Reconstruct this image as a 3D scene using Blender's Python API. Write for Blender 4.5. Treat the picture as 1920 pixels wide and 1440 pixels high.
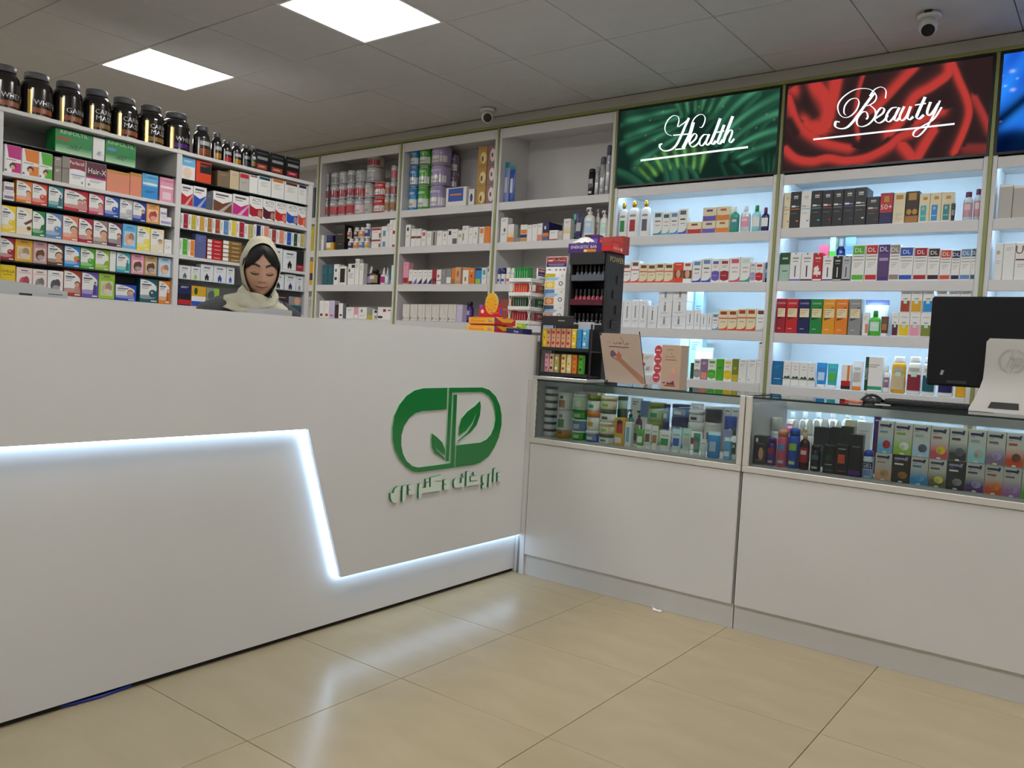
import bpy, bmesh, math, random
from mathutils import Vector, Matrix
from mathutils.geometry import tessellate_polygon

# ------------------------------------------------------------------ scene, camera, light
scene = bpy.context.scene
for _o in list(bpy.data.objects):
    bpy.data.objects.remove(_o)
COL = scene.collection
random.seed(7)
R = math.radians

scene.view_settings.view_transform = 'Standard'
scene.view_settings.look = 'None'
scene.view_settings.gamma = 1.0
scene.view_settings.use_curve_mapping = False
scene.view_settings.exposure = 0.0

CAM_H, YAW, PITCH, ROLL, FOCAL = 1.1287, R(37.02), R(-2.507), R(3.098), 1527.2
cam_data = bpy.data.cameras.new('camera')
cam_data.sensor_width = 36.0
cam_data.lens = FOCAL / 1920 * 36.0
cam_data.clip_start = 0.02
cam = bpy.data.objects.new('camera', cam_data)
COL.objects.link(cam)
_f = Vector((-math.sin(YAW) * math.cos(PITCH), math.cos(YAW) * math.cos(PITCH), math.sin(PITCH)))
_r0 = Vector((math.cos(YAW), math.sin(YAW), 0))
_u0 = _r0.cross(_f)
_r = _r0 * math.cos(ROLL) + _u0 * math.sin(ROLL)
_u = -_r0 * math.sin(ROLL) + _u0 * math.cos(ROLL)
_m = Matrix((_r, _u, -_f)).transposed().to_4x4()
_m.translation = Vector((0, 0, CAM_H))
cam.matrix_world = _m
scene.camera = cam

world = bpy.data.worlds.new('world')
scene.world = world
world.use_nodes = True
world.node_tree.nodes['Background'].inputs[0].default_value = (0.9, 0.95, 1.0, 1)
world.node_tree.nodes['Background'].inputs[1].default_value = 0.0

PANEL_POWER = 19.5        # ceiling light panels
SHELF_LED = 50.0         # strips inside the lit shelf bays
COUNTER_LED = 13.0       # strip behind the raised counter panel
SIGN_POWER = 1.15

# ------------------------------------------------------------------ materials
HEX = dict(white='e9e8e4', cream='e6d9b4', stone='b9b4ab', silver='b4b6ba', grey='8d8d8d', greige='8f877c', slate='555b66', charcoal='2a2b2e', black='101012',
 red='c01f26', crimson='a3182c', rose='d0506a', pink='e79ab0', palepink='eccdd2', blush='ead8d4', dustypink='c99a9a', magenta='c2277f', maroon='56182c', darkmaroon='33141a', rosewood='8a2c3c', brick='9c3a33', rust='a6401f', terracotta='9c5145', vermilion='d4492c', orange_red='dc4417', orange='e2801f', apricot='e9a45c', amber='e0981c', coral='e2805c', salmon='df8a6c', peach='d9a380', palepeach='ecd0b8', golden='d9a520', gold='b98b2e', palegold='e8d48a', bronze='8c6a32', copper='9a5230', yellow='e6c61e', lemon='ecdc52', mustard='bfae2e', ochre='c89a3a', ochrebrown='8a6628', caramel='a8702f', honey='c98a2a', khaki='b5a660', tan='bd9a6a', tanbrown='7d6a50', beige='cdb994', brown='6a4028', darkbrown='2e2218', taupe='94837a', rosebrown='8f6a62',
 green='12833a', grass='4fae2c', lime='9ac43a', darkgreen='1f4a2c', seagreen='2e9a7c', palegreen='b4dfb0', mint='bfe3d2', sage='86947a', palesage='a8c4b4', olive='7a8430', olivegrey='5a5c46',
 teal='2f8a90', darkteal='1c5a66', turquoise='3ab0b4', aqua='8fd0d4', paleaqua='cdeaf0', skyblue='62b4e0', azure='2b8ed2', cerulean='1d6c9c', paleblue='b4d2ea', periwinkle='7d8fc8', steel='5d86b4', blue='1f4fb0', royal='2338a0', cobalt='2448b8', navy='1c1f58', slateblue='5a6292', violet='6a55b0', purple='4a2474', plum='5a2248', mauve='8d6f8d', mauve2='5a3f74', lilac='a99ac8', palelilac='c9c0da', orchid='a46aa8', clear='c8d4d6', emblem='0a7a34')

def lin(c):
    return c / 12.92 if c <= 0.04045 else ((c + 0.055) / 1.055) ** 2.4

def rgb(c):
    if isinstance(c, tuple):
        return c
    h = HEX[c]
    return tuple(lin(int(h[i:i + 2], 16) / 255) for i in (0, 2, 4))

def mix(a, b, t):
    a, b = rgb(a), rgb(b)
    return tuple(round(x + (y - x) * t, 4) for x, y in zip(a, b))

_mats = {}

def mat(c, rough=0.45, metal=0.0, emit=0.0, alpha=None, name=None, coat=0.0):
    key = (c, rough, metal, emit, alpha, coat)
    if key in _mats:
        return _mats[key]
    m = bpy.data.materials.new(name or (c if isinstance(c, str) else 'blend'))
    m.use_nodes = True
    b = m.node_tree.nodes['Principled BSDF']
    col = rgb(c)
    b.inputs['Base Color'].default_value = (*col, 1)
    b.inputs['Roughness'].default_value = rough
    b.inputs['Metallic'].default_value = metal
    if coat:
        b.inputs['Coat Weight'].default_value = coat
        b.inputs['Coat Roughness'].default_value = 0.08
    if emit:
        b.inputs['Emission Color'].default_value = (*col, 1)
        b.inputs['Emission Strength'].default_value = emit
    if alpha == 'glass':
        b.inputs['Transmission Weight'].default_value = 1.0
        b.inputs['IOR'].default_value = 1.45
    _mats[key] = m
    return m

def noise_mat(name, c1, c2, scale=4.0, rough=(0.3, 0.4), bump=0.0, detail=4.0, stretch=(1, 1, 1), coat=0.0, spec=0.5):
    m = bpy.data.materials.new(name)
    m.use_nodes = True
    nt = m.node_tree
    b = nt.nodes['Principled BSDF']
    tc = nt.nodes.new('ShaderNodeTexCoord')
    mp = nt.nodes.new('ShaderNodeMapping')
    mp.inputs['Scale'].default_value = stretch
    nz = nt.nodes.new('ShaderNodeTexNoise')
    nz.inputs['Scale'].default_value = scale
    nz.inputs['Detail'].default_value = detail
    rp = nt.nodes.new('ShaderNodeValToRGB')
    rp.color_ramp.elements[0].color = (*rgb(c1), 1)
    rp.color_ramp.elements[1].color = (*rgb(c2), 1)
    rp.color_ramp.elements[0].position = 0.3
    rp.color_ramp.elements[1].position = 0.7
    mr = nt.nodes.new('ShaderNodeMapRange')
    mr.inputs['To Min'].default_value, mr.inputs['To Max'].default_value = rough
    L = nt.links.new
    L(tc.outputs['Object'], mp.inputs['Vector'])
    L(mp.outputs['Vector'], nz.inputs['Vector'])
    L(nz.outputs['Fac'], rp.inputs['Fac'])
    L(rp.outputs['Color'], b.inputs['Base Color'])
    L(nz.outputs['Fac'], mr.inputs['Value'])
    L(mr.outputs['Result'], b.inputs['Roughness'])
    if bump:
        bp = nt.nodes.new('ShaderNodeBump')
        bp.inputs['Strength'].default_value = bump
        bp.inputs['Distance'].default_value = 0.002
        L(nz.outputs['Fac'], bp.inputs['Height'])
        L(bp.outputs['Normal'], b.inputs['Normal'])
    b.inputs['Coat Weight'].default_value = coat
    return m

def emission_mat(name, c, strength):
    m = bpy.data.materials.new(name)
    m.use_nodes = True
    nt = m.node_tree
    nt.nodes.remove(nt.nodes['Principled BSDF'])
    e = nt.nodes.new('ShaderNodeEmission')
    e.inputs['Color'].default_value = (*rgb(c), 1)
    e.inputs['Strength'].default_value = strength
    nt.links.new(e.outputs[0], nt.nodes['Material Output'].inputs['Surface'])
    return m

def print_emission(name, strength):
    """backlit print: the colour attribute of the artwork mesh drives the emission"""
    m = emission_mat(name, (1, 1, 1), strength)
    nt = m.node_tree
    a = nt.nodes.new('ShaderNodeVertexColor')
    a.layer_name = 'print'
    e = [n for n in nt.nodes if n.type == 'EMISSION'][0]
    nt.links.new(a.outputs['Color'], e.inputs['Color'])
    return m

def matte(m, spec):
    m.node_tree.nodes['Principled BSDF'].inputs['Specular IOR Level'].default_value = spec
    return m

def glass_mat(name, tint=(0.93, 0.97, 0.96)):
    """architectural pane: reflects by Fresnel, lets light and sight straight through"""
    m = bpy.data.materials.new(name)
    m.use_nodes = True
    nt = m.node_tree
    nt.nodes.remove(nt.nodes['Principled BSDF'])
    tr = nt.nodes.new('ShaderNodeBsdfTransparent')
    tr.inputs['Color'].default_value = (*tint, 1)
    gl = nt.nodes.new('ShaderNodeBsdfGlossy')
    gl.inputs['Roughness'].default_value = 0.02
    fr = nt.nodes.new('ShaderNodeFresnel')
    fr.inputs['IOR'].default_value = 1.45
    mx = nt.nodes.new('ShaderNodeMixShader')
    nt.links.new(fr.outputs[0], mx.inputs[0])
    nt.links.new(tr.outputs[0], mx.inputs[1])
    nt.links.new(gl.outputs[0], mx.inputs[2])
    nt.links.new(mx.outputs[0], nt.nodes['Material Output'].inputs['Surface'])
    return m

# ------------------------------------------------------------------ mesh builder
class MB:
    def __init__(s):
        s.v, s.f, s.m, s.mats, s.sm = [], [], [], [], []

    def mi(s, m):
        if isinstance(m, (str, tuple)):
            m = mat(m)
        if m not in s.mats:
            s.mats.append(m)
        return s.mats.index(m)

    def add(s, verts, faces, m, smooth=False):
        b = len(s.v)
        s.v += [tuple(p) for p in verts]
        i = s.mi(m)
        for f in faces:
            s.f.append(tuple(b + k for k in f))
            s.m.append(i)
            s.sm.append(smooth)
        return s

    def box(s, x0, x1, y0, y1, z0, z1, m):
        x0, x1 = sorted((x0, x1)); y0, y1 = sorted((y0, y1)); z0, z1 = sorted((z0, z1))
        v = [(x, y, z) for z in (z0, z1) for y in (y0, y1) for x in (x0, x1)]
        return s.add(v, [(0, 2, 3, 1), (4, 5, 7, 6), (0, 1, 5, 4), (2, 6, 7, 3), (0, 4, 6, 2), (1, 3, 7, 5)], m)

    def cbox(s, x0, x1, y0, y1, z0, z1, m, b=0.002):
        """box with chamfered edges"""
        x0, x1 = sorted((x0, x1)); y0, y1 = sorted((y0, y1)); z0, z1 = sorted((z0, z1))
        b = min(b, (x1 - x0) * .45, (y1 - y0) * .45, (z1 - z0) * .45)
        v, idx = [], {}
        for cx in (0, 1):
            for cy in (0, 1):
                for cz in (0, 1):
                    X, Y, Z = (x0, x1)[cx], (y0, y1)[cy], (z0, z1)[cz]
                    ix, iy, iz = (b, -b)[cx], (b, -b)[cy], (b, -b)[cz]
                    idx[cx, cy, cz] = len(v)
                    v += [(X, Y + iy, Z + iz), (X + ix, Y, Z + iz), (X + ix, Y + iy, Z)]
        I = lambda a, k: idx[a] + k
        f = []
        for c in (0, 1):
            q = [I((c, 0, 0), 0), I((c, 1, 0), 0), I((c, 1, 1), 0), I((c, 0, 1), 0)]
            f.append(q if c else q[::-1])
            q = [I((0, c, 0), 1), I((1, c, 0), 1), I((1, c, 1), 1), I((0, c, 1), 1)]
            f.append(q[::-1] if c else q)
            q = [I((0, 0, c), 2), I((1, 0, c), 2), I((1, 1, c), 2), I((0, 1, c), 2)]
            f.append(q if c else q[::-1])
        for a in (0, 1):
            for c in (0, 1):
                q = [I((a, c, 0), 0), I((a, c, 1), 0), I((a, c, 1), 1), I((a, c, 0), 1)]
                f.append(q if a != c else q[::-1])
                q = [I((a, 0, c), 0), I((a, 1, c), 0), I((a, 1, c), 2), I((a, 0, c), 2)]
                f.append(q[::-1] if a != c else q)
                q = [I((0, a, c), 1), I((1, a, c), 1), I((1, a, c), 2), I((0, a, c), 2)]
                f.append(q if a != c else q[::-1])
        for a in (0, 1):
            for c in (0, 1):
                for e in (0, 1):
                    q = [I((a, c, e), 0), I((a, c, e), 1), I((a, c, e), 2)]
                    f.append(q if (a + c + e) % 2 else q[::-1])
        return s.add(v, f, m)

    def poly(s, pts3, m):
        """flat polygon (may be concave)"""
        tris = tessellate_polygon([[Vector(p) for p in pts3]])
        return s.add(pts3, [tuple(t) for t in tris], m)

    def prism(s, poly, fn, d0, d1, face_m, side_m):
        """extrude a 2-D polygon; fn(u, v, d) -> xyz, front at d1"""
        n = len(poly)
        tris = [tuple(t) for t in tessellate_polygon([[Vector((p[0], p[1], 0)) for p in poly]])]
        s.add([fn(u, v, d1) for u, v in poly], tris, face_m)
        s.add([fn(u, v, d0) for u, v in poly], [t[::-1] for t in tris], side_m)
        vv = [fn(u, v, d0) for u, v in poly] + [fn(u, v, d1) for u, v in poly]
        s.add(vv, [(i, (i + 1) % n, n + (i + 1) % n, n + i) for i in range(n)], side_m)
        return s

    def lathe(s, prof, m, n=20, cx=0, cy=0, sy=1.0, caps=True, mats=None):
        """prof: [(r, z)], optional per-segment materials; sy flattens in y"""
        rings = []
        v = []
        for r, z in prof:
            rings.append(len(v))
            v += [(cx + r * math.cos(2 * math.pi * k / n), cy + sy * r * math.sin(2 * math.pi * k / n), z) for k in range(n)]
        b = len(s.v)
        s.v += v
        for j in range(len(prof) - 1):
            i = s.mi(mats[j] if mats and mats[j] else m)
            for k in range(n):
                a, c = rings[j] + k, rings[j] + (k + 1) % n
                s.f.append((b + a, b + c, b + c + n, b + a + n)); s.m.append(i); s.sm.append(True)
        if caps:
            i0 = s.mi(mats[0] if mats and mats[0] else m); i1 = s.mi(mats[-1] if mats and mats[-1] else m)
            s.f.append(tuple(b + k for k in range(n))[::-1]); s.m.append(i0); s.sm.append(False)
            s.f.append(tuple(b + rings[-1] + k for k in range(n))); s.m.append(i1); s.sm.append(False)
        return s

    def tube(s, pts, r, m, n=8, closed=False):
        pts = [Vector(p) for p in pts]
        rs = r if isinstance(r, (list, tuple)) else [r] * len(pts)
        v, N = [], len(pts)
        up = None
        for i, p in enumerate(pts):
            a = pts[(i - 1) % N] if (closed or i) else p
            c = pts[(i + 1) % N] if (closed or i < N - 1) else p
            t = (c - a).normalized()
            if up is None:
                up = Vector((0, 0, 1)) if abs(t.z) < .9 else Vector((1, 0, 0))
            side = t.cross(up).normalized()
            up = side.cross(t).normalized()
            v += [p + rs[i] * (math.cos(2 * math.pi * k / n) * side + math.sin(2 * math.pi * k / n) * up) for k in range(n)]
        f = []
        for i in range(N if closed else N - 1):
            j = (i + 1) % N
            f += [(i * n + k, i * n + (k + 1) % n, j * n + (k + 1) % n, j * n + k) for k in range(n)]
        s.add(v, f, m, True)
        if not closed:
            s.add(v[:n], [tuple(range(n))[::-1]], m); s.add(v[-n:], [tuple(range(n))], m)
        return s

    def grid(s, pts, m, smooth=True, closed=False, fn=None):
        """pts[row][col] -> surface"""
        b = len(s.v); nr, nc = len(pts), len(pts[0])
        for row in pts:
            s.v += [tuple(p) for p in row]
        for i in range(nr - 1):
            for j in range(nc if closed else nc - 1):
                k = (j + 1) % nc
                s.f.append((b + i * nc + j, b + i * nc + k, b + (i + 1) * nc + k, b + (i + 1) * nc + j))
                s.m.append(s.mi(fn(i, j) if fn else m)); s.sm.append(smooth)
        return s

    def build(s, name, parent=None, loc=(0, 0, 0), rz=0.0, kind=None):
        me = bpy.data.meshes.new(name)
        me.from_pydata(s.v, [], s.f)
        for m in s.mats:
            me.materials.append(m)
        me.polygons.foreach_set('material_index', s.m)
        me.polygons.foreach_set('use_smooth', s.sm)
        me.update()
        o = bpy.data.objects.new(name, me)
        COL.objects.link(o)
        o.location = loc
        o.rotation_euler = (0, 0, rz)
        if parent:
            o.parent = parent
        if kind:
            o['kind'] = kind
        return o

def empty(name, loc=(0, 0, 0), rz=0.0):
    o = bpy.data.objects.new(name, None)
    COL.objects.link(o)
    o.location = loc
    o.rotation_euler = (0, 0, rz)
    o.empty_display_size = 0.05
    return o

def tag(o, label, cat, group=None):
    o['label'] = label
    o['category'] = cat
    if group:
        o['group'] = group
    return o

def part(name, parent, fn, *a):
    mb = MB(); fn(mb); return mb.build(name, parent, *a)

_txt = {}

def text_mesh(t):
    """outline of a word in the built-in font, height of a capital = 1, centred on x"""
    if t in _txt:
        return _txt[t]
    cu = bpy.data.curves.new('lettering', 'FONT')
    cu.body = t
    cu.resolution_u = 2
    o = bpy.data.objects.new('lettering', cu)
    COL.objects.link(o)
    dg = bpy.context.evaluated_depsgraph_get()
    me = bpy.data.meshes.new_from_object(o.evaluated_get(dg))
    vs = [(v.co.x, v.co.y) for v in me.vertices]
    fs = [tuple(p.vertices) for p in me.polygons]
    bpy.data.objects.remove(o); bpy.data.curves.remove(cu); bpy.data.meshes.remove(me)
    x0, x1 = min(v[0] for v in vs), max(v[0] for v in vs)
    k = 1 / 0.69
    _txt[t] = ([((x - (x0 + x1) / 2) * k, y * k) for x, y in vs], fs, (x1 - x0) * k)
    return _txt[t]

def put_text(mb, t, fn, u, v, h, maxw, m):
    """fn(u, v) -> xyz in metres; h cap height"""
    vs, fs, w = text_mesh(t)
    sx = h if w * h <= maxw else maxw / w
    mb.add([fn(u + x * sx, v + y * h) for x, y in vs], fs, m)

def stroke(mb, pts, w, fn, m, samples=6, pen=False):
    """ribbon along a smooth polyline; fn(u, v) -> xyz"""
    P = [Vector((p[0], p[1])) for p in pts]
    Q = []
    if len(P) > 2:
        for i in range(len(P) - 1):
            a, b, c, d = P[max(i - 1, 0)], P[i], P[i + 1], P[min(i + 2, len(P) - 1)]
            for k in range(samples):
                t = k / samples
                Q.append(0.5 * ((2 * b) + (c - a) * t + (2 * a - 5 * b + 4 * c - d) * t * t + (3 * b - a - 3 * c + d) * t ** 3))
        Q.append(P[-1])
    else:
        Q = P
    v = []
    for i, p in enumerate(Q):
        t = (Q[min(i + 1, len(Q) - 1)] - Q[max(i - 1, 0)]).normalized()
        nrm = Vector((-t.y, t.x)) * w / 2 * ((.45 + .85 * abs(t.x * .42 + t.y * .91) ** 2) if pen else 1)
        v += [fn(*(p + nrm)), fn(*(p - nrm))]
    mb.add(v, [(2 * i, 2 * i + 1, 2 * i + 3, 2 * i + 2) for i in range(len(Q) - 1)], m)

# ------------------------------------------------------------------ traced outlines, in metres on their planes
LOGO = {'D': [(2.686,0.941),(2.788,0.941),(2.916,0.941),(2.969,0.929),(3.02,0.898),(3.055,0.854),(3.072,0.806),(3.075,0.758),(3.06,0.701),(3.03,0.655),(2.988,0.615),(2.93,0.591),(2.887,0.585),(2.753,0.584),(2.754,0.683),(2.923,0.685),(2.966,0.697),(2.998,0.719),(3.018,0.751),(3.026,0.793),(3.018,0.832),(3.0,0.87),(2.971,0.899),(2.933,0.916),(2.903,0.921),(2.707,0.92),(2.708,0.614),(2.686,0.617)],'C': [(2.674,0.941),(2.522,0.94),(2.468,0.931),(2.422,0.909),(2.384,0.874),(2.358,0.83),(2.35,0.781),(2.354,0.731),(2.371,0.685),(2.402,0.646),(2.442,0.611),(2.486,0.588),(2.522,0.583),(2.746,0.583),(2.741,0.91),(2.717,0.91),(2.719,0.605),(2.515,0.603),(2.478,0.612),(2.44,0.638),(2.418,0.669),(2.406,0.704),(2.404,0.745),(2.416,0.782),(2.443,0.814),(2.48,0.836),(2.522,0.843),(2.676,0.846)],'L1': [(2.905,0.879),(2.912,0.853),(2.909,0.811),(2.887,0.766),(2.847,0.736),(2.792,0.713),(2.754,0.693),(2.765,0.706),(2.825,0.737),(2.861,0.776),(2.882,0.824),(2.854,0.779),(2.814,0.744),(2.766,0.725),(2.764,0.762),(2.778,0.802),(2.818,0.833),(2.865,0.854)],'L2': [(2.588,0.745),(2.586,0.718),(2.593,0.683),(2.617,0.655),(2.651,0.64),(2.683,0.622),(2.674,0.636),(2.629,0.665),(2.602,0.7),(2.635,0.669),(2.678,0.644),(2.678,0.669),(2.659,0.701),(2.625,0.725)]}
LETTERS = [[(2.352,0.511),(2.369,0.51),(2.371,0.515),(2.376,0.527),(2.389,0.534),(2.406,0.534),(2.407,0.519),(2.388,0.516),(2.404,0.512),(2.407,0.501),(2.406,0.489),(2.399,0.475),(2.388,0.468),(2.374,0.469),(2.362,0.477),(2.355,0.489)],[(2.422,0.534),(2.442,0.535),(2.443,0.501),(2.442,0.482),(2.434,0.47),(2.423,0.468),(2.422,0.503)],[(2.455,0.534),(2.473,0.535),(2.486,0.528),(2.491,0.519),(2.492,0.492),(2.458,0.492),(2.457,0.513),(2.475,0.513),(2.457,0.517)],[(2.52,0.534),(2.538,0.534),(2.539,0.513),(2.563,0.512),(2.563,0.534),(2.581,0.534),(2.583,0.512),(2.592,0.512),(2.59,0.553),(2.659,0.558),(2.663,0.536),(2.607,0.535),(2.66,0.53),(2.663,0.49),(2.54,0.491),(2.534,0.473),(2.521,0.47),(2.519,0.507)],[(2.559,0.55),(2.579,0.549),(2.58,0.538),(2.559,0.539)],[(2.677,0.535),(2.695,0.536),(2.709,0.527),(2.714,0.491),(2.68,0.49),(2.678,0.513),(2.702,0.513),(2.678,0.517)],[(2.743,0.521),(2.749,0.531),(2.761,0.533),(2.774,0.523),(2.779,0.51),(2.797,0.51),(2.797,0.532),(2.813,0.532),(2.815,0.49),(2.756,0.491),(2.747,0.497)],[(2.8,0.547),(2.807,0.551),(2.814,0.544),(2.808,0.538)],[(2.859,0.532),(2.901,0.532),(2.929,0.52),(2.93,0.491),(2.831,0.491),(2.831,0.512),(2.83,0.558),(2.847,0.558),(2.852,0.509),(2.912,0.509),(2.911,0.511),(2.861,0.513)],[(2.877,0.545),(2.883,0.551),(2.89,0.545),(2.885,0.537)],[(2.945,0.524),(2.955,0.531),(2.968,0.53),(2.976,0.523),(2.978,0.492),(2.973,0.472),(2.949,0.467),(2.947,0.485),(2.961,0.486),(2.948,0.498)],[(2.996,0.532),(3.012,0.532),(3.012,0.5),(3.009,0.47),(2.994,0.469),(2.995,0.496)],[(3.029,0.553),(3.043,0.557),(3.049,0.489),(3.029,0.49)],[(3.061,0.532),(3.08,0.533),(3.089,0.527),(3.093,0.488),(3.062,0.489),(3.06,0.511),(3.079,0.511),(3.06,0.515)]]
HEALTH = [([(-2.337,2.485),(-2.37,2.502),(-2.387,2.537),(-2.372,2.581),(-2.338,2.606),(-2.305,2.599),(-2.294,2.572),(-2.301,2.537),(-2.276,2.545),(-2.249,2.561),(-2.229,2.58)],0.0049),([(-2.229,2.58),(-2.25,2.534),(-2.275,2.475),(-2.304,2.423),(-2.338,2.4),(-2.382,2.398),(-2.411,2.418),(-2.414,2.438),(-2.398,2.443)],0.0097),([(-2.208,2.526),(-2.2,2.563),(-2.174,2.587),(-2.143,2.59),(-2.124,2.568),(-2.127,2.537),(-2.141,2.514),(-2.156,2.516)],0.0049),([(-2.199,2.55),(-2.215,2.485),(-2.237,2.439),(-2.256,2.402)],0.0139),([(-2.309,2.399),(-2.241,2.398)],0.0056),([(-2.328,2.487),(-2.215,2.483)],0.0056),([(-2.21,2.423),(-2.181,2.445),(-2.171,2.468),(-2.186,2.481),(-2.208,2.459),(-2.216,2.427),(-2.196,2.403),(-2.168,2.412),(-2.149,2.432)],0.0076),([(-2.1,2.464),(-2.125,2.467),(-2.148,2.44),(-2.145,2.409),(-2.127,2.406),(-2.103,2.437),(-2.091,2.467)],0.0076),([(-2.091,2.467),(-2.108,2.421),(-2.098,2.404),(-2.076,2.421)],0.009),([(-2.027,2.552),(-2.054,2.474),(-2.075,2.419),(-2.062,2.406),(-2.045,2.422)],0.0111),([(-2.0,2.511),(-2.022,2.451),(-2.034,2.414),(-2.02,2.404),(-2.002,2.424)],0.0104),([(-2.043,2.472),(-1.997,2.475)],0.0056),([(-1.95,2.555),(-1.981,2.47),(-2.001,2.406)],0.0111),([(-1.993,2.434),(-1.969,2.47),(-1.949,2.473),(-1.95,2.448),(-1.962,2.415),(-1.951,2.403),(-1.932,2.422)],0.0076),([(-2.543,2.354),(-1.845,2.365)],0.009)]
BEAUTY = [([(-1.339,2.446),(-1.359,2.45),(-1.36,2.425),(-1.331,2.41),(-1.298,2.414),(-1.266,2.445),(-1.23,2.496),(-1.2,2.539),(-1.173,2.576)],0.0089),([(-1.309,2.48),(-1.32,2.494),(-1.318,2.53),(-1.294,2.559),(-1.261,2.562),(-1.246,2.538),(-1.257,2.499),(-1.288,2.47),(-1.322,2.47),(-1.347,2.497),(-1.354,2.54),(-1.329,2.579),(-1.277,2.608),(-1.224,2.609),(-1.184,2.593),(-1.161,2.562),(-1.166,2.534),(-1.191,2.518),(-1.218,2.515)],0.0048),([(-1.191,2.518),(-1.162,2.487),(-1.16,2.453),(-1.184,2.421),(-1.217,2.408),(-1.244,2.418),(-1.25,2.45),(-1.229,2.482),(-1.206,2.483),(-1.196,2.457),(-1.203,2.444)],0.0062),([(-1.195,2.565),(-1.171,2.596),(-1.139,2.604),(-1.115,2.582),(-1.115,2.542)],0.0041),([(-1.155,2.444),(-1.123,2.465),(-1.117,2.487),(-1.134,2.494),(-1.154,2.467),(-1.159,2.435),(-1.139,2.417),(-1.114,2.427),(-1.097,2.452)],0.0069),([(-1.055,2.487),(-1.081,2.485),(-1.102,2.454),(-1.101,2.425),(-1.085,2.418),(-1.06,2.447),(-1.043,2.485)],0.0069),([(-1.043,2.485),(-1.063,2.434),(-1.053,2.418),(-1.037,2.434)],0.0082),([(-1.02,2.487),(-1.038,2.439),(-1.027,2.416),(-1.006,2.433),(-0.989,2.483)],0.0075),([(-0.989,2.483),(-1.001,2.433),(-0.99,2.416),(-0.973,2.429)],0.0082),([(-0.924,2.522),(-0.952,2.446),(-0.957,2.424),(-0.944,2.415),(-0.924,2.432)],0.0089),([(-0.969,2.487),(-0.918,2.489)],0.0048),([(-0.897,2.493),(-0.909,2.447),(-0.902,2.427),(-0.884,2.438),(-0.86,2.48)],0.0082),([(-0.854,2.494),(-0.879,2.424),(-0.909,2.362),(-0.943,2.326),(-0.966,2.332),(-0.961,2.354),(-0.928,2.374),(-0.877,2.404),(-0.844,2.46)],0.0055),([(-1.474,2.368),(-0.78,2.369)],0.0069)]
HEALTH_ART = [([(-2.699,2.601),(-2.568,2.612),(-2.404,2.611)],0.0097,0.55),([(-2.691,2.484),(-2.524,2.52),(-2.341,2.545)],0.0097,0.8),([(-2.634,2.444),(-2.461,2.479),(-2.309,2.502)],0.0111,0.7),([(-2.703,2.308),(-2.606,2.265),(-2.509,2.197)],0.0139,0.8),([(-2.586,2.311),(-2.483,2.248),(-2.434,2.198)],0.0111,0.8),([(-2.451,2.339),(-2.367,2.285),(-2.339,2.197)],0.0111,0.95),([(-2.385,2.346),(-2.309,2.293),(-2.281,2.199)],0.0181,1.1),([(-2.29,2.33),(-2.236,2.273),(-2.217,2.207)],0.0125,1.1),([(-2.209,2.29),(-2.172,2.255),(-2.148,2.214)],0.0097,1.0),([(-2.293,2.682),(-2.28,2.602)],0.0076,0.7),([(-2.25,2.682),(-2.244,2.591)],0.0076,0.7),([(-2.152,2.675),(-2.168,2.601)],0.009,0.8),([(-2.07,2.677),(-2.112,2.6)],0.0097,0.8),([(-1.977,2.682),(-2.032,2.608),(-2.076,2.564)],0.0167,0.8),([(-1.795,2.657),(-1.866,2.587),(-1.935,2.453),(-1.985,2.314)],0.0139,0.9),([(-1.851,2.646),(-1.944,2.584),(-2.002,2.46)],0.0083,0.6),([(-1.685,2.599),(-1.769,2.556),(-1.839,2.472),(-1.913,2.319)],0.0118,0.6),([(-1.68,2.526),(-1.745,2.486),(-1.819,2.372)],0.0118,0.7),([(-1.674,2.441),(-1.724,2.362)],0.0083,0.6),([(-1.908,2.629),(-2.029,2.57),(-2.104,2.485)],0.0083,0.5),([(-1.996,2.277),(-1.965,2.212)],0.0063,0.35),([(-1.929,2.277),(-1.873,2.223)],0.0083,0.35),([(-1.847,2.301),(-1.749,2.267)],0.0097,0.25)]
HEALTH_FANS = [(-2.127,2.11,28,82,0.28,0.8,0.62,60,1.0,0.0),(-2.285,1.937,62,128,0.33,0.5,0.75,-40,1.0,0.9),(-1.905,2.678,176,214,0.36,0.8,0.85,0,0.75,0.0),(-2.188,2.398,50,125,0.2,0.36,0.55,0,0.8,0.15),(-1.701,2.031,70,110,0.12,0.3,0.8,0,0.28,0.0)]
HEALTH_DROPS = [(-2.495,2.6),(-2.409,2.642),(-2.17,2.64),(-2.453,2.472),(-2.582,2.314),(-1.703,2.505),(-1.749,2.541),(-1.804,2.471),(-1.904,2.477),(-1.815,2.356),(-2.016,2.622),(-2.519,2.509)]
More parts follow.
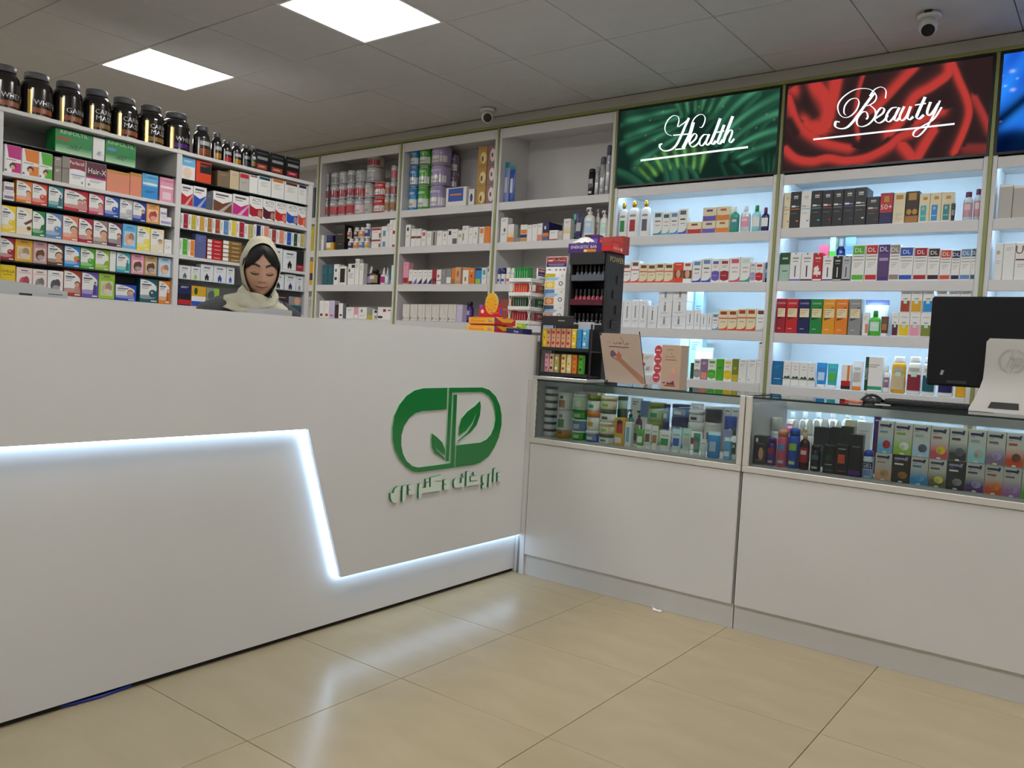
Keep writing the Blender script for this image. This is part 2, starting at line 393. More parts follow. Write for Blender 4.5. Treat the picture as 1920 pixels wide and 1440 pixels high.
BEAUTY_ART = [([(-1.582,2.679),(-1.503,2.689),(-1.412,2.59),(-1.391,2.489),(-1.442,2.41),(-1.516,2.462)],0.0343,1),([(-1.363,2.674),(-1.377,2.571),(-1.402,2.434)],0.0308,1.0),([(-1.621,2.62),(-1.576,2.498),(-1.513,2.418),(-1.41,2.35),(-1.284,2.308)],0.0206,0.9),([(-1.624,2.337),(-1.561,2.28),(-1.474,2.257),(-1.39,2.266),(-1.293,2.243),(-1.186,2.25),(-1.086,2.295),(-1.038,2.337),(-0.965,2.362)],0.0192,1.0),([(-1.23,2.688),(-1.25,2.595),(-1.255,2.472),(-1.233,2.351)],0.0089,0.8),([(-0.981,2.676),(-1.045,2.612),(-1.115,2.535),(-1.164,2.487)],0.0219,0.9),([(-0.813,2.681),(-0.821,2.618),(-0.894,2.564),(-0.965,2.528),(-0.997,2.466),(-1.03,2.403),(-1.077,2.354)],0.0206,1.0),([(-0.808,2.68),(-0.772,2.591),(-0.731,2.495),(-0.714,2.416),(-0.731,2.328),(-0.765,2.228)],0.0137,1.0),([(-0.697,2.49),(-0.65,2.395),(-0.617,2.315)],0.0137,0.75),([(-1.01,2.293),(-0.969,2.242),(-0.942,2.206)],0.0219,1.0),([(-0.867,2.344),(-0.904,2.275),(-0.931,2.218)],0.0206,1.0),([(-0.956,2.4),(-0.897,2.426),(-0.844,2.442)],0.0165,0.9),([(-1.23,2.213),(-1.134,2.252)],0.0123,0.7),([(-0.708,2.248),(-0.623,2.239)],0.024,0.5)]
BEAUTY_DARK = [([(-1.552,2.675),(-1.523,2.563),(-1.483,2.501)],0.0206),([(-1.612,2.488),(-1.571,2.418)],0.0151)]

# ------------------------------------------------------------------ room shell
CEIL = 2.778
RX0, RX1, RY0, RY1 = -8.1, 2.3, -2.45, 4.96
laminate = noise_mat('white_laminate', (0.665, 0.66, 0.65), (0.695, 0.69, 0.68), 1.5, (0.42, 0.52), 0, 2)
board = noise_mat('white_board', (0.66, 0.645, 0.635), (0.70, 0.685, 0.675), 2.0, (0.35, 0.45), 0, 2)
wall_paint = noise_mat('wall_paint', (0.60, 0.59, 0.57), (0.64, 0.63, 0.61), 3.0, (0.6, 0.7))
tile_mats = [noise_mat('floor_tile_%s' % n, a, b, 3.5, (0.20, 0.30), 0, 8, (1, 2.6, 1)) for n, a, b in (
    ('sand', (0.375, 0.305, 0.190), (0.415, 0.34, 0.215)), ('beige', (0.365, 0.297, 0.186), (0.405, 0.332, 0.21)), ('cream', (0.39, 0.318, 0.20), (0.425, 0.35, 0.222)))]
for _t in tile_mats:
    matte(_t, 0.32)
grout = mat((0.12, 0.095, 0.065), 0.8, name='grout')
ceil_tile = noise_mat('ceiling_tile', (0.475, 0.47, 0.465), (0.505, 0.50, 0.495), 9.0, (0.75, 0.85), 0.15, 5)
ceil_gap = mat((0.05, 0.05, 0.05), 0.9, name='ceiling_gap')
clear_glass = glass_mat('clear_glass')
glass_edge = mat((0.012, 0.03, 0.025), 0.15, name='glass_edge')
chrome = mat('silver', 0.2, 0.9)
gap_shade = mat((0.01, 0.009, 0.008), 0.7, name='gap_shade')
green_trim = mat((0.27, 0.30, 0.10), 0.3, name='olive_green_edging')

def setting(name, fn):
    mb = MB(); fn(mb); return mb.build(name, kind='structure')

floor = setting('floor', lambda b: b.box(RX0, RX1, RY0, RY1, -0.06, -0.003, grout))
tile_src = {}
for i in range(-11, 7):
    for j in range(-7, 7):
        x0, y0 = -1.879 + 0.6 * i, 1.360 + 0.6 * j
        xa, xb, ya, yb = max(x0, RX0), min(x0 + .6, RX1), max(y0, RY0), min(y0 + .6, RY1)
        if xb - xa < .03 or yb - ya < .03:
            continue
        k = (round(xb - xa, 3), round(yb - ya, 3), (i * 7 + j * 3) % 3)
        if k not in tile_src:
            mb = MB(); w, d = k[0] / 2 - .0011, k[1] / 2 - .0011
            mb.cbox(-w, w, -d, d, -.009, 0, tile_mats[k[2]], .0008)
            o = mb.build('floor_tile', floor); tile_src[k] = o.data
        else:
            o = bpy.data.objects.new('floor_tile', tile_src[k]); COL.objects.link(o); o.parent = floor
        o.location = ((xa + xb) / 2, (ya + yb) / 2, 0)

ceiling = setting('ceiling', lambda b: b.box(RX0, RX1, RY0, RY1, CEIL + .012, CEIL + .07, ceil_gap))
LIGHT_CELLS = [(-1, -1), (2, -1), (5, -1), (8, -1), (-4, -1), (-1, -5), (2, -5), (5, -5), (8, -5), (-4, -5)]  # the shop floor row is unseen, added for the light it gives
ctile = {}
for k in range(-6, 12):
    for r in range(-10, 3):
        x0, y0 = -4.716 + .6 * k, 3.132 + .6 * r
        xa, xb, ya, yb = max(x0, RX0), min(x0 + .6, RX1), max(y0, RY0), min(y0 + .6, 4.6)
        if xb - xa < .03 or yb - ya < .03 or (k, r) in LIGHT_CELLS:
            continue
        key = (round(xb - xa, 3), round(yb - ya, 3))
        if key not in ctile:
            mb = MB(); w, d = key[0] / 2 - .002, key[1] / 2 - .002
            mb.cbox(-w, w, -d, d, 0, .012, ceil_tile, .002)
            o = mb.build('ceiling_tile', ceiling); ctile[key] = o.data
        else:
            o = bpy.data.objects.new('ceiling_tile', ctile[key]); COL.objects.link(o); o.parent = ceiling
        random.seed(k * 31 + r)
        o.location = ((xa + xb) / 2, (ya + yb) / 2, CEIL + random.uniform(-.0012, .0012))
        o.rotation_euler = (R(random.uniform(-.12, .12)), R(random.uniform(-.12, .12)), 0)

setting('wall_back', lambda b: b.box(RX0, RX1, RY1, RY1 + .1, -.06, CEIL + .07, wall_paint))
setting('wall_front', lambda b: b.box(RX0, RX1, RY0 - .1, RY0, -.06, CEIL + .07, wall_paint))
setting('wall_left', lambda b: b.box(RX0 - .1, RX0, RY0, RY1, -.06, CEIL + .07, wall_paint))
setting('wall_right', lambda b: b.box(RX1, RX1 + .1, RY0, RY1, -.06, CEIL + .07, wall_paint))

panel_light = emission_mat('light_diffuser', (1.0, 0.985, 0.965), PANEL_POWER)
lamp_frame = mat((0.7, 0.7, 0.69), 0.5, name='lamp_frame')
names = {(-1, -1): 'square ceiling light panel above the vitamin rack tubs', (2, -1): 'square ceiling light panel nearest the reception counter',
         (5, -1): 'square ceiling light panel over the first glass cabinet', (8, -1): 'square ceiling light panel over the second glass cabinet'}
for n, (k, r) in enumerate(LIGHT_CELLS):
    cx, cy = -4.716 + .6 * k + .3, 3.132 + .6 * r + .3
    t = tag(empty('ceiling_light', (cx, cy, CEIL)), names.get((k, r), 'ceiling light panel in the %s row, %s from far wall' % ('cabinet' if r == -1 else 'unseen shop floor', ['first', 'second', 'third', 'fourth', 'fifth'][(k + 4) // 3])), 'light', 'ceiling light panels')
    def fr(b):
        for a in ((-.298, -.282, -.298, .298), (.282, .298, -.298, .298), (-.282, .282, -.298, -.282), (-.282, .282, .282, .298)):
            b.box(*a, -.001, .012, lamp_frame)
    part('frame', t, fr)
    part('diffuser', t, lambda b: b.box(-.282, .282, -.282, .282, .004, .010, panel_light))

# ------------------------------------------------------------------ shelving along the back wall
FY, BYK = 4.60, 4.93
XS = [-6.66, -5.668, -4.682, -3.705, -2.733, -1.657, -0.61, 0.44, 1.49]
led_shelf = emission_mat('shelf_led', (0.46, 0.73, 1.0), SHELF_LED)
BAYS = ['corner bay past the vitamin rack', 'bay with small formula cans', 'bay with large formula cans', 'bay with wipes pouches', 'lit bay below the Health sign', 'lit bay below the Beauty sign', 'lit bay below the blue sign', 'lit bay beyond the blue sign']
for n in range(8):
    x0, x1 = XS[n], XS[n + 1]
    lit = n >= 4
    lv = [2.165, 1.880, 1.585, 1.301, 1.001, .698] if n < 5 else [2.168, 1.888, 1.590, 1.298, 1.001, .698]
    t = tag(empty('wall_shelf_unit', ((x0 + x1) / 2, FY, 0)), 'white %sshelf unit, %s' % ('' if lit else 'unlit ', BAYS[n]), 'shelf', 'shelf units along the back wall')
    hw = (x1 - x0) / 2
    part('back_panel', t, lambda b: b.box(-hw, hw, BYK - FY, BYK - FY + .02, 0, 2.69, board))
    for s in (-1, 1):
        part('side_panel', t, lambda b: b.cbox(s * (hw - .009), s * (hw - .030), 0, BYK - FY, 0, 2.69, board, .0015))
    part('edge_trim', t, lambda b: b.cbox(hw - .0085, hw + .0085, -.006, .02, 0, 2.695, green_trim, .001))
    w = hw - .031
    for z in lv:
        if lit and z > 2.1:
            zt = 2.188
        else:
            zt = z
        s_ = MB(); s_.cbox(-w, w, .018, BYK - FY - .001, zt - .02, zt, board, .001); s_.cbox(-w, w, 0, .018, zt - .055, zt, board, .0015)
        sh = s_.build('shelf', t)
        if lit:
            part('led_strip', sh, lambda b: b.box(-w + .02, w - .02, .021, .029, zt - .030, zt - .0215, led_shelf))
    part('plinth', t, lambda b: b.box(-w, w, .03, .05, 0, .10, board))
    for s in (-1, 1):
        part('door', t, lambda b: b.cbox(.003 if s > 0 else -w, w if s > 0 else -.003, 0, .018, .11, .635, laminate, .002))
    part('top_panel', t, lambda b: (b.cbox(-w, w, .018, BYK - FY, 2.672, 2.69, board), b.cbox(-w, w, 0, .018, 2.622 if not lit else 2.66, 2.69, board)))
cornice_m = mat((0.40, 0.385, 0.345), 0.5, name='shaded_cornice')  # grey puts the shade on a white cornice board into its colour
tr = setting('trim_1', lambda b: b.cbox(RX0 + .01, RX1 - .01, 4.585, RY1 - .001, 2.712, CEIL - .004, cornice_m))
part('green_edge', tr, lambda b: b.cbox(RX0 + .01, RX1 - .01, 4.583, 4.62, 2.6955, 2.7115, green_trim, .002))

# backlit signs
def art_mesh(name, parent, x0, x1, z0, z1, y, fn, nx=220, nz=110, strength=1.0):
    me = bpy.data.meshes.new(name)
    vs, fs = [], []
    for j in range(nz + 1):
        for i in range(nx + 1):
            vs.append((x0 + (x1 - x0) * i / nx, y, z0 + (z1 - z0) * j / nz))
    for j in range(nz):
        for i in range(nx):
            a = j * (nx + 1) + i
            fs.append((a, a + 1, a + nx + 2, a + nx + 1))
    me.from_pydata(vs, [], fs)
    ca = me.color_attributes.new('print', 'FLOAT_COLOR', 'POINT')
    buf = []
    for v in vs:
        c = fn(v[0], v[2]); buf += [c[0], c[1], c[2], 1.0]
    ca.data.foreach_set('color', buf)
    me.materials.append(print_emission('backlit_' + name, strength))
    o = bpy.data.objects.new(name, me); COL.objects.link(o); o.parent = parent
    return o

def seg_field(strokes, wide=1.0, soft=1.3, lop=1.0):
    segs = []
    for st in strokes:
        pts, w = st[0], st[1] * wide; a = st[2] if len(st) > 2 else 1.0
        sm = []
        for i in range(len(pts) - 1):
            p0, p1, p2, p3 = pts[max(i - 1, 0)], pts[i], pts[i + 1], pts[min(i + 2, len(pts) - 1)]
            for q in range(4):
                t = q / 4
                sm.append(tuple(.5 * (2 * b + (c - a_) * t + (2 * a_ - 5 * b + 4 * c - d) * t * t + (3 * b - a_ - 3 * c + d) * t ** 3) for a_, b, c, d in zip(p0, p1, p2, p3)))
        pts = sm + [pts[-1]]
        for p, q in zip(pts, pts[1:]):
            dx, dz = q[0] - p[0], q[1] - p[1]
            segs.append((p[0], p[1], dx, dz, dx * dx + dz * dz + 1e-9, w, a, min(p[0], q[0]) - 3.2 * w, max(p[0], q[0]) + 3.2 * w))
    def f(x, z, best=True):
        m = 0.0
        for px, pz, dx, dz, L, w, a, xa, xb in segs:
            if x < xa or x > xb:
                continue
            t = ((x - px) * dx + (z - pz) * dz) / L
            t = 0 if t < 0 else 1 if t > 1 else t
            ex, ez = x - px - t * dx, z - pz - t * dz
            r2 = (ex * ex + ez * ez) / (w * w)
            if lop != 1.0:
                r2 *= (lop if dx * ez - dz * ex > 0 else 1 / lop) ** 2
            g = a * math.exp(-r2 ** soft)
            if g > m:
                m = g
        return m
    return f

SZ0, SZ1 = 2.196, 2.692
def sign(n, label, fn, word):
    x0, x1 = XS[n] + .0105, XS[n + 1] - .0105
    t = tag(empty('light_box_sign', ((x0 + x1) / 2, FY, SZ0)), label, 'sign', 'backlit signs over the lit bays')
    inv = -(x0 + x1) / 2
    def frame(b):
        hw = (x1 - x0) / 2; H = SZ1 - SZ0
        b.box(-hw, hw, -.004, .016, 0, H, mat('black', .4))
        for a in ((-hw, hw, 0, .012), (-hw, hw, H - .012, H), (-hw, -hw + .012, .012, H - .012), (hw - .012, hw, .012, H - .012)):
            b.box(a[0], a[1], -.009, -.004, a[2], a[3], mat('black', .4))
    part('frame', t, frame)
    a = art_mesh('artwork', t, x0 + .012, x1 - .012, SZ0 + .012, SZ1 - .012, FY - .006, fn, strength=SIGN_POWER)
    a.location = (inv, -FY, -SZ0)
    if word:
        b = MB(); em = emission_mat('sign_lettering', (0.86, 0.95, 1.0), 1.15 * SIGN_POWER)
        for pts, w in word:
            stroke(b, pts, w * 1.3, lambda u, v: (u + inv, -.0095, v - SZ0), em, 6, len(pts) > 2)
        b.build('lettering', t)

_h = seg_field(HEALTH_ART, 1.5, 1.2, 1.5)
def health(x, z):
    """palm leaves: pleated fans with bright ribs over a dark ground"""
    val = 0.35 * _h(x, z); warm = 0.0
    for px, pz, a0, a1, r0, r1, fq, cv, br, wm in HEALTH_FANS:
        dx, dz = x - px, z - pz
        r = math.hypot(dx, dz)
        if not r0 < r < r1:
            continue
        an = math.degrees(math.atan2(dz, dx)) % 360
        if not a0 < an < a1:
            continue
        s = .5 + .5 * math.cos((an + cv * r) * fq)
        ed = min(1, (an - a0) / 4, (a1 - an) / 4, (r - r0) / .03, (r1 - r) / .05)
        v = br * ed * (.16 + .84 * s ** 2.2) * (.75 + .25 * math.sin(r * 31 + an * .3))
        if v > val:
            val, warm = v, wm
    c = [0.006 + .045 * val + .07 * val * warm, 0.020 + .20 * val + .10 * val * warm, 0.014 + .105 * val - .045 * val * warm]
    for dx, dz in HEALTH_DROPS:
        d2 = (x - dx) ** 2 + (z - dz) ** 2
        if d2 < 1.2e-4:
            c = [v + .10 * math.exp(-d2 / 2.5e-5) for v in c]
    return c
_b, _bd, _b2 = seg_field(BEAUTY_ART, 1.2, 1.5, 1.55), seg_field(BEAUTY_DARK, 1.4), seg_field(BEAUTY_ART, 2.2, 1.0, 1.6)
def beauty(x, z):
    s = min(1.0, .80 * _b(x, z) + .30 * _b2(x, z)) * (1 - .8 * _bd(x, z))
    return [0.024 + .40 * s ** 1.7, 0.012 + .026 * s, 0.013 + .018 * s]
random.seed(5)
DROPS = [(-.6 + random.random() * 2.1, 2.34 + random.random() * .35, .006 + .010 * random.random()) for _ in range(120)]
def bluesea(x, z):
    s = 0.5 + .25 * math.sin(x * 21 + z * 13) + .25 * math.sin(x * 47 - z * 31)
    d = abs((z - 2.44) - 0.9 * (x + .50))
    dark = math.exp(-(d / .045) ** 2) if x < -.2 else 0
    low = 1 / (1 + math.exp((2.315 - z) * 90))
    c = [0.012 + .01 * s, 0.09 + .14 * s, 0.55 + .3 * s]
    q = (1 - .93 * dark) * (.05 + .95 * low)
    sp = 0.0
    for dx, dz, dr in DROPS:
        d2 = ((x - dx) ** 2 + ((z - dz) * 1.4) ** 2) / (dr * dr)
        if d2 < 4:
            sp = max(sp, math.exp(-d2 * 2))
    return [v * q + sp * .30 * low * (1 - .6 * dark) for v in c]
sign(4, 'backlit sign of green leaves reading Health in script', health, HEALTH)
sign(5, 'backlit sign of red satin reading Beauty in script', beauty, BEAUTY)
sign(6, 'backlit blue water sign at the picture edge', bluesea, None)
sign(7, 'backlit blue water sign beyond the photo frame', bluesea, None)

# ------------------------------------------------------------------ vitamin rack behind the counter
rack = tag(empty('vitamin_rack', (-4.40, 1.64, 0)), 'tall white two-bay rack of vitamin cartons behind the reception counter', 'shelf')
RW, RD = 3.527 - 1.64, .33
part('back_panel', rack, lambda b: b.box(-RD - .018, -RD, 0, RW, .0, 2.135, board))
for y0, y1 in ((0, .018), (.915, .948), (RW - .034, RW)):
    part('side_panel', rack, lambda b: b.cbox(-RD, 0, y0, y1, 0, 2.135, board, .002))
part('top_board', rack, lambda b: b.cbox(-RD - .018, .004, -.002, RW + .002, 2.135, 2.155, board, .002))
for y0, y1 in ((.0185, .9145), (.9485, RW - .0345)):
    for z in (1.85, 1.56, 1.274, .98, .68, .38, .10):
        part('shelf', rack, lambda b: b.cbox(-RD + .001, -.001, y0, y1, z - .018, z, board, .001))
    for z in (2.0015, 1.7155, 1.4255):
        g = part('glass_shelf', rack, lambda b: b.box(-RD + .002, -.006, y0 + .001, y1 - .001, z - .006, z, clear_glass))
        part('glass_edge', g, lambda b: b.box(-.0058, -.0048, y0 + .001, y1 - .001, z - .006, z, glass_edge))
        def pegs(b):
            for yy in (y0 + .002, y1 - .010):
                b.box(-.05, -.04, yy, yy + .008, z - .012, z - .0065, chrome)
        part('shelf_peg', rack, lambda b: b.box(-.05, -.04, y0, y0 + .01, z - .012, z - .0065, chrome))
        part('shelf_peg', rack, lambda b: b.box(-.05, -.04, y1 - .01, y1, z - .012, z - .0065, chrome))

# ------------------------------------------------------------------ reception counter
counter = tag(empty('reception_counter', (-2.40, 0, 0)), 'long white reception counter with glowing stepped panel and green emblem', 'counter')
CY0, CY1 = -1.6, 3.345
part('base_panel', counter, lambda b: b.cbox(-.033, -.015, CY0, CY1 - .045, .018, 1.168, laminate, .001))
part('plinth', counter, lambda b: b.box(-.60, -.03, CY0, CY1, 0, .0178, gap_shade))  # near-black fill paints the shaded gap between counter and floor
Zc = [(CY0, 1.20), (CY1, 1.20), (CY1, .200), (2.118, .207), (1.928, .793), (CY0, .793)]
part('raised_panel', counter, lambda b: b.prism(Zc[::-1], lambda y, z, d: (d, y, z), .008, .025, laminate, laminate))
led_counter = emission_mat('counter_led', (0.50, 0.72, 1.0), COUNTER_LED)
def strip(b):
    pts = [(CY0, .793), (1.928, .793), (2.118, .207), (CY1 - .02, .200)]
    for (ya, za), (yb, zb) in zip(pts, pts[1:]):
        L = math.hypot(yb - ya, zb - za); ty, tz = (yb - ya) / L, (zb - za) / L
        ny, nz = tz, -ty                       # outward, away from the raised panel
        q = [(ya - ny * .010, za - nz * .010), (yb - ny * .010, zb - nz * .010), (yb + ny * .004, zb + nz * .004), (ya + ny * .004, za + nz * .004)]
        b.add([(x, y, z) for x in (-.004, .005) for y, z in q], [(0, 1, 2, 3), (7, 6, 5, 4), (0, 4, 5, 1), (1, 5, 6, 2), (2, 6, 7, 3), (3, 7, 4, 0)], led_counter)
part('led_strip', counter, strip)
part('countertop', counter, lambda b: b.cbox(-.64, .0075, CY0, 3.74, 1.17, 1.20, laminate, .002))
part('end_post', counter, lambda b: b.cbox(-.033, -.002, CY1 - .042, CY1, .0, 1.168, laminate, .002))
part('end_panel', counter, lambda b: b.cbox(-.60, -.02, 3.70, 3.72, .018, 1.168, laminate))
part('end_panel', counter, lambda b: b.cbox(-.60, -.02, CY0, CY0 + .018, .018, 1.168, laminate))
part('filler_strip', counter, lambda b: b.cbox(.0255, .0545, 3.284, CY1, 0, .982, laminate, .002))
part('inner_shelf', counter, lambda b: b.box(-.60, -.02, CY0 + .02, 3.69, .72, .74, board))

# emblem and lettering on the counter
gem = mat('emblem', 0.28, 0, 0, None, None, 0.4)
pale_edge = mat((0.42, 0.68, 0.42), 0.35, name='pale_green_acrylic_edge')
emb = tag(empty('pharmacy_emblem', (-2.3745, 2.35, .58)), 'green capsule emblem with two leaves on the counter front', 'sign')
for k, nm in (('C', 'capsule_half'), ('D', 'capsule_half'), ('L1', 'leaf'), ('L2', 'leaf')):
    part(nm, emb, lambda b: b.prism(LOGO[k], lambda y, z, d: (d, y - 2.35, z - .58), .0005, .006, gem, pale_edge))
mint_face = mat((0.66, 0.76, 0.65), 0.4, name='mint_acrylic')
let = tag(empty('pharmacy_lettering', (-2.3745, 2.35, .46)), 'raised mint Persian lettering below the green capsule emblem', 'sign')
for pl in LETTERS:
    part('letter', let, lambda b: b.prism(pl, lambda y, z, d: (d, y - 2.35, z - .46), .0005, .011, mint_face, mat((0.02, 0.24, 0.08), .4, name='letter_side')))

# ------------------------------------------------------------------ glass display cabinets
frame_m = mat((0.62, 0.60, 0.55), 0.35, name='cream_profile')
CABD = 3.745
for n, (x0, x1) in enumerate(((-2.345, -1.2575), (-1.2525, .02))):
    t = tag(empty('display_cabinet', (x0, 3.28, 0)), ('white glass-topped cabinet holding jars and tubes beside the reception counter', 'white glass-topped cabinet holding dark sprays and condom cartons')[n], 'cabinet', 'glass-topped display cabinets')
    W, D = x1 - x0, CABD - 3.28
    part('toe_kick', t, lambda b: b.box(0, W, .02, .036, 0, .1025, laminate))
    part('lower_panel', t, lambda b: b.cbox(.004, W - .004, 0, .018, .105, .666, laminate, .003))
    part('window_rail', t, lambda b: b.cbox(0, W, -.004, .02, .668, .694, frame_m, .002))
    for s in (0, 1):
        part('post', t, lambda b: b.cbox(*((0, .026) if s == 0 else (W - .022, W)), -.004, .02, .6945, .985, frame_m, .002))
        part('side_panel', t, lambda b: b.box(*((.002, .018) if s == 0 else (W - .018, W - .002)), .021, D, 0, .9735, laminate))
    part('cabinet_floor', t, lambda b: b.box(.0185, W - .0185, .021, D - .001, .680, .700, board))
    part('bottom_board', t, lambda b: b.box(.0185, W - .0185, .037, D - .001, .09, .105, board))
    part('rear_rail', t, lambda b: b.box(.0185, W - .0185, D - .018, D, .918, .9735, laminate))
    part('front_pane', t, lambda b: b.box(.0265, W - .0225, .004, .008, .6945, .9735, clear_glass))
    g = part('top_pane', t, lambda b: b.box(.0265, W - .0225, .002, D + .03, .976, .983, clear_glass))
    part('pane_edge', g, lambda b: b.box(.0265, W - .0225, .0006, .0016, .976, .983, glass_edge))
    part('pane_edge', g, lambda b: b.box(.0265, W - .0225, D + .0305, D + .0315, .976, .983, glass_edge))

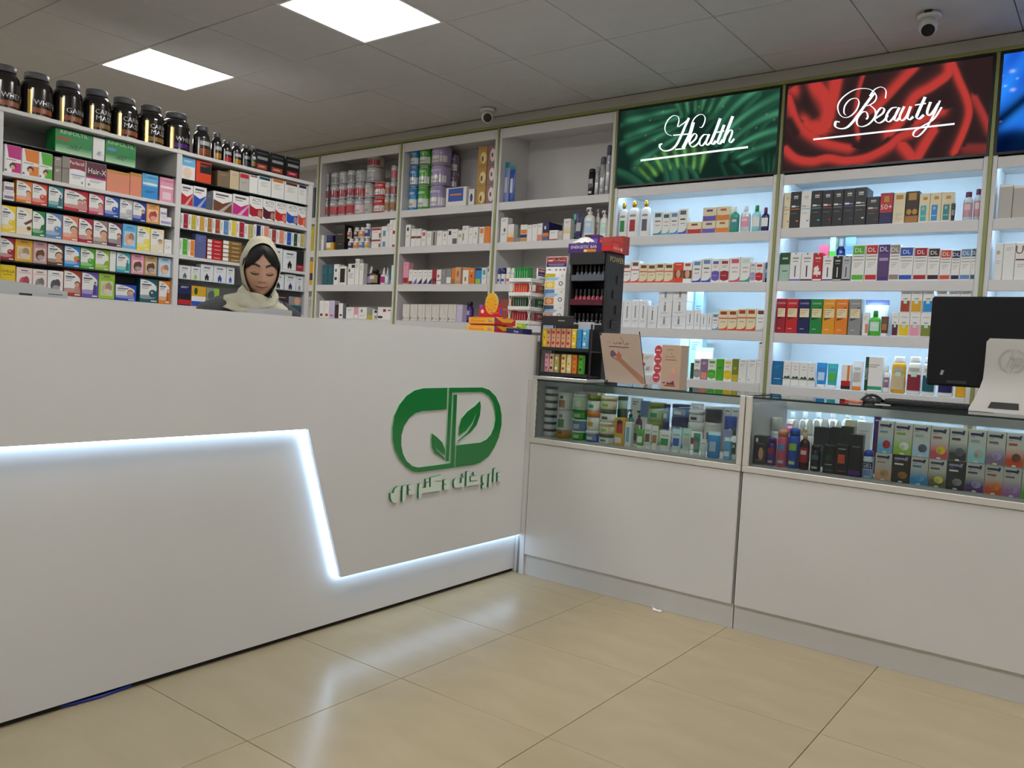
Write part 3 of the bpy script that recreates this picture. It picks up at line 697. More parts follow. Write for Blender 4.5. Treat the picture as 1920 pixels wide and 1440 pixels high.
# ------------------------------------------------------------------ products: design, along, depth, base z, width, height, depth (metres)
ROWS = [
 ('on vitamin rack top glass', 'x', 'hair_carton', [
  ('green+fade:palegreen+t:palegreen:RINFOLTIL:.5:.82:.17+r:rust:.03:.55:.4:.66+leaf:darkgreen',2.001,-4.48,2.004,0.1876,0.1201,0.1,'','wide green carton with red line'),
  ('white+leaf:black',2.128,-4.46,2.004,0.0607,0.1182,0.06,'','small white carton with dark plant'),
  ('green+fade:palegreen+t:palegreen:RINFOLTIL:.5:.82:.17+e:steel:.2:.6:.16:.07+leaf:darkgreen',2.246,-4.48,2.004,0.1677,0.1237,0.1,'','wide green carton with blue spot'),
 ]),
 ('on vitamin rack first board', 'x', 'hair_carton', [
  ('hair:magenta',1.71,-4.444,1.852,0.0757,0.1354,0.047,''),
  ('hair:orange',1.79,-4.444,1.852,0.0777,0.1323,0.049,''),
  ('hair:grass',1.862,-4.44,1.852,0.0631,0.1318,0.04,''),
  ('greige+l:white:.8:3',1.921,-4.49,1.852,0.0339,0.0743,0.14,'lowest','lower greige slim carton'),
  ('greige+l:white:.8:3',1.921,-4.49,1.9271,0.0339,0.0499,0.14,'topmost','upper greige slim carton'),
  ('greige+l:grey:.8:3',1.958,-4.49,1.852,0.0345,0.0746,0.14,'lowest','lower greige slim carton beside rosewood carton'),
  ('greige+l:grey:.8:3',1.958,-4.49,1.9274,0.0348,0.0603,0.14,'topmost','upper greige slim carton beside rosewood carton'),
  ('white+r:rosewood:0:.56:1:1+e:white:.45:.5:.62:.1+t:white:Perfectil:.45:.76:.13+r:violet:.1:.36:.95:.39+l:grey:.3:2+e:grey:.8:.12:.06:.05',2.017,-4.445,1.852,0.0806,0.1357,0.051,'','white carton with rosewood top'),
  ('white+r:maroon:0:.42:1:1+r:magenta:0:.36:1:.42+t:white:Hair-X:.55:.56:.2+l:grey:.28:2+e:grey:.16:.12:.06:.05',2.113,-4.453,1.852,0.1058,0.1357,0.066,'','maroon and white carton reading Hair-X'),
  ('salmon+r:gold:0:.86:1:1+l:tan:.5:2',2.233,-4.459,1.852,0.1252,0.116,0.078,'','broad salmon carton with gold edge'),
  ('salmon+r:gold:0:.85:1:1',2.331,-4.441,1.852,0.0659,0.1256,0.041,'','narrow salmon carton with gold edge'),
  ('skyblue+r:azure:0:0:1:.5+e:white:.5:.6:.6:.05+t:navy:C-nature:.5:.82:.13+l:navy:.3:2',2.412,-4.448,1.852,0.0901,0.1357,0.056,'','sky blue carton with white arc'),
  ('pink+e:white:.5:.6:.6:.05+t:rosewood:C-nature:.5:.82:.13+r:palepink:.2:.1:.8:.4',2.511,-4.449,1.852,0.083,0.1357,0.058,'','pink carton with white arc'),
 ]),
 ('on vitamin rack middle glass', 'x', 'vitamin_carton', [
  ('white+r:mauve:.1:.2:.95:.55+l:grey:.85:2',1.696,-4.436,1.718,0.0504,0.0405,0.032,'lowest','lower small white and mauve carton'),
  ('white+r:mauve:.1:.2:.95:.55+l:grey:.85:2',1.696,-4.434,1.7593,0.0448,0.0472,0.028,'topmost','upper small white and mauve carton'),
  ('vit:orange:woman',1.765,-4.442,1.718,0.0711,0.1077,0.045,''),
  ('vit:vermilion:orb',1.838,-4.443,1.718,0.0722,0.1077,0.045,''),
  ('vit:teal:figure',1.915,-4.443,1.718,0.0719,0.1077,0.045,''),
  ('vit:red:women',2.015,-4.458,1.718,0.1208,0.1077,0.076,''),
  ('vit:rose:woman',2.12,-4.445,1.718,0.0798,0.1077,0.05,''),
  ('vit:blue:orb',2.202,-4.444,1.718,0.0778,0.1077,0.049,''),
  ('vit:silver:orb',2.281,-4.442,1.718,0.0715,0.1077,0.045,''),
  ('vit:royal:man',2.356,-4.444,1.718,0.0752,0.1077,0.047,''),
  ('pic:apricot:vermilion',2.433,-4.443,1.718,0.0748,0.1077,0.047,''),
  ('white+r:lilac:.1:.2:.95:.5+l:grey:.85:2',2.51,-4.442,1.718,0.0713,0.0502,0.045,'lowest','lower small white and lilac carton'),
  ('white+r:lilac:.1:.2:.95:.5',2.496,-4.433,1.769,0.0413,0.0466,0.026,'topmost','upper small white and lilac carton'),
 ]),
 ('on vitamin rack second board', 'x', 'vitamin_carton', [
  ('vit:yellow:orb',1.698,-4.441,1.562,0.0661,0.1298,0.041,''),
  ('vit:cream:flower',1.769,-4.442,1.562,0.0713,0.1318,0.045,''),
  ('vit:green:leaf',1.837,-4.439,1.562,0.0601,0.1257,0.038,''),
  ('vit:steel:orb',1.91,-4.445,1.562,0.0793,0.1267,0.05,''),
  ('vit:coral:face',1.991,-4.444,1.562,0.0771,0.1266,0.048,''),
  ('vit:crimson:face',2.069,-4.443,1.562,0.0736,0.1262,0.046,''),
  ('vit:taupe:face',2.146,-4.444,1.562,0.0763,0.1269,0.048,''),
  ('vit:plum:woman',2.225,-4.444,1.562,0.0774,0.128,0.048,''),
  ('pic:skyblue:peach',2.305,-4.445,1.562,0.0791,0.1309,0.05,''),
  ('vit:lemon:orb',2.385,-4.444,1.562,0.076,0.1316,0.048,''),
  ('vit:cream:child',2.464,-4.444,1.562,0.0781,0.1289,0.049,''),
  ('white+t:grey:L9:.5:.35:.2+l:grey:.85:1',2.53,-4.436,1.562,0.0452,0.0801,0.031,'','short white carton'),
 ]),
 ('on vitamin rack lowest glass', 'x', 'vitamin_carton', [
  ('vit:crimson:orb',1.696,-4.44,1.427,0.0642,0.1087,0.04,''),
  ('pic:golden:beige',1.771,-4.445,1.427,0.0804,0.1087,0.05,''),
  ('pic:dustypink:brown',1.847,-4.441,1.427,0.0662,0.1087,0.041,''),
  ('vit:brown:face',1.921,-4.444,1.427,0.0767,0.1087,0.048,''),
  ('vit:azure:fruit',2.004,-4.444,1.427,0.0781,0.1087,0.049,''),
  ('vit:grass:orb',2.083,-4.443,1.427,0.074,0.1087,0.046,''),
  ('vit:lime:leaf',2.16,-4.443,1.427,0.075,0.1087,0.047,''),
  ('white+l:grey:.9:1',2.217,-4.433,1.427,0.0324,0.1087,0.025,'','narrow plain white carton'),
  ('vit:turquoise:figure',2.275,-4.444,1.427,0.076,0.1087,0.048,''),
  ('pic:pink:brown',2.355,-4.443,1.427,0.0729,0.1087,0.046,''),
  ('pic:tan:brown',2.431,-4.443,1.427,0.0742,0.1087,0.046,''),
  ('pic:paleblue:peach',2.514,-4.445,1.427,0.076,0.1087,0.05,''),
 ]),
 ('on vitamin rack lowest board', 'x', 'vitamin_carton', [
  ('yellow+t:black:OMEGA:.5:.7:.1+l:black:.62:1',1.701,-4.442,1.277,0.069,0.127,0.043,'','plain bright yellow carton'),
  ('pic:blush:rose',1.777,-4.443,1.277,0.0721,0.1218,0.045,''),
  ('pic:blush:grey',1.849,-4.441,1.277,0.0668,0.1209,0.042,''),
  ('pic:white:slate',1.925,-4.444,1.277,0.0753,0.1223,0.047,''),
  ('vit:rust:woman',2.01,-4.448,1.277,0.0887,0.133,0.056,''),
  ('vit:violet:figure',2.1,-4.447,1.277,0.0869,0.133,0.054,''),
  ('pic:lime:beige',2.188,-4.447,1.277,0.0864,0.1341,0.054,''),
  ('vit:cobalt:child',2.294,-4.457,1.277,0.1168,0.0855,0.073,''),
  ('vit:darkteal:orb',2.426,-4.453,1.277,0.1055,0.1301,0.066,''),
  ('vit:orange:figure',2.518,-4.445,1.277,0.0689,0.1279,0.05,''),
 ]),
 ('on top glass behind woman', 'x', 'medicine_carton', [
  ('white+r:skyblue:0:.62:1:1+e:palepeach:.45:.3:.3:.25+l:white:.85:2',2.637,-4.448,2.002,0.0888,0.1257,0.056,'','sky blue and white carton'),
  ('orange_red+r:black:.25:.45:1:.92+l:orange_red:.8:2',2.737,-4.451,2.002,0.0988,0.1257,0.062,'','dark and orange-red carton'),
  ('tanbrown+l:tan:.8:2',2.869,-4.48,2.002,0.0828,0.0953,0.12,'','brown carton seen from its side'),
  ('beige+l:grey:.8:2',2.944,-4.48,2.002,0.0628,0.1131,0.12,'','beige carton between brown and red-topped cartons'),
  ('stone+r:red:.05:.72:.95:.93+l:grey:.5:2',3.013,-4.441,2.002,0.0664,0.1153,0.042,'','stone carton with red top label'),
  ('white+r:brown:.1:.9:.9:.97',3.08,-4.439,2.002,0.0605,0.1144,0.038,'','white carton with thin brown top'),
  ('tab:darkteal',3.161,-4.45,2.002,0.0948,0.1209,0.059,''),
  ('tab:orange',3.262,-4.45,2.002,0.0949,0.1257,0.059,''),
  ('tab:brown',3.367,-4.453,2.002,0.1053,0.1257,0.066,''),
  ('tab:navy',3.456,-4.449,2.002,0.0666,0.1257,0.058,''),
 ]),
 ('on first board behind woman', 'x', 'medicine_carton', [
  ('swo:red',2.636,-4.443,1.855,0.0742,0.1175,0.046,''),
  ('swo:blue',2.718,-4.446,1.855,0.0842,0.1208,0.053,''),
  ('slate+l:grey:.8:2',2.782,-4.485,1.855,0.0382,0.101,0.13,'','slate grey carton turned sideways'),
  ('swo:brown',2.869,-4.46,1.855,0.1283,0.1169,0.08,''),
  ('swo:magenta',2.996,-4.456,1.855,0.1135,0.1237,0.071,''),
  ('act:crimson',3.104,-4.45,1.855,0.096,0.1312,0.06,''),
  ('act:maroon',3.2,-4.448,1.855,0.0896,0.1312,0.056,''),
  ('act:red',3.291,-4.447,1.855,0.0861,0.1323,0.054,''),
  ('act:blue',3.381,-4.448,1.855,0.0898,0.1327,0.056,''),
  ('act:vermilion',3.46,-4.45,1.855,0.0602,0.1327,0.059,''),
 ]),
 ('on middle glass behind woman', 'x', 'remedy_carton', [
  ('vert:crimson',2.626,-4.435,1.717,0.0482,0.09,0.03,''),
  ('vert:mustard',2.676,-4.435,1.717,0.0479,0.0903,0.03,''),
  ('vert:ochre',2.729,-4.436,1.717,0.0526,0.0899,0.033,''),
  ('vert:caramel',2.781,-4.435,1.717,0.048,0.0898,0.03,''),
  ('vert:rust',2.833,-4.436,1.717,0.0516,0.0904,0.032,''),
  ('vert:steel',2.89,-4.438,1.717,0.0572,0.0907,0.036,''),
  ('vert:yellow',2.944,-4.435,1.717,0.0476,0.0993,0.03,''),
  ('vert:crimson',2.999,-4.438,1.717,0.0569,0.1,0.036,''),
  ('vert:khaki',3.062,-4.44,1.717,0.0629,0.0929,0.039,''),
  ('vert:navy',3.121,-4.436,1.717,0.0522,0.1004,0.033,''),
  ('vert:salmon',3.179,-4.438,1.717,0.0582,0.1012,0.036,''),
  ('vert:brick',3.238,-4.437,1.717,0.0542,0.0895,0.034,''),
  ('vert:salmon',3.296,-4.438,1.717,0.0571,0.0916,0.036,''),
  ('vert:blue',3.355,-4.437,1.717,0.0554,0.0893,0.035,''),
  ('vert:darkgreen',3.409,-4.435,1.717,0.0468,0.0899,0.029,''),
  ('vert:khaki',3.461,-4.436,1.717,0.0517,0.0906,0.032,''),
 ]),
 ('on second board behind woman', 'x', 'remedy_carton', [
  ('vert:grass',2.626,-4.436,1.563,0.0509,0.1001,0.032,''),
  ('vert:orange',2.675,-4.433,1.563,0.0426,0.0985,0.027,''),
  ('slateblue+l:steel:.9:5',2.735,-4.442,1.563,0.0703,0.1379,0.044,'','tall slate blue carton'),
  ('flat:red',2.827,-4.451,1.563,0.0997,0.0238,0.062,'lowest'),
  ('flat:red',2.827,-4.451,1.5876,0.0996,0.0235,0.062,'middle'),
  ('flat:red',2.827,-4.451,1.6119,0.0996,0.0225,0.062,'middle'),
  ('flat:red',2.827,-4.451,1.6352,0.0996,0.0225,0.062,'middle'),
  ('flat:red',2.827,-4.451,1.6584,0.0995,0.0235,0.062,'topmost'),
  ('flat:ochrebrown',2.947,-4.461,1.563,0.1307,0.0255,0.082,'lowest'),
  ('flat:ochrebrown',2.947,-4.461,1.5893,0.1306,0.024,0.082,'middle'),
  ('flat:ochrebrown',2.947,-4.461,1.6141,0.1306,0.0235,0.082,'middle'),
  ('flat:ochrebrown',2.947,-4.461,1.6383,0.1305,0.025,0.082,'middle'),
  ('flat:ochrebrown',2.947,-4.461,1.6641,0.1305,0.025,0.082,'topmost'),
  ('med:grey',3.278,-4.445,1.563,0.0796,0.1283,0.05,''),
  ('med:black',3.377,-4.453,1.563,0.1056,0.1245,0.066,''),
  ('black+r:crimson:0:0:1:.3+l:white:.2:1',3.461,-4.443,1.563,0.057,0.1307,0.045,'','black carton with crimson foot'),
 ]),
 ('on lowest glass behind woman', 'x', 'support_carton', [
  ('med:slate',2.64,-4.443,1.428,0.0719,0.079,0.045,''),
  ('med:lime',2.708,-4.438,1.428,0.0588,0.0791,0.037,''),
  ('med:black',2.782,-4.446,1.428,0.0832,0.1001,0.052,''),
  ('med:royal',2.868,-4.446,1.428,0.0844,0.1022,0.053,''),
  ('med:blue',2.941,-4.437,1.428,0.0558,0.1026,0.035,''),
  ('med:black',3.295,-4.447,1.428,0.0853,0.0983,0.053,''),
  ('med:navy',3.389,-4.447,1.428,0.0877,0.1053,0.055,''),
  ('med:grey',3.463,-4.445,1.428,0.054,0.1003,0.05,''),
 ]),
 ('on lowest board behind woman', 'x', 'medicine_carton', [
  ('navy+r:black:0:.28:1:.55+r:red:0:.04:1:.27+l:white:.9:2',2.643,-4.446,1.2765,0.0821,0.1193,0.051,'','navy,black and red carton'),
  ('golden+r:white:0:.2:1:.5+r:blue:0:0:1:.25+e:darkgreen:.3:.75:.12:.18',2.734,-4.45,1.2765,0.0945,0.1179,0.059,'','golden,white and blue carton'),
  ('sage+e:slate:.4:.6:.3:.25+r:lime:.6:.4:1:1',2.827,-4.447,1.2765,0.0856,0.1163,0.054,'','sage and lime carton'),
  ('lime+l:darkgreen:.8:2',3.257,-4.433,1.2765,0.0415,0.1173,0.026,'','lime green carton'),
  ('darkmaroon+l:white:.85:1+e:brown:.8:.3:.2:.3',3.328,-4.45,1.2765,0.0954,0.1179,0.06,'','dark maroon carton'),
  ('purple+r:darkteal:0:.24:1:.5+r:grey:0:.5:1:1+e:peach:.65:.75:.22:.22',3.433,-4.453,1.2765,0.106,0.1155,0.066,'','purple and teal carton with portrait'),
 ]),
 ('on top of vitamin rack', 'x', 'supplement_tub', [
  ('tub:copper:WHEY',1.725,-4.592,2.1555,0.144,0.2437,0.144,''),
  ('tub:copper:WHEY',1.879,-4.596,2.1555,0.1516,0.2493,0.152,''),
  ('tub:copper:GAIN',2.033,-4.593,2.1555,0.1464,0.2506,0.146,''),
  ('tub:bronze:CARNI MASS',2.186,-4.593,2.1555,0.1463,0.2513,0.146,''),
  ('tub:copper:CARNI MASS',2.34,-4.595,2.1555,0.1492,0.2506,0.149,''),
  ('tub:bronze:CARNI MASS',2.496,-4.594,2.1555,0.1479,0.2486,0.148,''),
  ('tub:purple:WHEY',2.655,-4.6,2.1555,0.1594,0.2499,0.159,''),
  ('pilltub:copper',2.788,-4.54,2.1555,0.0998,0.2031,0.1,''),
  ('pilltub:gold',2.871,-4.511,2.1555,0.0611,0.1786,0.061,''),
  ('pilltub:red',2.939,-4.512,2.1555,0.0634,0.1497,0.063,''),
  ('pilltub:gold',3.007,-4.511,2.1555,0.063,0.1525,0.063,''),
  ('pilltub:slate',3.076,-4.513,2.1555,0.0653,0.1535,0.065,''),
 ]),
 ('on top of vitamin rack', 'x', 'supplement_carton', [
  ('pilltub:bronze',3.081,-4.437,2.1555,0.0333,0.141,0.033,''),
  ('pwr:rust',3.15,-4.473,2.1555,0.1005,0.134,0.066,'','black and rust carton beside pill tubs'),
  ('pwr:rust',3.264,-4.475,2.1555,0.1121,0.133,0.07,'','black and rust carton,middle of three'),
  ('pwr:crimson',3.385,-4.475,2.1555,0.1126,0.136,0.071,'','black and crimson carton at rack end'),
 ]),
 ('in small can bay', 'y', 'formula_can', [
  ('can:silver:red',-5.623,4.662,2.167,0.0242,0.1507,0.024,'lowest'),
  ('can:silver:crimson',-5.623,4.662,2.3185,0.0242,0.1259,0.024,'middle'),
  ('can:silver:silver',-5.623,4.662,2.4452,0.0242,0.109,0.024,'topmost'),
  ('can:silver:red',-5.554,4.7,2.167,0.1,0.1497,0.1,'lowest'),
  ('can:silver:crimson',-5.554,4.7,2.3175,0.1,0.1272,0.1,'middle'),
  ('can:silver:grey',-5.554,4.7,2.4455,0.1,0.1055,0.1,'topmost'),
  ('can:silver:red',-5.447,4.7,2.167,0.0994,0.1509,0.099,'lowest'),
  ('can:silver:crimson',-5.447,4.7,2.3187,0.0994,0.1261,0.099,'middle'),
  ('can:silver:silver',-5.447,4.7,2.4456,0.0994,0.107,0.099,'topmost'),
  ('can:silver:red',-5.344,4.697,2.167,0.094,0.1548,0.094,'lowest'),
  ('can:silver:crimson',-5.344,4.697,2.3226,0.094,0.1225,0.094,'middle'),
  ('can:silver:grey',-5.344,4.697,2.4459,0.094,0.106,0.094,'topmost'),
  ('can:silver:palepink',-5.233,4.708,2.167,0.1159,0.1433,0.116,'lowest'),
  ('can:silver:red',-5.235,4.706,2.3111,0.1119,0.1335,0.112,'middle'),
  ('can:silver:silver',-5.234,4.707,2.4454,0.1139,0.101,0.114,'topmost'),
  ('can:silver:stone',-5.121,4.696,2.167,0.0927,0.1398,0.093,'lowest'),
  ('can:silver:stone',-5.121,4.696,2.3076,0.0927,0.1241,0.093,'middle'),
  ('can:stone:silver',-5.097,4.728,2.4325,0.1552,0.1246,0.155,'middle'),
  ('can:stone:crimson',-5.1,4.723,2.5579,0.1457,0.0968,0.146,'topmost'),
  ('can:red:white',-4.996,4.721,2.167,0.1428,0.1354,0.143,'lowest'),
  ('can:red:white',-4.996,4.721,2.3032,0.1428,0.1283,0.143,'topmost'),
  ('can:stone:caramel',-4.889,4.677,2.167,0.0534,0.136,0.053,'lowest'),
  ('can:stone:rust',-4.889,4.677,2.3038,0.0534,0.1137,0.053,'middle'),
  ('can:stone:red',-4.926,4.841,2.4183,0.0893,0.1076,0.089,'topmost'),
  ('can:silver:caramel',-4.825,4.682,2.167,0.0637,0.1317,0.064,'lowest'),
  ('can:silver:crimson',-4.825,4.682,2.2995,0.0637,0.1247,0.064,'middle'),
  ('can:silver:rose',-4.825,4.682,2.425,0.0637,0.1247,0.064,'topmost'),
 ]),
 ('in large can bay', 'y', 'formula_can', [
  ('can:azure:white',-4.608,4.69,2.167,0.0807,0.1853,0.081,'lowest'),
  ('can:azure:white',-4.608,4.69,2.3531,0.0807,0.1586,0.081,'middle'),
  ('can:azure:white',-4.608,4.69,2.5125,0.0806,0.1422,0.081,'topmost'),
  ('can:grass:white',-4.505,4.704,2.167,0.1087,0.1842,0.109,'lowest'),
  ('can:grass:white',-4.505,4.704,2.352,0.1087,0.1561,0.109,'middle'),
  ('can:grass:white',-4.505,4.704,2.5089,0.1087,0.1458,0.109,'topmost'),
  ('can:lilac:white',-4.366,4.728,2.167,0.1563,0.1827,0.156,'lowest'),
  ('can:lilac:white',-4.366,4.728,2.3505,0.1563,0.1548,0.156,'middle'),
  ('can:lilac:white',-4.366,4.728,2.5061,0.1563,0.148,0.156,'topmost'),
  ('can:mauve:white',-4.346,4.854,2.167,0.0879,0.1831,0.088,'lowest'),
  ('can:mauve:white',-4.346,4.853,2.3509,0.0855,0.1162,0.086,'middle'),
  ('can:mauve:white',-4.346,4.853,2.4679,0.0855,0.1519,0.085,'topmost'),
  ('white+r:blue:.12:.3:.85:.95+r:orange:.2:.6:.75:.68',-4.131,4.675,2.167,0.204,0.15,0.05,'','white carton with blue panel','medicine_carton'),
  ('white+e:navy:.5:.5:.25:.25+l:grey:.9:1',-3.979,4.674,2.167,0.0532,0.1256,0.048,'','small white carton with navy motif','medicine_carton'),
  ('gold+e:palegold:.6:.4:.35:.3+e:brown:.5:.35:.12:.15+l:brown:.9:1',-3.889,4.68,2.167,0.0853,0.1445,0.06,'lowest','lowest gold dye carton in stack','hair_carton'),
  ('gold+e:palegold:.6:.4:.35:.3+e:brown:.5:.35:.12:.15+l:brown:.9:1',-3.889,4.68,2.3123,0.0853,0.1448,0.06,'middle','middle gold dye carton in stack','hair_carton'),
  ('gold+e:palegold:.6:.4:.35:.3+e:brown:.5:.35:.12:.15+l:brown:.9:1',-3.889,4.68,2.4579,0.0853,0.139,0.06,'topmost','topmost gold dye carton in stack','hair_carton'),
  ('rosebrown+e:blush:.55:.5:.3:.35+e:brown:.5:.5:.1:.12',-3.798,4.68,2.167,0.0856,0.1495,0.06,'lowest','lowest bronze dye carton in stack','hair_carton'),
  ('rosebrown+e:blush:.55:.5:.3:.35+e:brown:.5:.5:.1:.12',-3.798,4.68,2.3173,0.0856,0.1385,0.06,'middle','middle bronze dye carton in stack','hair_carton'),
  ('rosebrown+e:blush:.55:.5:.3:.35+e:brown:.5:.5:.1:.12',-3.798,4.68,2.4567,0.0856,0.1378,0.06,'topmost','topmost bronze dye carton in stack','hair_carton'),
 ]),
 ('on shelf under small cans', 'y', 'medicine_carton', [
  ('white+l:grey:.9:4',-5.613,4.636,1.882,0.0342,0.1308,0.031,'','narrow white carton'),
  ('navy+l:steel:.9:5',-5.573,4.703,1.882,0.1107,0.131,0.101,'','navy carton under pill bottle'),
  ('golden+r:white:0:.3:.6:.95',-5.495,4.618,1.882,0.0944,0.0636,0.025,'','small golden and white carton'),
  ('black+l:gold:.8:2',-5.386,4.67,1.882,0.1089,0.0606,0.1,'lowest','lower black carton'),
  ('darkbrown+r:black:.1:.1:.9:.75+l:beige:.45:1',-5.388,4.67,1.9434,0.1129,0.1483,0.1,'topmost','upper dark brown carton'),
  ('pill:white:white:orange',-5.337,4.753,1.882,0.0616,0.0903,0.062,''),
  ('pill:white:white:navy',-5.27,4.65,1.882,0.0597,0.0911,0.06,'lowest'),
  ('pill:white:white:orange',-5.204,4.65,1.882,0.059,0.0902,0.059,'lowest'),
  ('pill:white:white:steel',-5.136,4.651,1.882,0.063,0.0909,0.063,'lowest'),
  ('pill:white:white:ochre',-5.072,4.646,1.882,0.0519,0.0853,0.052,'lowest'),
  ('pill:white:white:rust',-5.287,4.639,1.9739,0.0383,0.0861,0.038,'topmost'),
  ('pill:white:white:maroon',-5.204,4.646,1.973,0.0522,0.0896,0.052,'topmost'),
  ('pill:white:white:orange',-5.137,4.653,1.9737,0.0651,0.0873,0.065,'topmost'),
  ('pill:white:white:royal',-5.072,4.65,1.9681,0.0597,0.1202,0.06,'topmost'),
  ('white+r:crimson:0:.75:1:.95+l:grey:.6:2+r:rust:.8:.1:1:.5',-4.946,4.667,1.882,0.1036,0.0726,0.094,'lowest','lower white carton with crimson stripe'),
  ('white+r:crimson:0:.75:1:.95+l:grey:.6:2+r:rust:.8:.1:1:.5',-4.946,4.668,1.9554,0.1058,0.0937,0.096,'topmost','upper white carton with crimson stripe'),
  ('white+r:steel:.3:.1:.8:.6',-4.857,4.647,1.882,0.0595,0.0825,0.054,'lowest','lower white carton with steel panel'),
  ('white+r:steel:.3:.1:.8:.6',-4.857,4.647,1.9653,0.0598,0.0899,0.054,'topmost','upper white carton with steel panel'),
  ('white+l:grey:.9:5',-4.813,4.635,1.882,0.026,0.1918,0.03,'','slim tall white carton'),
  ('white+l:pink:.8:4',-4.779,4.637,1.882,0.0371,0.2211,0.034,'','tall white carton with pink lines'),
  ('white+r:crimson:0:.48:1:.6+r:crimson:0:.02:1:.1',-4.739,4.638,1.882,0.039,0.2213,0.035,'','tall white carton with two crimson bands'),
 ]),
 ('on shelf under large cans', 'y', 'medicine_carton', [
  ('white+r:black:.25:.72:.65:.88+l:grey:.5:2',-4.587,4.643,1.882,0.0516,0.1709,0.047,'','tall white carton with black square'),
  ('white+r:brown:0:.45:1:.58+l:grey:.9:1',-4.526,4.645,1.882,0.0541,0.1378,0.049,''),
  ('white+r:brown:0:.45:1:.58+l:grey:.9:1',-4.47,4.644,1.882,0.0536,0.1353,0.049,''),
  ('white+r:rose:.2:.65:.8:.88+l:grey:.4:2',-4.415,4.642,1.882,0.0479,0.1194,0.044,'','white carton with rose square'),
  ('white+l:grey:.8:5',-4.359,4.642,1.882,0.0494,0.1124,0.045,''),
  ('silver+r:brown:.3:0:.7:.9',-4.306,4.64,1.882,0.0449,0.1138,0.041,'','silver and brown carton'),
  ('white+l:grey:.8:4',-4.251,4.644,1.882,0.0534,0.1115,0.049,''),
  ('white+e:grey:.5:.7:.15:.12+l:grey:.4:2',-4.196,4.644,1.882,0.0518,0.1054,0.047,''),
  ('white+r:black:.2:.62:.8:.88',-4.146,4.639,1.882,0.0416,0.1178,0.038,'','white carton with black block'),
  ('white+r:slate:.1:.05:.9:.4+l:grey:.8:2',-4.096,4.645,1.882,0.0546,0.1155,0.05,'','white carton with slate foot'),
  ('white+r:lime:.2:.5:.8:.75',-4.045,4.638,1.882,0.0386,0.1032,0.035,'','white carton with lime block'),
  ('white+r:greige:.1:.2:.3:.6+l:grey:.85:2',-3.994,4.647,1.882,0.0598,0.1354,0.055,'','taller white carton'),
  ('white+l:grey:.6:2',-3.941,4.638,1.882,0.04,0.1186,0.036,''),
  ('white+e:ochre:.6:.6:.15:.1+l:grey:.4:2',-3.896,4.641,1.882,0.047,0.1237,0.043,''),
  ('white+r:orange:.15:.6:.85:.9+l:orange:.5:3',-3.836,4.64,1.882,0.0446,0.1209,0.041,'','white carton with orange head'),
  ('orange+l:vermilion:.85:3',-3.784,4.645,1.882,0.0549,0.122,0.05,''),
  ('vermilion+l:white:.7:2',-3.746,4.635,1.882,0.0156,0.118,0.03,''),
 ]),
 ('on middle shelf below small cans', 'y', 'medicine_carton', [
  ('darkteal+l:teal:.8:5',-5.558,4.651,1.587,0.0679,0.1719,0.062,''),
  ('darkteal+l:teal:.8:5',-5.487,4.651,1.587,0.0684,0.1722,0.062,''),
  ('white+e:black:.4:.7:.15:.08+e:black:.4:.3:.25:.08',-5.413,4.65,1.587,0.0663,0.1733,0.06,'','white carton with two black marks'),
  ('white+r:black:.12:.12:.8:.88',-5.331,4.66,1.587,0.0883,0.1538,0.08,'','white framed black carton'),
  ('white+r:black:.1:.6:.3:.75+r:navy:.5:.8:1:.95+l:mauve:.5:4',-5.225,4.658,1.587,0.0831,0.1738,0.076,'','white carton with navy flash'),
  ('white+l:grey:.9:6',-5.156,4.641,1.587,0.0469,0.2126,0.043,''),
  ('white+l:grey:.85:4',-5.103,4.642,1.587,0.0488,0.1754,0.044,''),
  ('conebot:purple:white:lilac',-5.076,4.708,1.587,0.0833,0.1578,0.083,''),
  ('pill:darkbrown:black:beige',-4.981,4.664,1.587,0.0888,0.1259,0.089,''),
  ('conebot:white:white:magenta',-4.863,4.648,1.587,0.0557,0.1399,0.056,''),
  ('conebot:paleblue:white:white',-4.812,4.637,1.587,0.0331,0.1375,0.033,''),
  ('paleaqua+l:white:.8:3',-4.734,4.639,1.587,0.0375,0.1526,0.039,'','pale aqua carton'),
 ]),
 ('on middle shelf below large cans', 'y', 'medicine_carton', [
  ('pink+r:crimson:.05:.05:.95:.3+l:rose:.9:2',-4.59,4.646,1.587,0.0582,0.1729,0.053,'','tall pink carton with crimson foot'),
  ('white+r:brown:0:0:1:.22+l:grey:.8:2',-4.536,4.638,1.587,0.0398,0.1149,0.036,'','white carton with brown foot'),
  ('tri:violet',-4.491,4.64,1.587,0.0447,0.1112,0.041,''),
  ('tri:navy',-4.439,4.644,1.587,0.0535,0.1104,0.049,''),
  ('tri:navy',-4.384,4.642,1.587,0.0489,0.1096,0.044,''),
  ('tri:navy',-4.333,4.641,1.587,0.0464,0.1088,0.042,''),
  ('crimson+r:maroon:0:.2:1:.4',-4.286,4.64,1.587,0.0429,0.1119,0.039,'','crimson carton'),
  ('white+e:rose:.4:.55:.25:.12+tri2:darkteal',-4.238,4.641,1.587,0.0465,0.1104,0.042,'','white carton with rose ring'),
  ('grey+l:stone:.8:4',-4.187,4.64,1.587,0.0441,0.114,0.04,'','grey carton'),
  ('grey+r:white:.05:.05:.95:.45',-4.137,4.643,1.587,0.0505,0.1133,0.046,'','grey over white carton'),
  ('orange+r:caramel:0:0:1:.3',-4.093,4.635,1.587,0.0308,0.1199,0.03,''),
  ('peach+e:caramel:.5:.6:.2:.2+r:tan:0:0:1:.2',-4.047,4.645,1.587,0.0553,0.1264,0.05,'','peach coloured carton'),
  ('white+r:orange:0:.85:1:1+e:caramel:.5:.3:.15:.15',-3.971,4.646,1.587,0.0563,0.1208,0.051,'','white carton with orange top strip'),
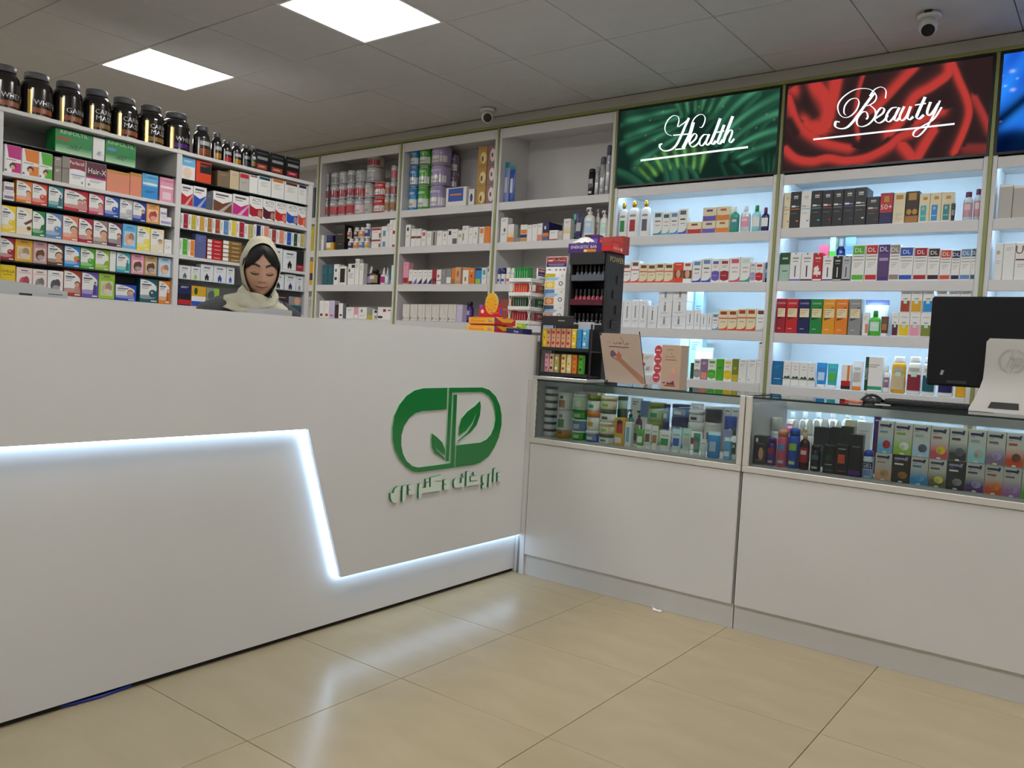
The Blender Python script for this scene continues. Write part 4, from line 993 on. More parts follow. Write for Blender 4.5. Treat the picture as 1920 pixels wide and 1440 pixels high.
  ('orange+e:rust:.45:.5:.15:.1+l:white:.85:2',-3.91,4.645,1.587,0.0557,0.1162,0.051,''),
  ('azure+r:lime:.1:0:.9:.32+r:navy:0:.85:1:1',-3.849,4.645,1.587,0.055,0.1152,0.05,'','azure carton with lime foot'),
  ('white+r:turquoise:.2:.55:.8:.85+l:grey:.4:3',-3.794,4.64,1.587,0.0444,0.1179,0.04,'','white carton with turquoise block'),
  ('white+r:black:.25:.7:.8:.9+l:grey:.4:2',-3.751,4.636,1.587,0.0265,0.1248,0.031,'','white carton with black block'),
 ]),
 ('on low shelf below small cans', 'y', 'medicine_carton', [
  ('white+r:brown:.2:.1:.7:.25+l:palepink:.8:3',-5.581,4.649,1.303,0.0647,0.1471,0.059,''),
  ('white+r:red:.2:.1:.75:.25+l:palepink:.8:3',-5.515,4.648,1.303,0.0614,0.1477,0.056,'','white carton with red square'),
  ('palelilac+r:mauve:.2:.1:.7:.2',-5.448,4.65,1.303,0.0657,0.1498,0.06,'','pale lilac carton'),
  ('darkmaroon+l:brown:.5:3',-5.39,4.638,1.303,0.0393,0.1141,0.036,''),
  ('white+r:navy:.3:.15:.8:.28',-5.337,4.644,1.303,0.0535,0.1269,0.049,'','tall white carton with navy square'),
  ('slate+l:grey:.8:2',-5.289,4.635,1.303,0.0325,0.1233,0.03,''),
  ('white+l:mauve:.8:3',-5.22,4.664,1.303,0.0965,0.0956,0.088,''),
  ('pink+r:white:0:0:1:.35',-5.144,4.641,1.303,0.0458,0.0982,0.042,'','pink over white carton'),
  ('white+e:mauve:.4:.7:.12:.15+l:grey:.3:2',-5.068,4.666,1.303,0.1009,0.0975,0.092,''),
  ('mustard+l:lime:.8:2',-4.979,4.635,1.303,0.0571,0.0347,0.03,'','small mustard carton'),
  ('grey+l:slate:.7:3',-5.028,4.733,1.303,0.0415,0.0926,0.038,''),
  ('white+l:grey:.8:3',-4.938,4.635,1.303,0.0215,0.0794,0.03,''),
  ('white+r:black:0:.7:1:.95+r:grey:0:.1:1:.4',-4.91,4.635,1.303,0.0293,0.0758,0.03,'','white carton with black top'),
  ('white+r:crimson:.4:.62:.62:.85+e:darkmaroon:.2:.2:.2:.1+r:slate:.75:.7:.95:.8',-4.811,4.68,1.303,0.1527,0.1008,0.12,'','wide white carton with crimson square'),
  ('black+l:grey:.8:2',-4.724,4.635,1.303,0.0163,0.098,0.03,''),
 ]),
 ('on low shelf beside the bar boxes', 'y', 'medicine_carton', [
  ('arrow:grey',-4.568,4.653,1.303,0.073,0.1268,0.066,''),
  ('arrow:grey',-4.484,4.655,1.303,0.077,0.1277,0.07,''),
  ('arrow:grey',-4.402,4.654,1.303,0.0748,0.1286,0.068,''),
  ('arrow:grey',-4.328,4.648,1.303,0.0627,0.1294,0.057,''),
  ('arrow:grey',-4.254,4.654,1.303,0.0757,0.1301,0.069,''),
  ('arrow:grey',-4.17,4.657,1.303,0.0823,0.131,0.075,''),
  ('arrow:grey',-4.085,4.657,1.303,0.081,0.1319,0.074,''),
  ('palelilac+l:white:.8:2',-4.011,4.646,1.303,0.057,0.1305,0.052,''),
  ('pill:purple:black:violet',-3.982,4.704,1.303,0.0606,0.1578,0.061,''),
 ]),
 ('on empty-looking top shelf', 'y', 'pouch', [
  ('pouch:periwinkle:teal',-3.65,4.65,2.167,0.0438,0.295,0.02,'','large blue wipes pouch with teal top'),
  ('pouch:blue:teal',-3.599,4.651,2.167,0.0472,0.2745,0.021,'','narrow blue wipes pouch with teal top'),
  ('spray:black:black:silver',-2.94,4.664,2.167,0.0477,0.1842,0.048,''),
  ('spray:silver:silver:grey',-2.895,4.656,2.167,0.0318,0.193,0.032,''),
  ('spray:silver:slate:grey',-2.855,4.662,2.167,0.0439,0.2552,0.044,''),
  ('spray:silver:slate:stone',-2.813,4.658,2.167,0.0369,0.3265,0.037,''),
 ]),
 ('on shelf under wipes pouches', 'y', 'medicine_carton', [
  ('white+l:grey:.9:2+e:slate:.6:.5:.15:.08+l:grey:.35:2',-3.632,4.649,1.882,0.0631,0.1764,0.057,'','tall white carton with slate mark'),
  ('white+r:green:0:.3:1:.48+r:orange:0:0:1:.28+fade2:palegold',-3.569,4.645,1.882,0.0546,0.1267,0.05,'','white carton with green and orange bands'),
  ('grey+l:stone:.8:2',-3.508,4.643,1.882,0.0498,0.029,0.045,'','short grey carton'),
  ('white+r:orange:.05:.45:.95:.7+r:navy:0:.22:1:.42+r:ochre:0:0:1:.2',-3.453,4.646,1.882,0.0575,0.1185,0.052,'','white carton with orange and navy bands'),
  ('white+l:grey:.85:2',-3.402,4.638,1.882,0.0396,0.1133,0.036,''),
  ('white+l:grey:.9:2',-3.358,4.64,1.882,0.0441,0.1166,0.04,''),
  ('white+r:salmon:0:0:1:.35+l:grey:.85:2',-3.314,4.638,1.882,0.0396,0.121,0.036,'','white carton with salmon foot'),
  ('navy+r:orange:0:.22:1:.42+r:slateblue:0:0:1:.2+e:white:.4:.7:.15:.1',-3.265,4.7,1.882,0.052,0.1266,0.16,'','navy carton with orange band'),
  ('white+r:red:0:0:1:.12+l:grey:.8:3',-3.198,4.652,1.882,0.0711,0.0682,0.065,'','low white carton with red foot'),
  ('stone+l:white:.7:2',-3.141,4.637,1.882,0.0367,0.0618,0.033,'','low stone carton'),
  ('white+fade2:palegold+l:grey:.85:2',-3.091,4.646,1.882,0.0571,0.1406,0.052,'','white carton fading to pale gold'),
  ('tube:turquoise:black:white',-3.06,4.687,1.882,0.0507,0.1809,0.025,''),
  ('tube:navy:navy:silver',-3.002,4.634,1.882,0.0576,0.1776,0.029,''),
  ('pump:white:white:paleblue',-2.928,4.645,1.882,0.082,0.2137,0.051,''),
  ('pump:white:white:stone',-2.889,4.684,1.882,0.0356,0.2086,0.022,''),
  ('pump:white:white:mint',-2.811,4.638,1.882,0.0596,0.1846,0.037,''),
 ]),
 ('behind the lozenge rack', 'y', 'rollon', [
  ('roll:white:royal:blue',-3.66,4.632,1.587,0.0247,0.1128,0.025,''),
  ('roll:white:navy:blue',-3.624,4.64,1.587,0.0407,0.1152,0.041,''),
  ('roll:white:white:rose',-3.579,4.64,1.587,0.0403,0.1191,0.04,''),
  ('roll:white:white:grey',-3.537,4.638,1.587,0.0352,0.1146,0.035,''),
 ]),
 ('behind the lozenge rack', 'y', 'medicine_carton', [
  ('terracotta+l:salmon:.6:2',-3.598,4.68,1.303,0.114,0.1738,0.08,'','broad terracotta carton'),
 ]),
 ('on top shelf below Health sign', 'y', 'cosmetic_carton', [
  ('lotion:white:gold:green',-2.666,4.637,1.884,0.0629,0.2258,0.035,''),
  ('lotion:white:gold:crimson',-2.593,4.641,1.884,0.0772,0.2324,0.042,''),
  ('lotion:white:gold:slate',-2.507,4.64,1.884,0.0713,0.2308,0.039,''),
  ('wave:white:darkteal:slate:teal',-2.412,4.647,1.884,0.0604,0.1485,0.055,''),
  ('wave:white:darkteal:stone:turquoise',-2.354,4.644,1.884,0.0517,0.1385,0.047,''),
  ('wave:white:steel:slate:azure',-2.299,4.644,1.884,0.0534,0.1419,0.049,''),
  ('wave:white:slate:black:blue',-2.242,4.646,1.884,0.0562,0.1565,0.051,''),
  ('creme:red',-2.162,4.661,1.884,0.0908,0.0713,0.083,''),
  ('creme:violet',-2.069,4.658,1.884,0.0843,0.0708,0.077,'lowest'),
  ('creme:violet',-2.069,4.659,1.9556,0.0854,0.0816,0.078,'topmost'),
  ('creme:orange',-1.984,4.659,1.884,0.0791,0.0727,0.079,'lowest'),
  ('creme:orange',-1.982,4.658,1.9575,0.0805,0.0796,0.076,'topmost'),
  ('bot:seagreen:white:teal',-1.913,4.637,1.884,0.0534,0.1533,0.033,''),
  ('bot:clear:white:pink',-1.85,4.64,1.884,0.0636,0.1569,0.039,''),
  ('bot:aqua:green:white',-1.783,4.636,1.884,0.0531,0.1497,0.033,''),
  ('bot:navy:plum:white',-1.73,4.634,1.884,0.0466,0.1336,0.029,''),
 ]),
 ('on second shelf below Health sign', 'y', 'cosmetic_carton', [
  ('wave:white:brown:vermilion:orange_red',-2.669,4.643,1.587,0.0508,0.1293,0.046,''),
  ('wave:white:brown:vermilion:orange_red',-2.612,4.647,1.587,0.0587,0.1258,0.054,''),
  ('wave:white:brown:vermilion:orange_red',-2.551,4.647,1.587,0.0585,0.1416,0.054,''),
  ('wave:cream:brown:vermilion:orange_red',-2.491,4.645,1.587,0.0556,0.1218,0.051,''),
  ('wave:cream:brown:vermilion:orange_red',-2.433,4.645,1.587,0.0561,0.1179,0.051,''),
  ('wave:cream:brown:vermilion:orange_red',-2.375,4.645,1.587,0.0559,0.1234,0.051,''),
  ('wave:cream:brown:vermilion:orange_red',-2.315,4.647,1.587,0.0587,0.12,0.053,''),
  ('orange_red+r:brown:.1:.25:.95:.6+e:peach:.52:.44:.24:.2+l:white:.88:1',-2.25,4.647,1.587,0.0602,0.1242,0.055,'','orange-red carton with portrait'),
  ('white+r:brown:.0:.2:1:.6+e:peach:.5:.42:.26:.22+r:rust:.2:.8:.8:.93',-2.189,4.646,1.587,0.0575,0.1251,0.052,'','white carton with portrait'),
  ('wave:white:steel:slate:blue',-2.128,4.646,1.587,0.0573,0.1378,0.052,''),
  ('wave:white:steel:slate:blue',-2.066,4.647,1.587,0.0592,0.1471,0.054,''),
  ('lowcol:white:violet',-2.008,4.643,1.587,0.0512,0.1405,0.047,''),
  ('lowcol:white:crimson',-1.952,4.646,1.587,0.057,0.1413,0.052,''),
  ('wave:white:rose:pink:rose',-1.889,4.649,1.587,0.0642,0.1482,0.058,''),
  ('wave:white:mint:stone:seagreen',-1.825,4.646,1.587,0.0579,0.1466,0.053,''),
  ('lowcol:white:lilac',-1.779,4.635,1.587,0.0278,0.1183,0.03,''),
  ('lowcol:white:red',-1.74,4.64,1.587,0.0447,0.1139,0.041,''),
  ('bot:navy:white:steel',-1.718,4.67,1.587,0.0249,0.1561,0.015,''),
 ]),
 ('on third shelf below Health sign', 'y', 'cosmetic_carton', [
  ('whitevert',-2.656,4.649,1.303,0.063,0.17,0.057,''),
  ('whitevert',-2.59,4.648,1.303,0.0621,0.1705,0.056,''),
  ('whitevert',-2.531,4.644,1.303,0.0525,0.1764,0.048,''),
  ('whitevert',-2.475,4.645,1.303,0.0551,0.1738,0.05,''),
  ('whitevert',-2.409,4.65,1.303,0.066,0.1405,0.06,''),
  ('whitevert',-2.325,4.662,1.303,0.093,0.074,0.085,'lowest'),
  ('whitevert',-2.325,4.662,1.3778,0.093,0.0913,0.085,'middle'),
  ('whitevert',-2.325,4.664,1.4699,0.0962,0.0696,0.087,'topmost'),
  ('whitevert',-2.227,4.662,1.303,0.0934,0.0777,0.085,'lowest'),
  ('whitevert',-2.227,4.662,1.3815,0.0934,0.0897,0.085,'middle'),
  ('whitevert',-2.227,4.663,1.4719,0.0952,0.0694,0.087,'topmost'),
  ('whitevert',-2.153,4.643,1.303,0.0498,0.1165,0.045,''),
  ('whitevert',-2.105,4.638,1.303,0.0395,0.1201,0.036,''),
  ('whitevert',-2.063,4.637,1.303,0.0379,0.0945,0.034,''),
  ('whitevert',-2.026,4.635,1.303,0.0322,0.0963,0.03,''),
  ('wave:white:steel:slate:azure',-1.989,4.637,1.303,0.0378,0.102,0.034,''),
  ('wave:cream:rust:vermilion:orange_red',-1.94,4.646,1.303,0.0567,0.1224,0.052,''),
  ('wave:cream:rust:vermilion:orange_red',-1.883,4.645,1.303,0.0547,0.1233,0.05,''),
  ('wave:cream:rust:vermilion:orange_red',-1.826,4.644,1.303,0.0533,0.1318,0.048,''),
  ('wave:cream:rust:vermilion:orange_red',-1.77,4.645,1.303,0.0548,0.1326,0.05,''),
  ('wave:white:brown:stone:stone',-1.715,4.643,1.303,0.0497,0.1306,0.045,''),
  ('paleaqua+l:steel:.6:2',-2.214,4.757,1.303,0.0363,0.2402,0.034,'','tall pale aqua carton at the back'),
  ('paleaqua+l:steel:.6:2',-2.165,4.786,1.303,0.0566,0.2467,0.053,'','broad pale aqua carton at the back'),
 ]),
 ('on lowest shelf below Health sign', 'y', 'cosmetic_carton', [
  ('white+r:orange:0:.7:.12:1+e:vermilion:.2:.5:.1:.08+l:grey:.85:3+leaf:black',-2.42,4.659,1.003,0.0856,0.14,0.078,'','white carton with orange corner'),
  ('mint+l:white:.8:3',-2.235,4.766,1.003,0.0574,0.2428,0.052,'','tall mint carton'),
  ('paleaqua+l:teal:.9:4',-2.162,4.786,1.003,0.0834,0.2455,0.076,'','broad tall aqua carton'),
  ('pouch:white:paleaqua',-2.089,4.718,1.003,0.1231,0.1953,0.055,'','crumpled white plastic bag'),
  ('darkgreen+l:green:.5:2',-2.12,4.635,1.003,0.0178,0.0965,0.03,''),
  ('lowcol:white:grey',-2.086,4.639,1.003,0.042,0.1229,0.038,''),
  ('mauve+r:salmon:.1:.05:.9:.35+l:white:.8:2',-2.041,4.64,1.003,0.0433,0.1252,0.039,'','mauve carton'),
  ('lowcol:white:grass',-1.991,4.644,1.003,0.0523,0.1278,0.048,''),
  ('grass+l:darkgreen:.6:2',-1.941,4.641,1.003,0.0458,0.1303,0.042,'','solid green carton'),
  ('lowcol:white:yellow',-1.891,4.643,1.003,0.0496,0.1301,0.045,''),
  ('olive+l:lemon:.6:2+r:mustard:0:0:1:.3',-1.846,4.637,1.003,0.0364,0.1352,0.033,'','olive carton'),
  ('ring:white',-1.801,4.642,1.003,0.0493,0.1319,0.045,''),
  ('ring:white',-1.747,4.645,1.003,0.0542,0.1347,0.049,''),
  ('ring:white',-1.704,4.638,1.003,0.0274,0.1416,0.036,'lowest','white ring-marked carton under slim carton'),
  ('white+r:brown:.2:.88:.8:.94+l:stone:.7:2',-1.702,4.636,1.1454,0.0247,0.0993,0.031,'topmost','slim tall white carton standing on another'),
 ]),
 ('on top shelf below Beauty sign', 'y', 'cosmetic_carton', [
  ('sv:cream:orange',-1.605,4.643,1.89,0.0366,0.2007,0.045,''),
  ('sv:black:orange',-1.557,4.646,1.89,0.0561,0.204,0.051,''),
  ('sv:white:turquoise',-1.499,4.645,1.89,0.0547,0.1998,0.05,''),
  ('sv:black:turquoise',-1.44,4.646,1.89,0.0578,0.2019,0.053,''),
  ('sv:black:red',-1.382,4.645,1.89,0.0548,0.2003,0.05,''),
  ('sv:black:grey',-1.326,4.645,1.89,0.0539,0.1997,0.049,''),
  ('sv:black:blue',-1.268,4.646,1.89,0.0573,0.2007,0.052,''),
  ('sv:black:white',-1.209,4.685,1.89,0.0584,0.2019,0.13,''),
  ('sv:black:crimson',-1.144,4.649,1.89,0.0635,0.1475,0.058,''),
  ('navy+r:red:0:.37:1:1+t:white:50PLUS:.5:.47:.16+r:gold:.3:.7:.7:.9',-1.078,4.649,1.89,0.0635,0.1627,0.058,'','red and navy carton reading 50+'),
  ('cream+r:gold:.2:.78:.8:.92+l:stone:.3:5',-1.015,4.646,1.89,0.0565,0.1603,0.051,'','cream carton with gold emblem'),
 ]),
 ('on top shelf below Beauty sign', 'y', 'cosmetic_carton', [
  ('darkbrown+r:gold:.2:.72:.8:.95+e:gold:.28:.35:.2:.09+e:gold:.72:.35:.2:.09+r:caramel:0:0:1:.22',-0.953,4.648,1.89,0.0621,0.1621,0.056,'','dark brown carton with gold rings'),
  ('panel:cream:turquoise',-0.895,4.643,1.89,0.0497,0.1471,0.045,''),
  ('panel:cream:azure',-0.843,4.643,1.89,0.0509,0.1476,0.046,''),
  ('panel:cream:teal',-0.789,4.644,1.89,0.0537,0.1462,0.049,''),
  ('tube:black:black:grey',-0.76,4.615,1.89,0.0197,0.087,0.01,''),
  ('pill:clear:plum:rose',-0.699,4.642,1.89,0.043,0.143,0.043,'','clear bottle with plum cap'),
  ('pill:clear:plum:rose',-0.659,4.656,1.89,0.0326,0.1577,0.033,'','taller clear bottle with plum cap'),
 ]),
 ('on second shelf below Beauty sign', 'y', 'cosmetic_carton', [
  ('cer:palesage:darkgreen',-1.595,4.649,1.592,0.0572,0.1626,0.059,''),
  ('cer:white:violet',-1.535,4.647,1.592,0.0592,0.1585,0.054,''),
  ('cer:white:plum',-1.471,4.65,1.592,0.065,0.1568,0.059,''),
  ('cer:red:white',-1.412,4.642,1.592,0.0487,0.1552,0.045,''),
  ('cer:white:purple',-1.357,4.645,1.592,0.0549,0.1359,0.05,''),
  ('cer:black:stone',-1.305,4.641,1.592,0.0456,0.1346,0.042,''),
  ('cer:silver:black',-1.259,4.639,1.592,0.0428,0.1356,0.039,''),
  ('rose+l:white:.6:2',-1.422,4.776,1.592,0.0551,0.2159,0.051,'','tall rose carton behind'),
  ('palegreen+r:grass:0:.1:1:.7',-1.376,4.765,1.592,0.032,0.2577,0.03,'','tall pale green carton behind'),
  ('pill:navy:silver:white',-1.346,4.81,1.592,0.055,0.2577,0.055,'','navy bottle with silver cap behind'),
  ('tube:steel:navy:white',-1.283,4.764,1.592,0.0575,0.2577,0.029,'','steel blue tube behind'),
  ('dl:grass',-1.199,4.65,1.592,0.0665,0.1929,0.061,''),
  ('dl:red',-1.132,4.648,1.592,0.0621,0.1933,0.057,''),
  ('mauve2+r:purple:.05:.75:.95:.97+t:white:DL:.5:.81:.13+r:lilac:.1:.55:.9:.63+r:purple:.05:.03:.95:.1',-1.072,4.645,1.592,0.0542,0.1896,0.05,'','solid purple carton lettered DL'),
  ('dl:taupe',-1.018,4.643,1.592,0.0503,0.1903,0.046,''),
 ]),
 ('on second shelf below Beauty sign', 'y', 'cosmetic_carton', [
  ('dl:blue',-0.962,4.651,1.592,0.0672,0.1749,0.061,''),
  ('dl:crimson',-0.894,4.65,1.592,0.0652,0.1711,0.059,''),
  ('dl:darkmaroon',-0.832,4.645,1.592,0.0551,0.1654,0.05,''),
  ('dl:vermilion',-0.777,4.643,1.592,0.0502,0.1555,0.046,''),
  ('dl:navy',-0.731,4.637,1.592,0.038,0.1513,0.035,''),
  ('dl:steel',-0.687,4.641,1.592,0.0468,0.1581,0.043,''),
  ('dl:darkteal',-0.653,4.641,1.592,0.0192,0.159,0.042,''),
 ]),
 ('on third shelf below Beauty sign', 'y', 'cosmetic_carton', [
  ('cand:crimson',-1.597,4.652,1.3,0.0538,0.1926,0.064,''),
  ('cand:red',-1.535,4.65,1.3,0.0656,0.1921,0.06,''),
  ('cand:navy',-1.468,4.65,1.3,0.065,0.192,0.059,''),
  ('cand:green',-1.401,4.65,1.3,0.0655,0.192,0.06,''),
  ('cand:amber',-1.333,4.65,1.3,0.0653,0.1924,0.059,''),
  ('cand:orange',-1.266,4.649,1.3,0.0646,0.1929,0.059,''),
  ('cand:grey',-1.197,4.649,1.3,0.0629,0.1933,0.057,''),
  ('white+r:salmon:.5:.1:1:.5+l:stone:.8:3',-1.14,4.635,1.3,0.0291,0.1221,0.031,'','small white and salmon carton'),
  ('pouch:white:slateblue',-1.116,4.748,1.3,0.1243,0.1998,0.056,'','white and blue plastic wipes pouch'),
  ('bot:grass:green:mint',-1.095,4.638,1.3,0.0575,0.1336,0.036,''),
  ('tube:brown:white:caramel',-1.045,4.629,1.3,0.0378,0.1027,0.019,''),
  ('soap:maroon',-0.993,4.635,1.3,0.0312,0.1237,0.03,''),
  ('soap:yellow',-0.95,4.643,1.3,0.0516,0.1237,0.047,'lowest'),
  ('soap:pink',-0.898,4.642,1.3,0.0487,0.1237,0.044,'lowest'),
  ('soap:olive',-0.845,4.645,1.3,0.0546,0.1237,0.05,'lowest'),
  ('soap:rust',-0.951,4.643,1.4245,0.0486,0.1237,0.045,'topmost'),
  ('soap:golden',-0.898,4.645,1.4245,0.053,0.1237,0.05,'topmost'),
  ('soap:azure',-0.844,4.643,1.4245,0.0497,0.1237,0.046,'topmost'),
 ]),
 ('on third shelf below Beauty sign', 'y', 'cosmetic_carton', [
  ('soap:lilac',-0.782,4.646,1.3,0.058,0.1237,0.053,'lowest'),
  ('soap:teal',-0.726,4.643,1.3,0.0493,0.1237,0.045,'lowest'),
  ('soap:coral',-0.676,4.642,1.3,0.048,0.1237,0.044,'lowest'),
  ('soap:stone',-0.782,4.641,1.4245,0.046,0.1237,0.042,'topmost'),
  ('soap:mint',-0.726,4.643,1.4245,0.0496,0.1237,0.045,'topmost'),
  ('soap:salmon',-0.676,4.642,1.4245,0.048,0.1237,0.044,'topmost'),
 ]),
 ('on lowest shelf below Beauty sign', 'y', 'cosmetic_carton', [
  ('cerulean+l:white:.25:1+l:azure:.8:3',-1.594,4.65,1.003,0.0594,0.1356,0.06,'','cerulean blue carton'),
  ('fir:white',-1.541,4.64,1.003,0.0429,0.1385,0.039,''),
  ('fir:white',-1.495,4.641,1.003,0.0454,0.1379,0.041,''),
  ('fir:white',-1.448,4.641,1.003,0.0453,0.1374,0.041,''),
  ('fir:white',-1.404,4.638,1.003,0.0395,0.1348,0.036,''),
  ('tube:azure:white:paleblue',-1.352,4.634,1.003,0.0563,0.1384,0.028,''),
  ('tube:turquoise:white:grass',-1.294,4.634,1.003,0.0545,0.1366,0.027,''),
  ('white+r:orange:.6:.3:.85:1+r:red:0:0:1:.35+r:darkmaroon:0:0:1:.15',-1.22,4.645,1.003,0.0492,0.1352,0.049,'','white,orange and red carton'),
  ('tube:white:orange:stone',-1.165,4.634,1.003,0.0561,0.1555,0.028,''),
  ('white+r:darkgreen:0:0:.2:1+tv:white:PILOMED:.1:.42:.12+r:seagreen:.2:.05:1:.15+l:grey:.75:2',-1.08,4.662,1.003,0.0896,0.1855,0.085,'','white carton with dark green lettered side'),
  ('bot:white:white:mauve',-1.016,4.63,1.003,0.0339,0.1422,0.021,''),
  ('sham:golden:white:beige',-0.96,4.636,1.003,0.0743,0.1923,0.031,''),
  ('sham:white:white:rosewood',-0.884,4.635,1.003,0.0714,0.196,0.03,''),
  ('sham:white:white:darkteal',-0.815,4.633,1.003,0.0626,0.1948,0.026,''),
 ]),
 ('on lowest shelf below Beauty sign', 'y', 'cosmetic_carton', [
  ('sham:white:white:navy',-0.736,4.635,1.003,0.0732,0.2015,0.031,''),
  ('golden+l:caramel:.8:4',-0.666,4.643,1.003,0.0459,0.1615,0.046,'','golden carton under the monitor'),
 ]),
 ('on top shelf below blue sign', 'y', 'cosmetic_carton', [
  ('stone+r:white:0:.92:1:1+l:silver:.6:4',-0.536,4.646,1.89,0.0583,0.1662,0.053,''),
  ('stone+r:white:0:.92:1:1+l:silver:.6:4',-0.476,4.646,1.89,0.0572,0.1565,0.052,''),
  ('stone+l:silver:.6:4',-0.419,4.644,1.89,0.0523,0.1494,0.048,'','plain stone carton'),
 ]),
 ('on second shelf below blue sign', 'y', 'cosmetic_carton', [
  ('white+e:stone:.4:.75:.25:.06+l:stone:.5:2',-0.545,4.636,1.592,0.0338,0.1775,0.031,''),
  ('white+l:silver:.85:2',-0.502,4.642,1.592,0.0484,0.1788,0.045,''),
  ('white+t:brown:U-:.45:.7:.22+r:brown:.05:.52:1:.56+l:stone:.4:2',-0.448,4.646,1.592,0.056,0.1789,0.051,'','white carton with brown letter U'),
 ]),
 ('in first cabinet', 'y', 'jar', [
  ('jar:white:navy:white',-2.291,3.373,0.701,0.0654,0.0347,0.065,'lowest'),
  ('jar:white:navy:white',-2.291,3.373,0.7365,0.0654,0.0347,0.065,'middle'),
  ('jar:white:navy:white',-2.291,3.373,0.772,0.0654,0.0347,0.065,'middle'),
  ('jar:white:navy:white',-2.291,3.373,0.8075,0.0654,0.0347,0.065,'middle'),
  ('jar:white:navy:white',-2.291,3.373,0.843,0.0654,0.0347,0.065,'middle'),
  ('jar:white:navy:white',-2.291,3.373,0.8785,0.0654,0.0347,0.065,'middle'),
  ('jar:white:navy:white',-2.291,3.373,0.914,0.0654,0.0347,0.065,'topmost'),
  ('canister:honey:orange',-2.21,3.381,0.701,0.0825,0.0395,0.082,'lowest'),
  ('canister:white:green',-2.21,3.381,0.7413,0.0825,0.0984,0.082,'middle'),
  ('canister:white:caramel',-2.21,3.381,0.8406,0.0825,0.0872,0.082,'topmost'),
  ('icetub:green:white:grass',-2.117,3.379,0.701,0.0783,0.0437,0.078,'lowest'),
  ('icetub:periwinkle:white:steel',-2.117,3.379,0.7455,0.0783,0.0562,0.078,'middle'),
  ('icetub:green:green:grass',-2.117,3.381,0.8025,0.0822,0.0429,0.082,'middle'),
  ('icetub:white:white:palegreen',-2.117,3.379,0.8463,0.0775,0.0782,0.077,'topmost'),
  ('jar:blue:white:white',-2.039,3.376,0.701,0.0719,0.0536,0.072,'lowest'),
  ('jar:white:orange:amber',-2.039,3.375,0.7554,0.0691,0.0916,0.069,'middle'),
  ('jar:white:olive:seagreen',-2.04,3.374,0.8478,0.0677,0.0746,0.068,'topmost'),
  ('jar:white:darkgreen:green',-1.964,3.376,0.701,0.0723,0.0436,0.072,'lowest'),
  ('jar:cream:cream:lime',-1.964,3.376,0.7454,0.0722,0.0578,0.072,'middle'),
  ('jar:white:darkgreen:darkgreen',-1.962,3.378,0.804,0.0769,0.058,0.077,'middle'),
  ('jar:cream:cream:lime',-1.963,3.38,0.8628,0.0807,0.0622,0.081,'topmost'),
  ('golden+r:red:.2:.45:.8:.9+e:navy:.5:.85:.25:.08+r:white:.1:.1:.7:.3',-1.876,3.357,0.701,0.0541,0.1298,0.034,'','golden carton with red panel','cosmetic_carton'),
  ('white+r:skyblue:.2:.2:.7:.8',-1.83,3.353,0.701,0.033,0.1145,0.025,'','white carton with sky blue panel','cosmetic_carton'),
  ('tube:sage:white:darkgreen',-1.813,3.377,0.701,0.0382,0.1051,0.019,''),
  ('tube:grass:white:white',-1.77,3.35,0.701,0.0394,0.0892,0.02,''),
  ('tube:white:white:brown',-1.731,3.349,0.701,0.035,0.1148,0.017,''),
  ('tube:white:white:caramel',-1.695,3.348,0.701,0.0329,0.1118,0.016,''),
  ('tube:white:white:green',-1.646,3.355,0.701,0.0598,0.0944,0.03,''),
  ('tube:paleaqua:white:blue',-1.589,3.352,0.701,0.0485,0.1074,0.024,''),
  ('tube:mint:white:stone',-1.54,3.351,0.701,0.0424,0.1154,0.021,''),
  ('tube:seagreen:white:grey',-1.491,3.348,0.701,0.0323,0.0992,0.016,''),
  ('tube:white:mint:mint',-1.458,3.347,0.701,0.028,0.0767,0.014,''),
  ('pouch:azure:paleaqua',-1.413,3.353,0.701,0.0581,0.1148,0.026,'','azure wipes pouch'),
  ('skyblue+r:white:.1:.2:.9:.45+l:navy:.55:1',-1.349,3.353,0.701,0.0297,0.0793,0.025,'','small sky blue carton','cosmetic_carton'),
  ('bot:white:darkgreen:darkgreen',-1.334,3.377,0.701,0.0336,0.1365,0.021,''),
 ]),
 ('at back of first cabinet', 'y', 'jar', [
  ('jar:mint:darkgreen:white',-1.992,3.567,0.701,0.0532,0.1558,0.053,'lowest'),
  ('jar:mint:darkgreen:palegreen',-1.992,3.565,0.8576,0.0501,0.0627,0.05,'topmost'),
  ('pump:seagreen:black:white',-1.937,3.553,0.701,0.0419,0.1607,0.026,''),
  ('pump:plum:black:white',-1.889,3.551,0.701,0.0352,0.1595,0.022,''),
  ('jar:lime:olive:olive',-1.809,3.583,0.701,0.0866,0.1123,0.087,'lowest'),
  ('jar:lime:olive:green',-1.809,3.583,0.8141,0.0866,0.0896,0.087,'topmost'),
  ('jar:steel:navy:navy',-1.746,3.556,0.701,0.0326,0.1185,0.033,'lowest'),
  ('jar:steel:navy:white',-1.746,3.556,0.8203,0.0326,0.0818,0.033,'topmost'),
  ('jar:steel:navy:royal',-1.684,3.582,0.701,0.085,0.1458,0.085,'lowest'),
  ('jar:steel:navy:white',-1.684,3.582,0.8476,0.085,0.0581,0.085,'topmost'),
  ('jar:white:white:crimson',-1.601,3.577,0.701,0.0745,0.1274,0.074,'lowest'),
  ('jar:white:white:plum',-1.601,3.577,0.8292,0.0745,0.0564,0.074,'topmost'),
  ('jar:stone:black:slate',-1.518,3.579,0.701,0.0784,0.1976,0.078,''),
  ('jar:royal:blue:white',-1.43,3.568,0.701,0.0563,0.1722,0.056,''),
 ]),
 ('behind jars in first cabinet', 'y', 'cosmetic_carton', [
  ('white+l:slate:.9:2',-1.965,3.661,0.701,0.0525,0.2114,0.033,''),
  ('steel+r:white:0:0:1:.6',-1.913,3.658,0.701,0.0406,0.2012,0.025,'','steel and white carton'),
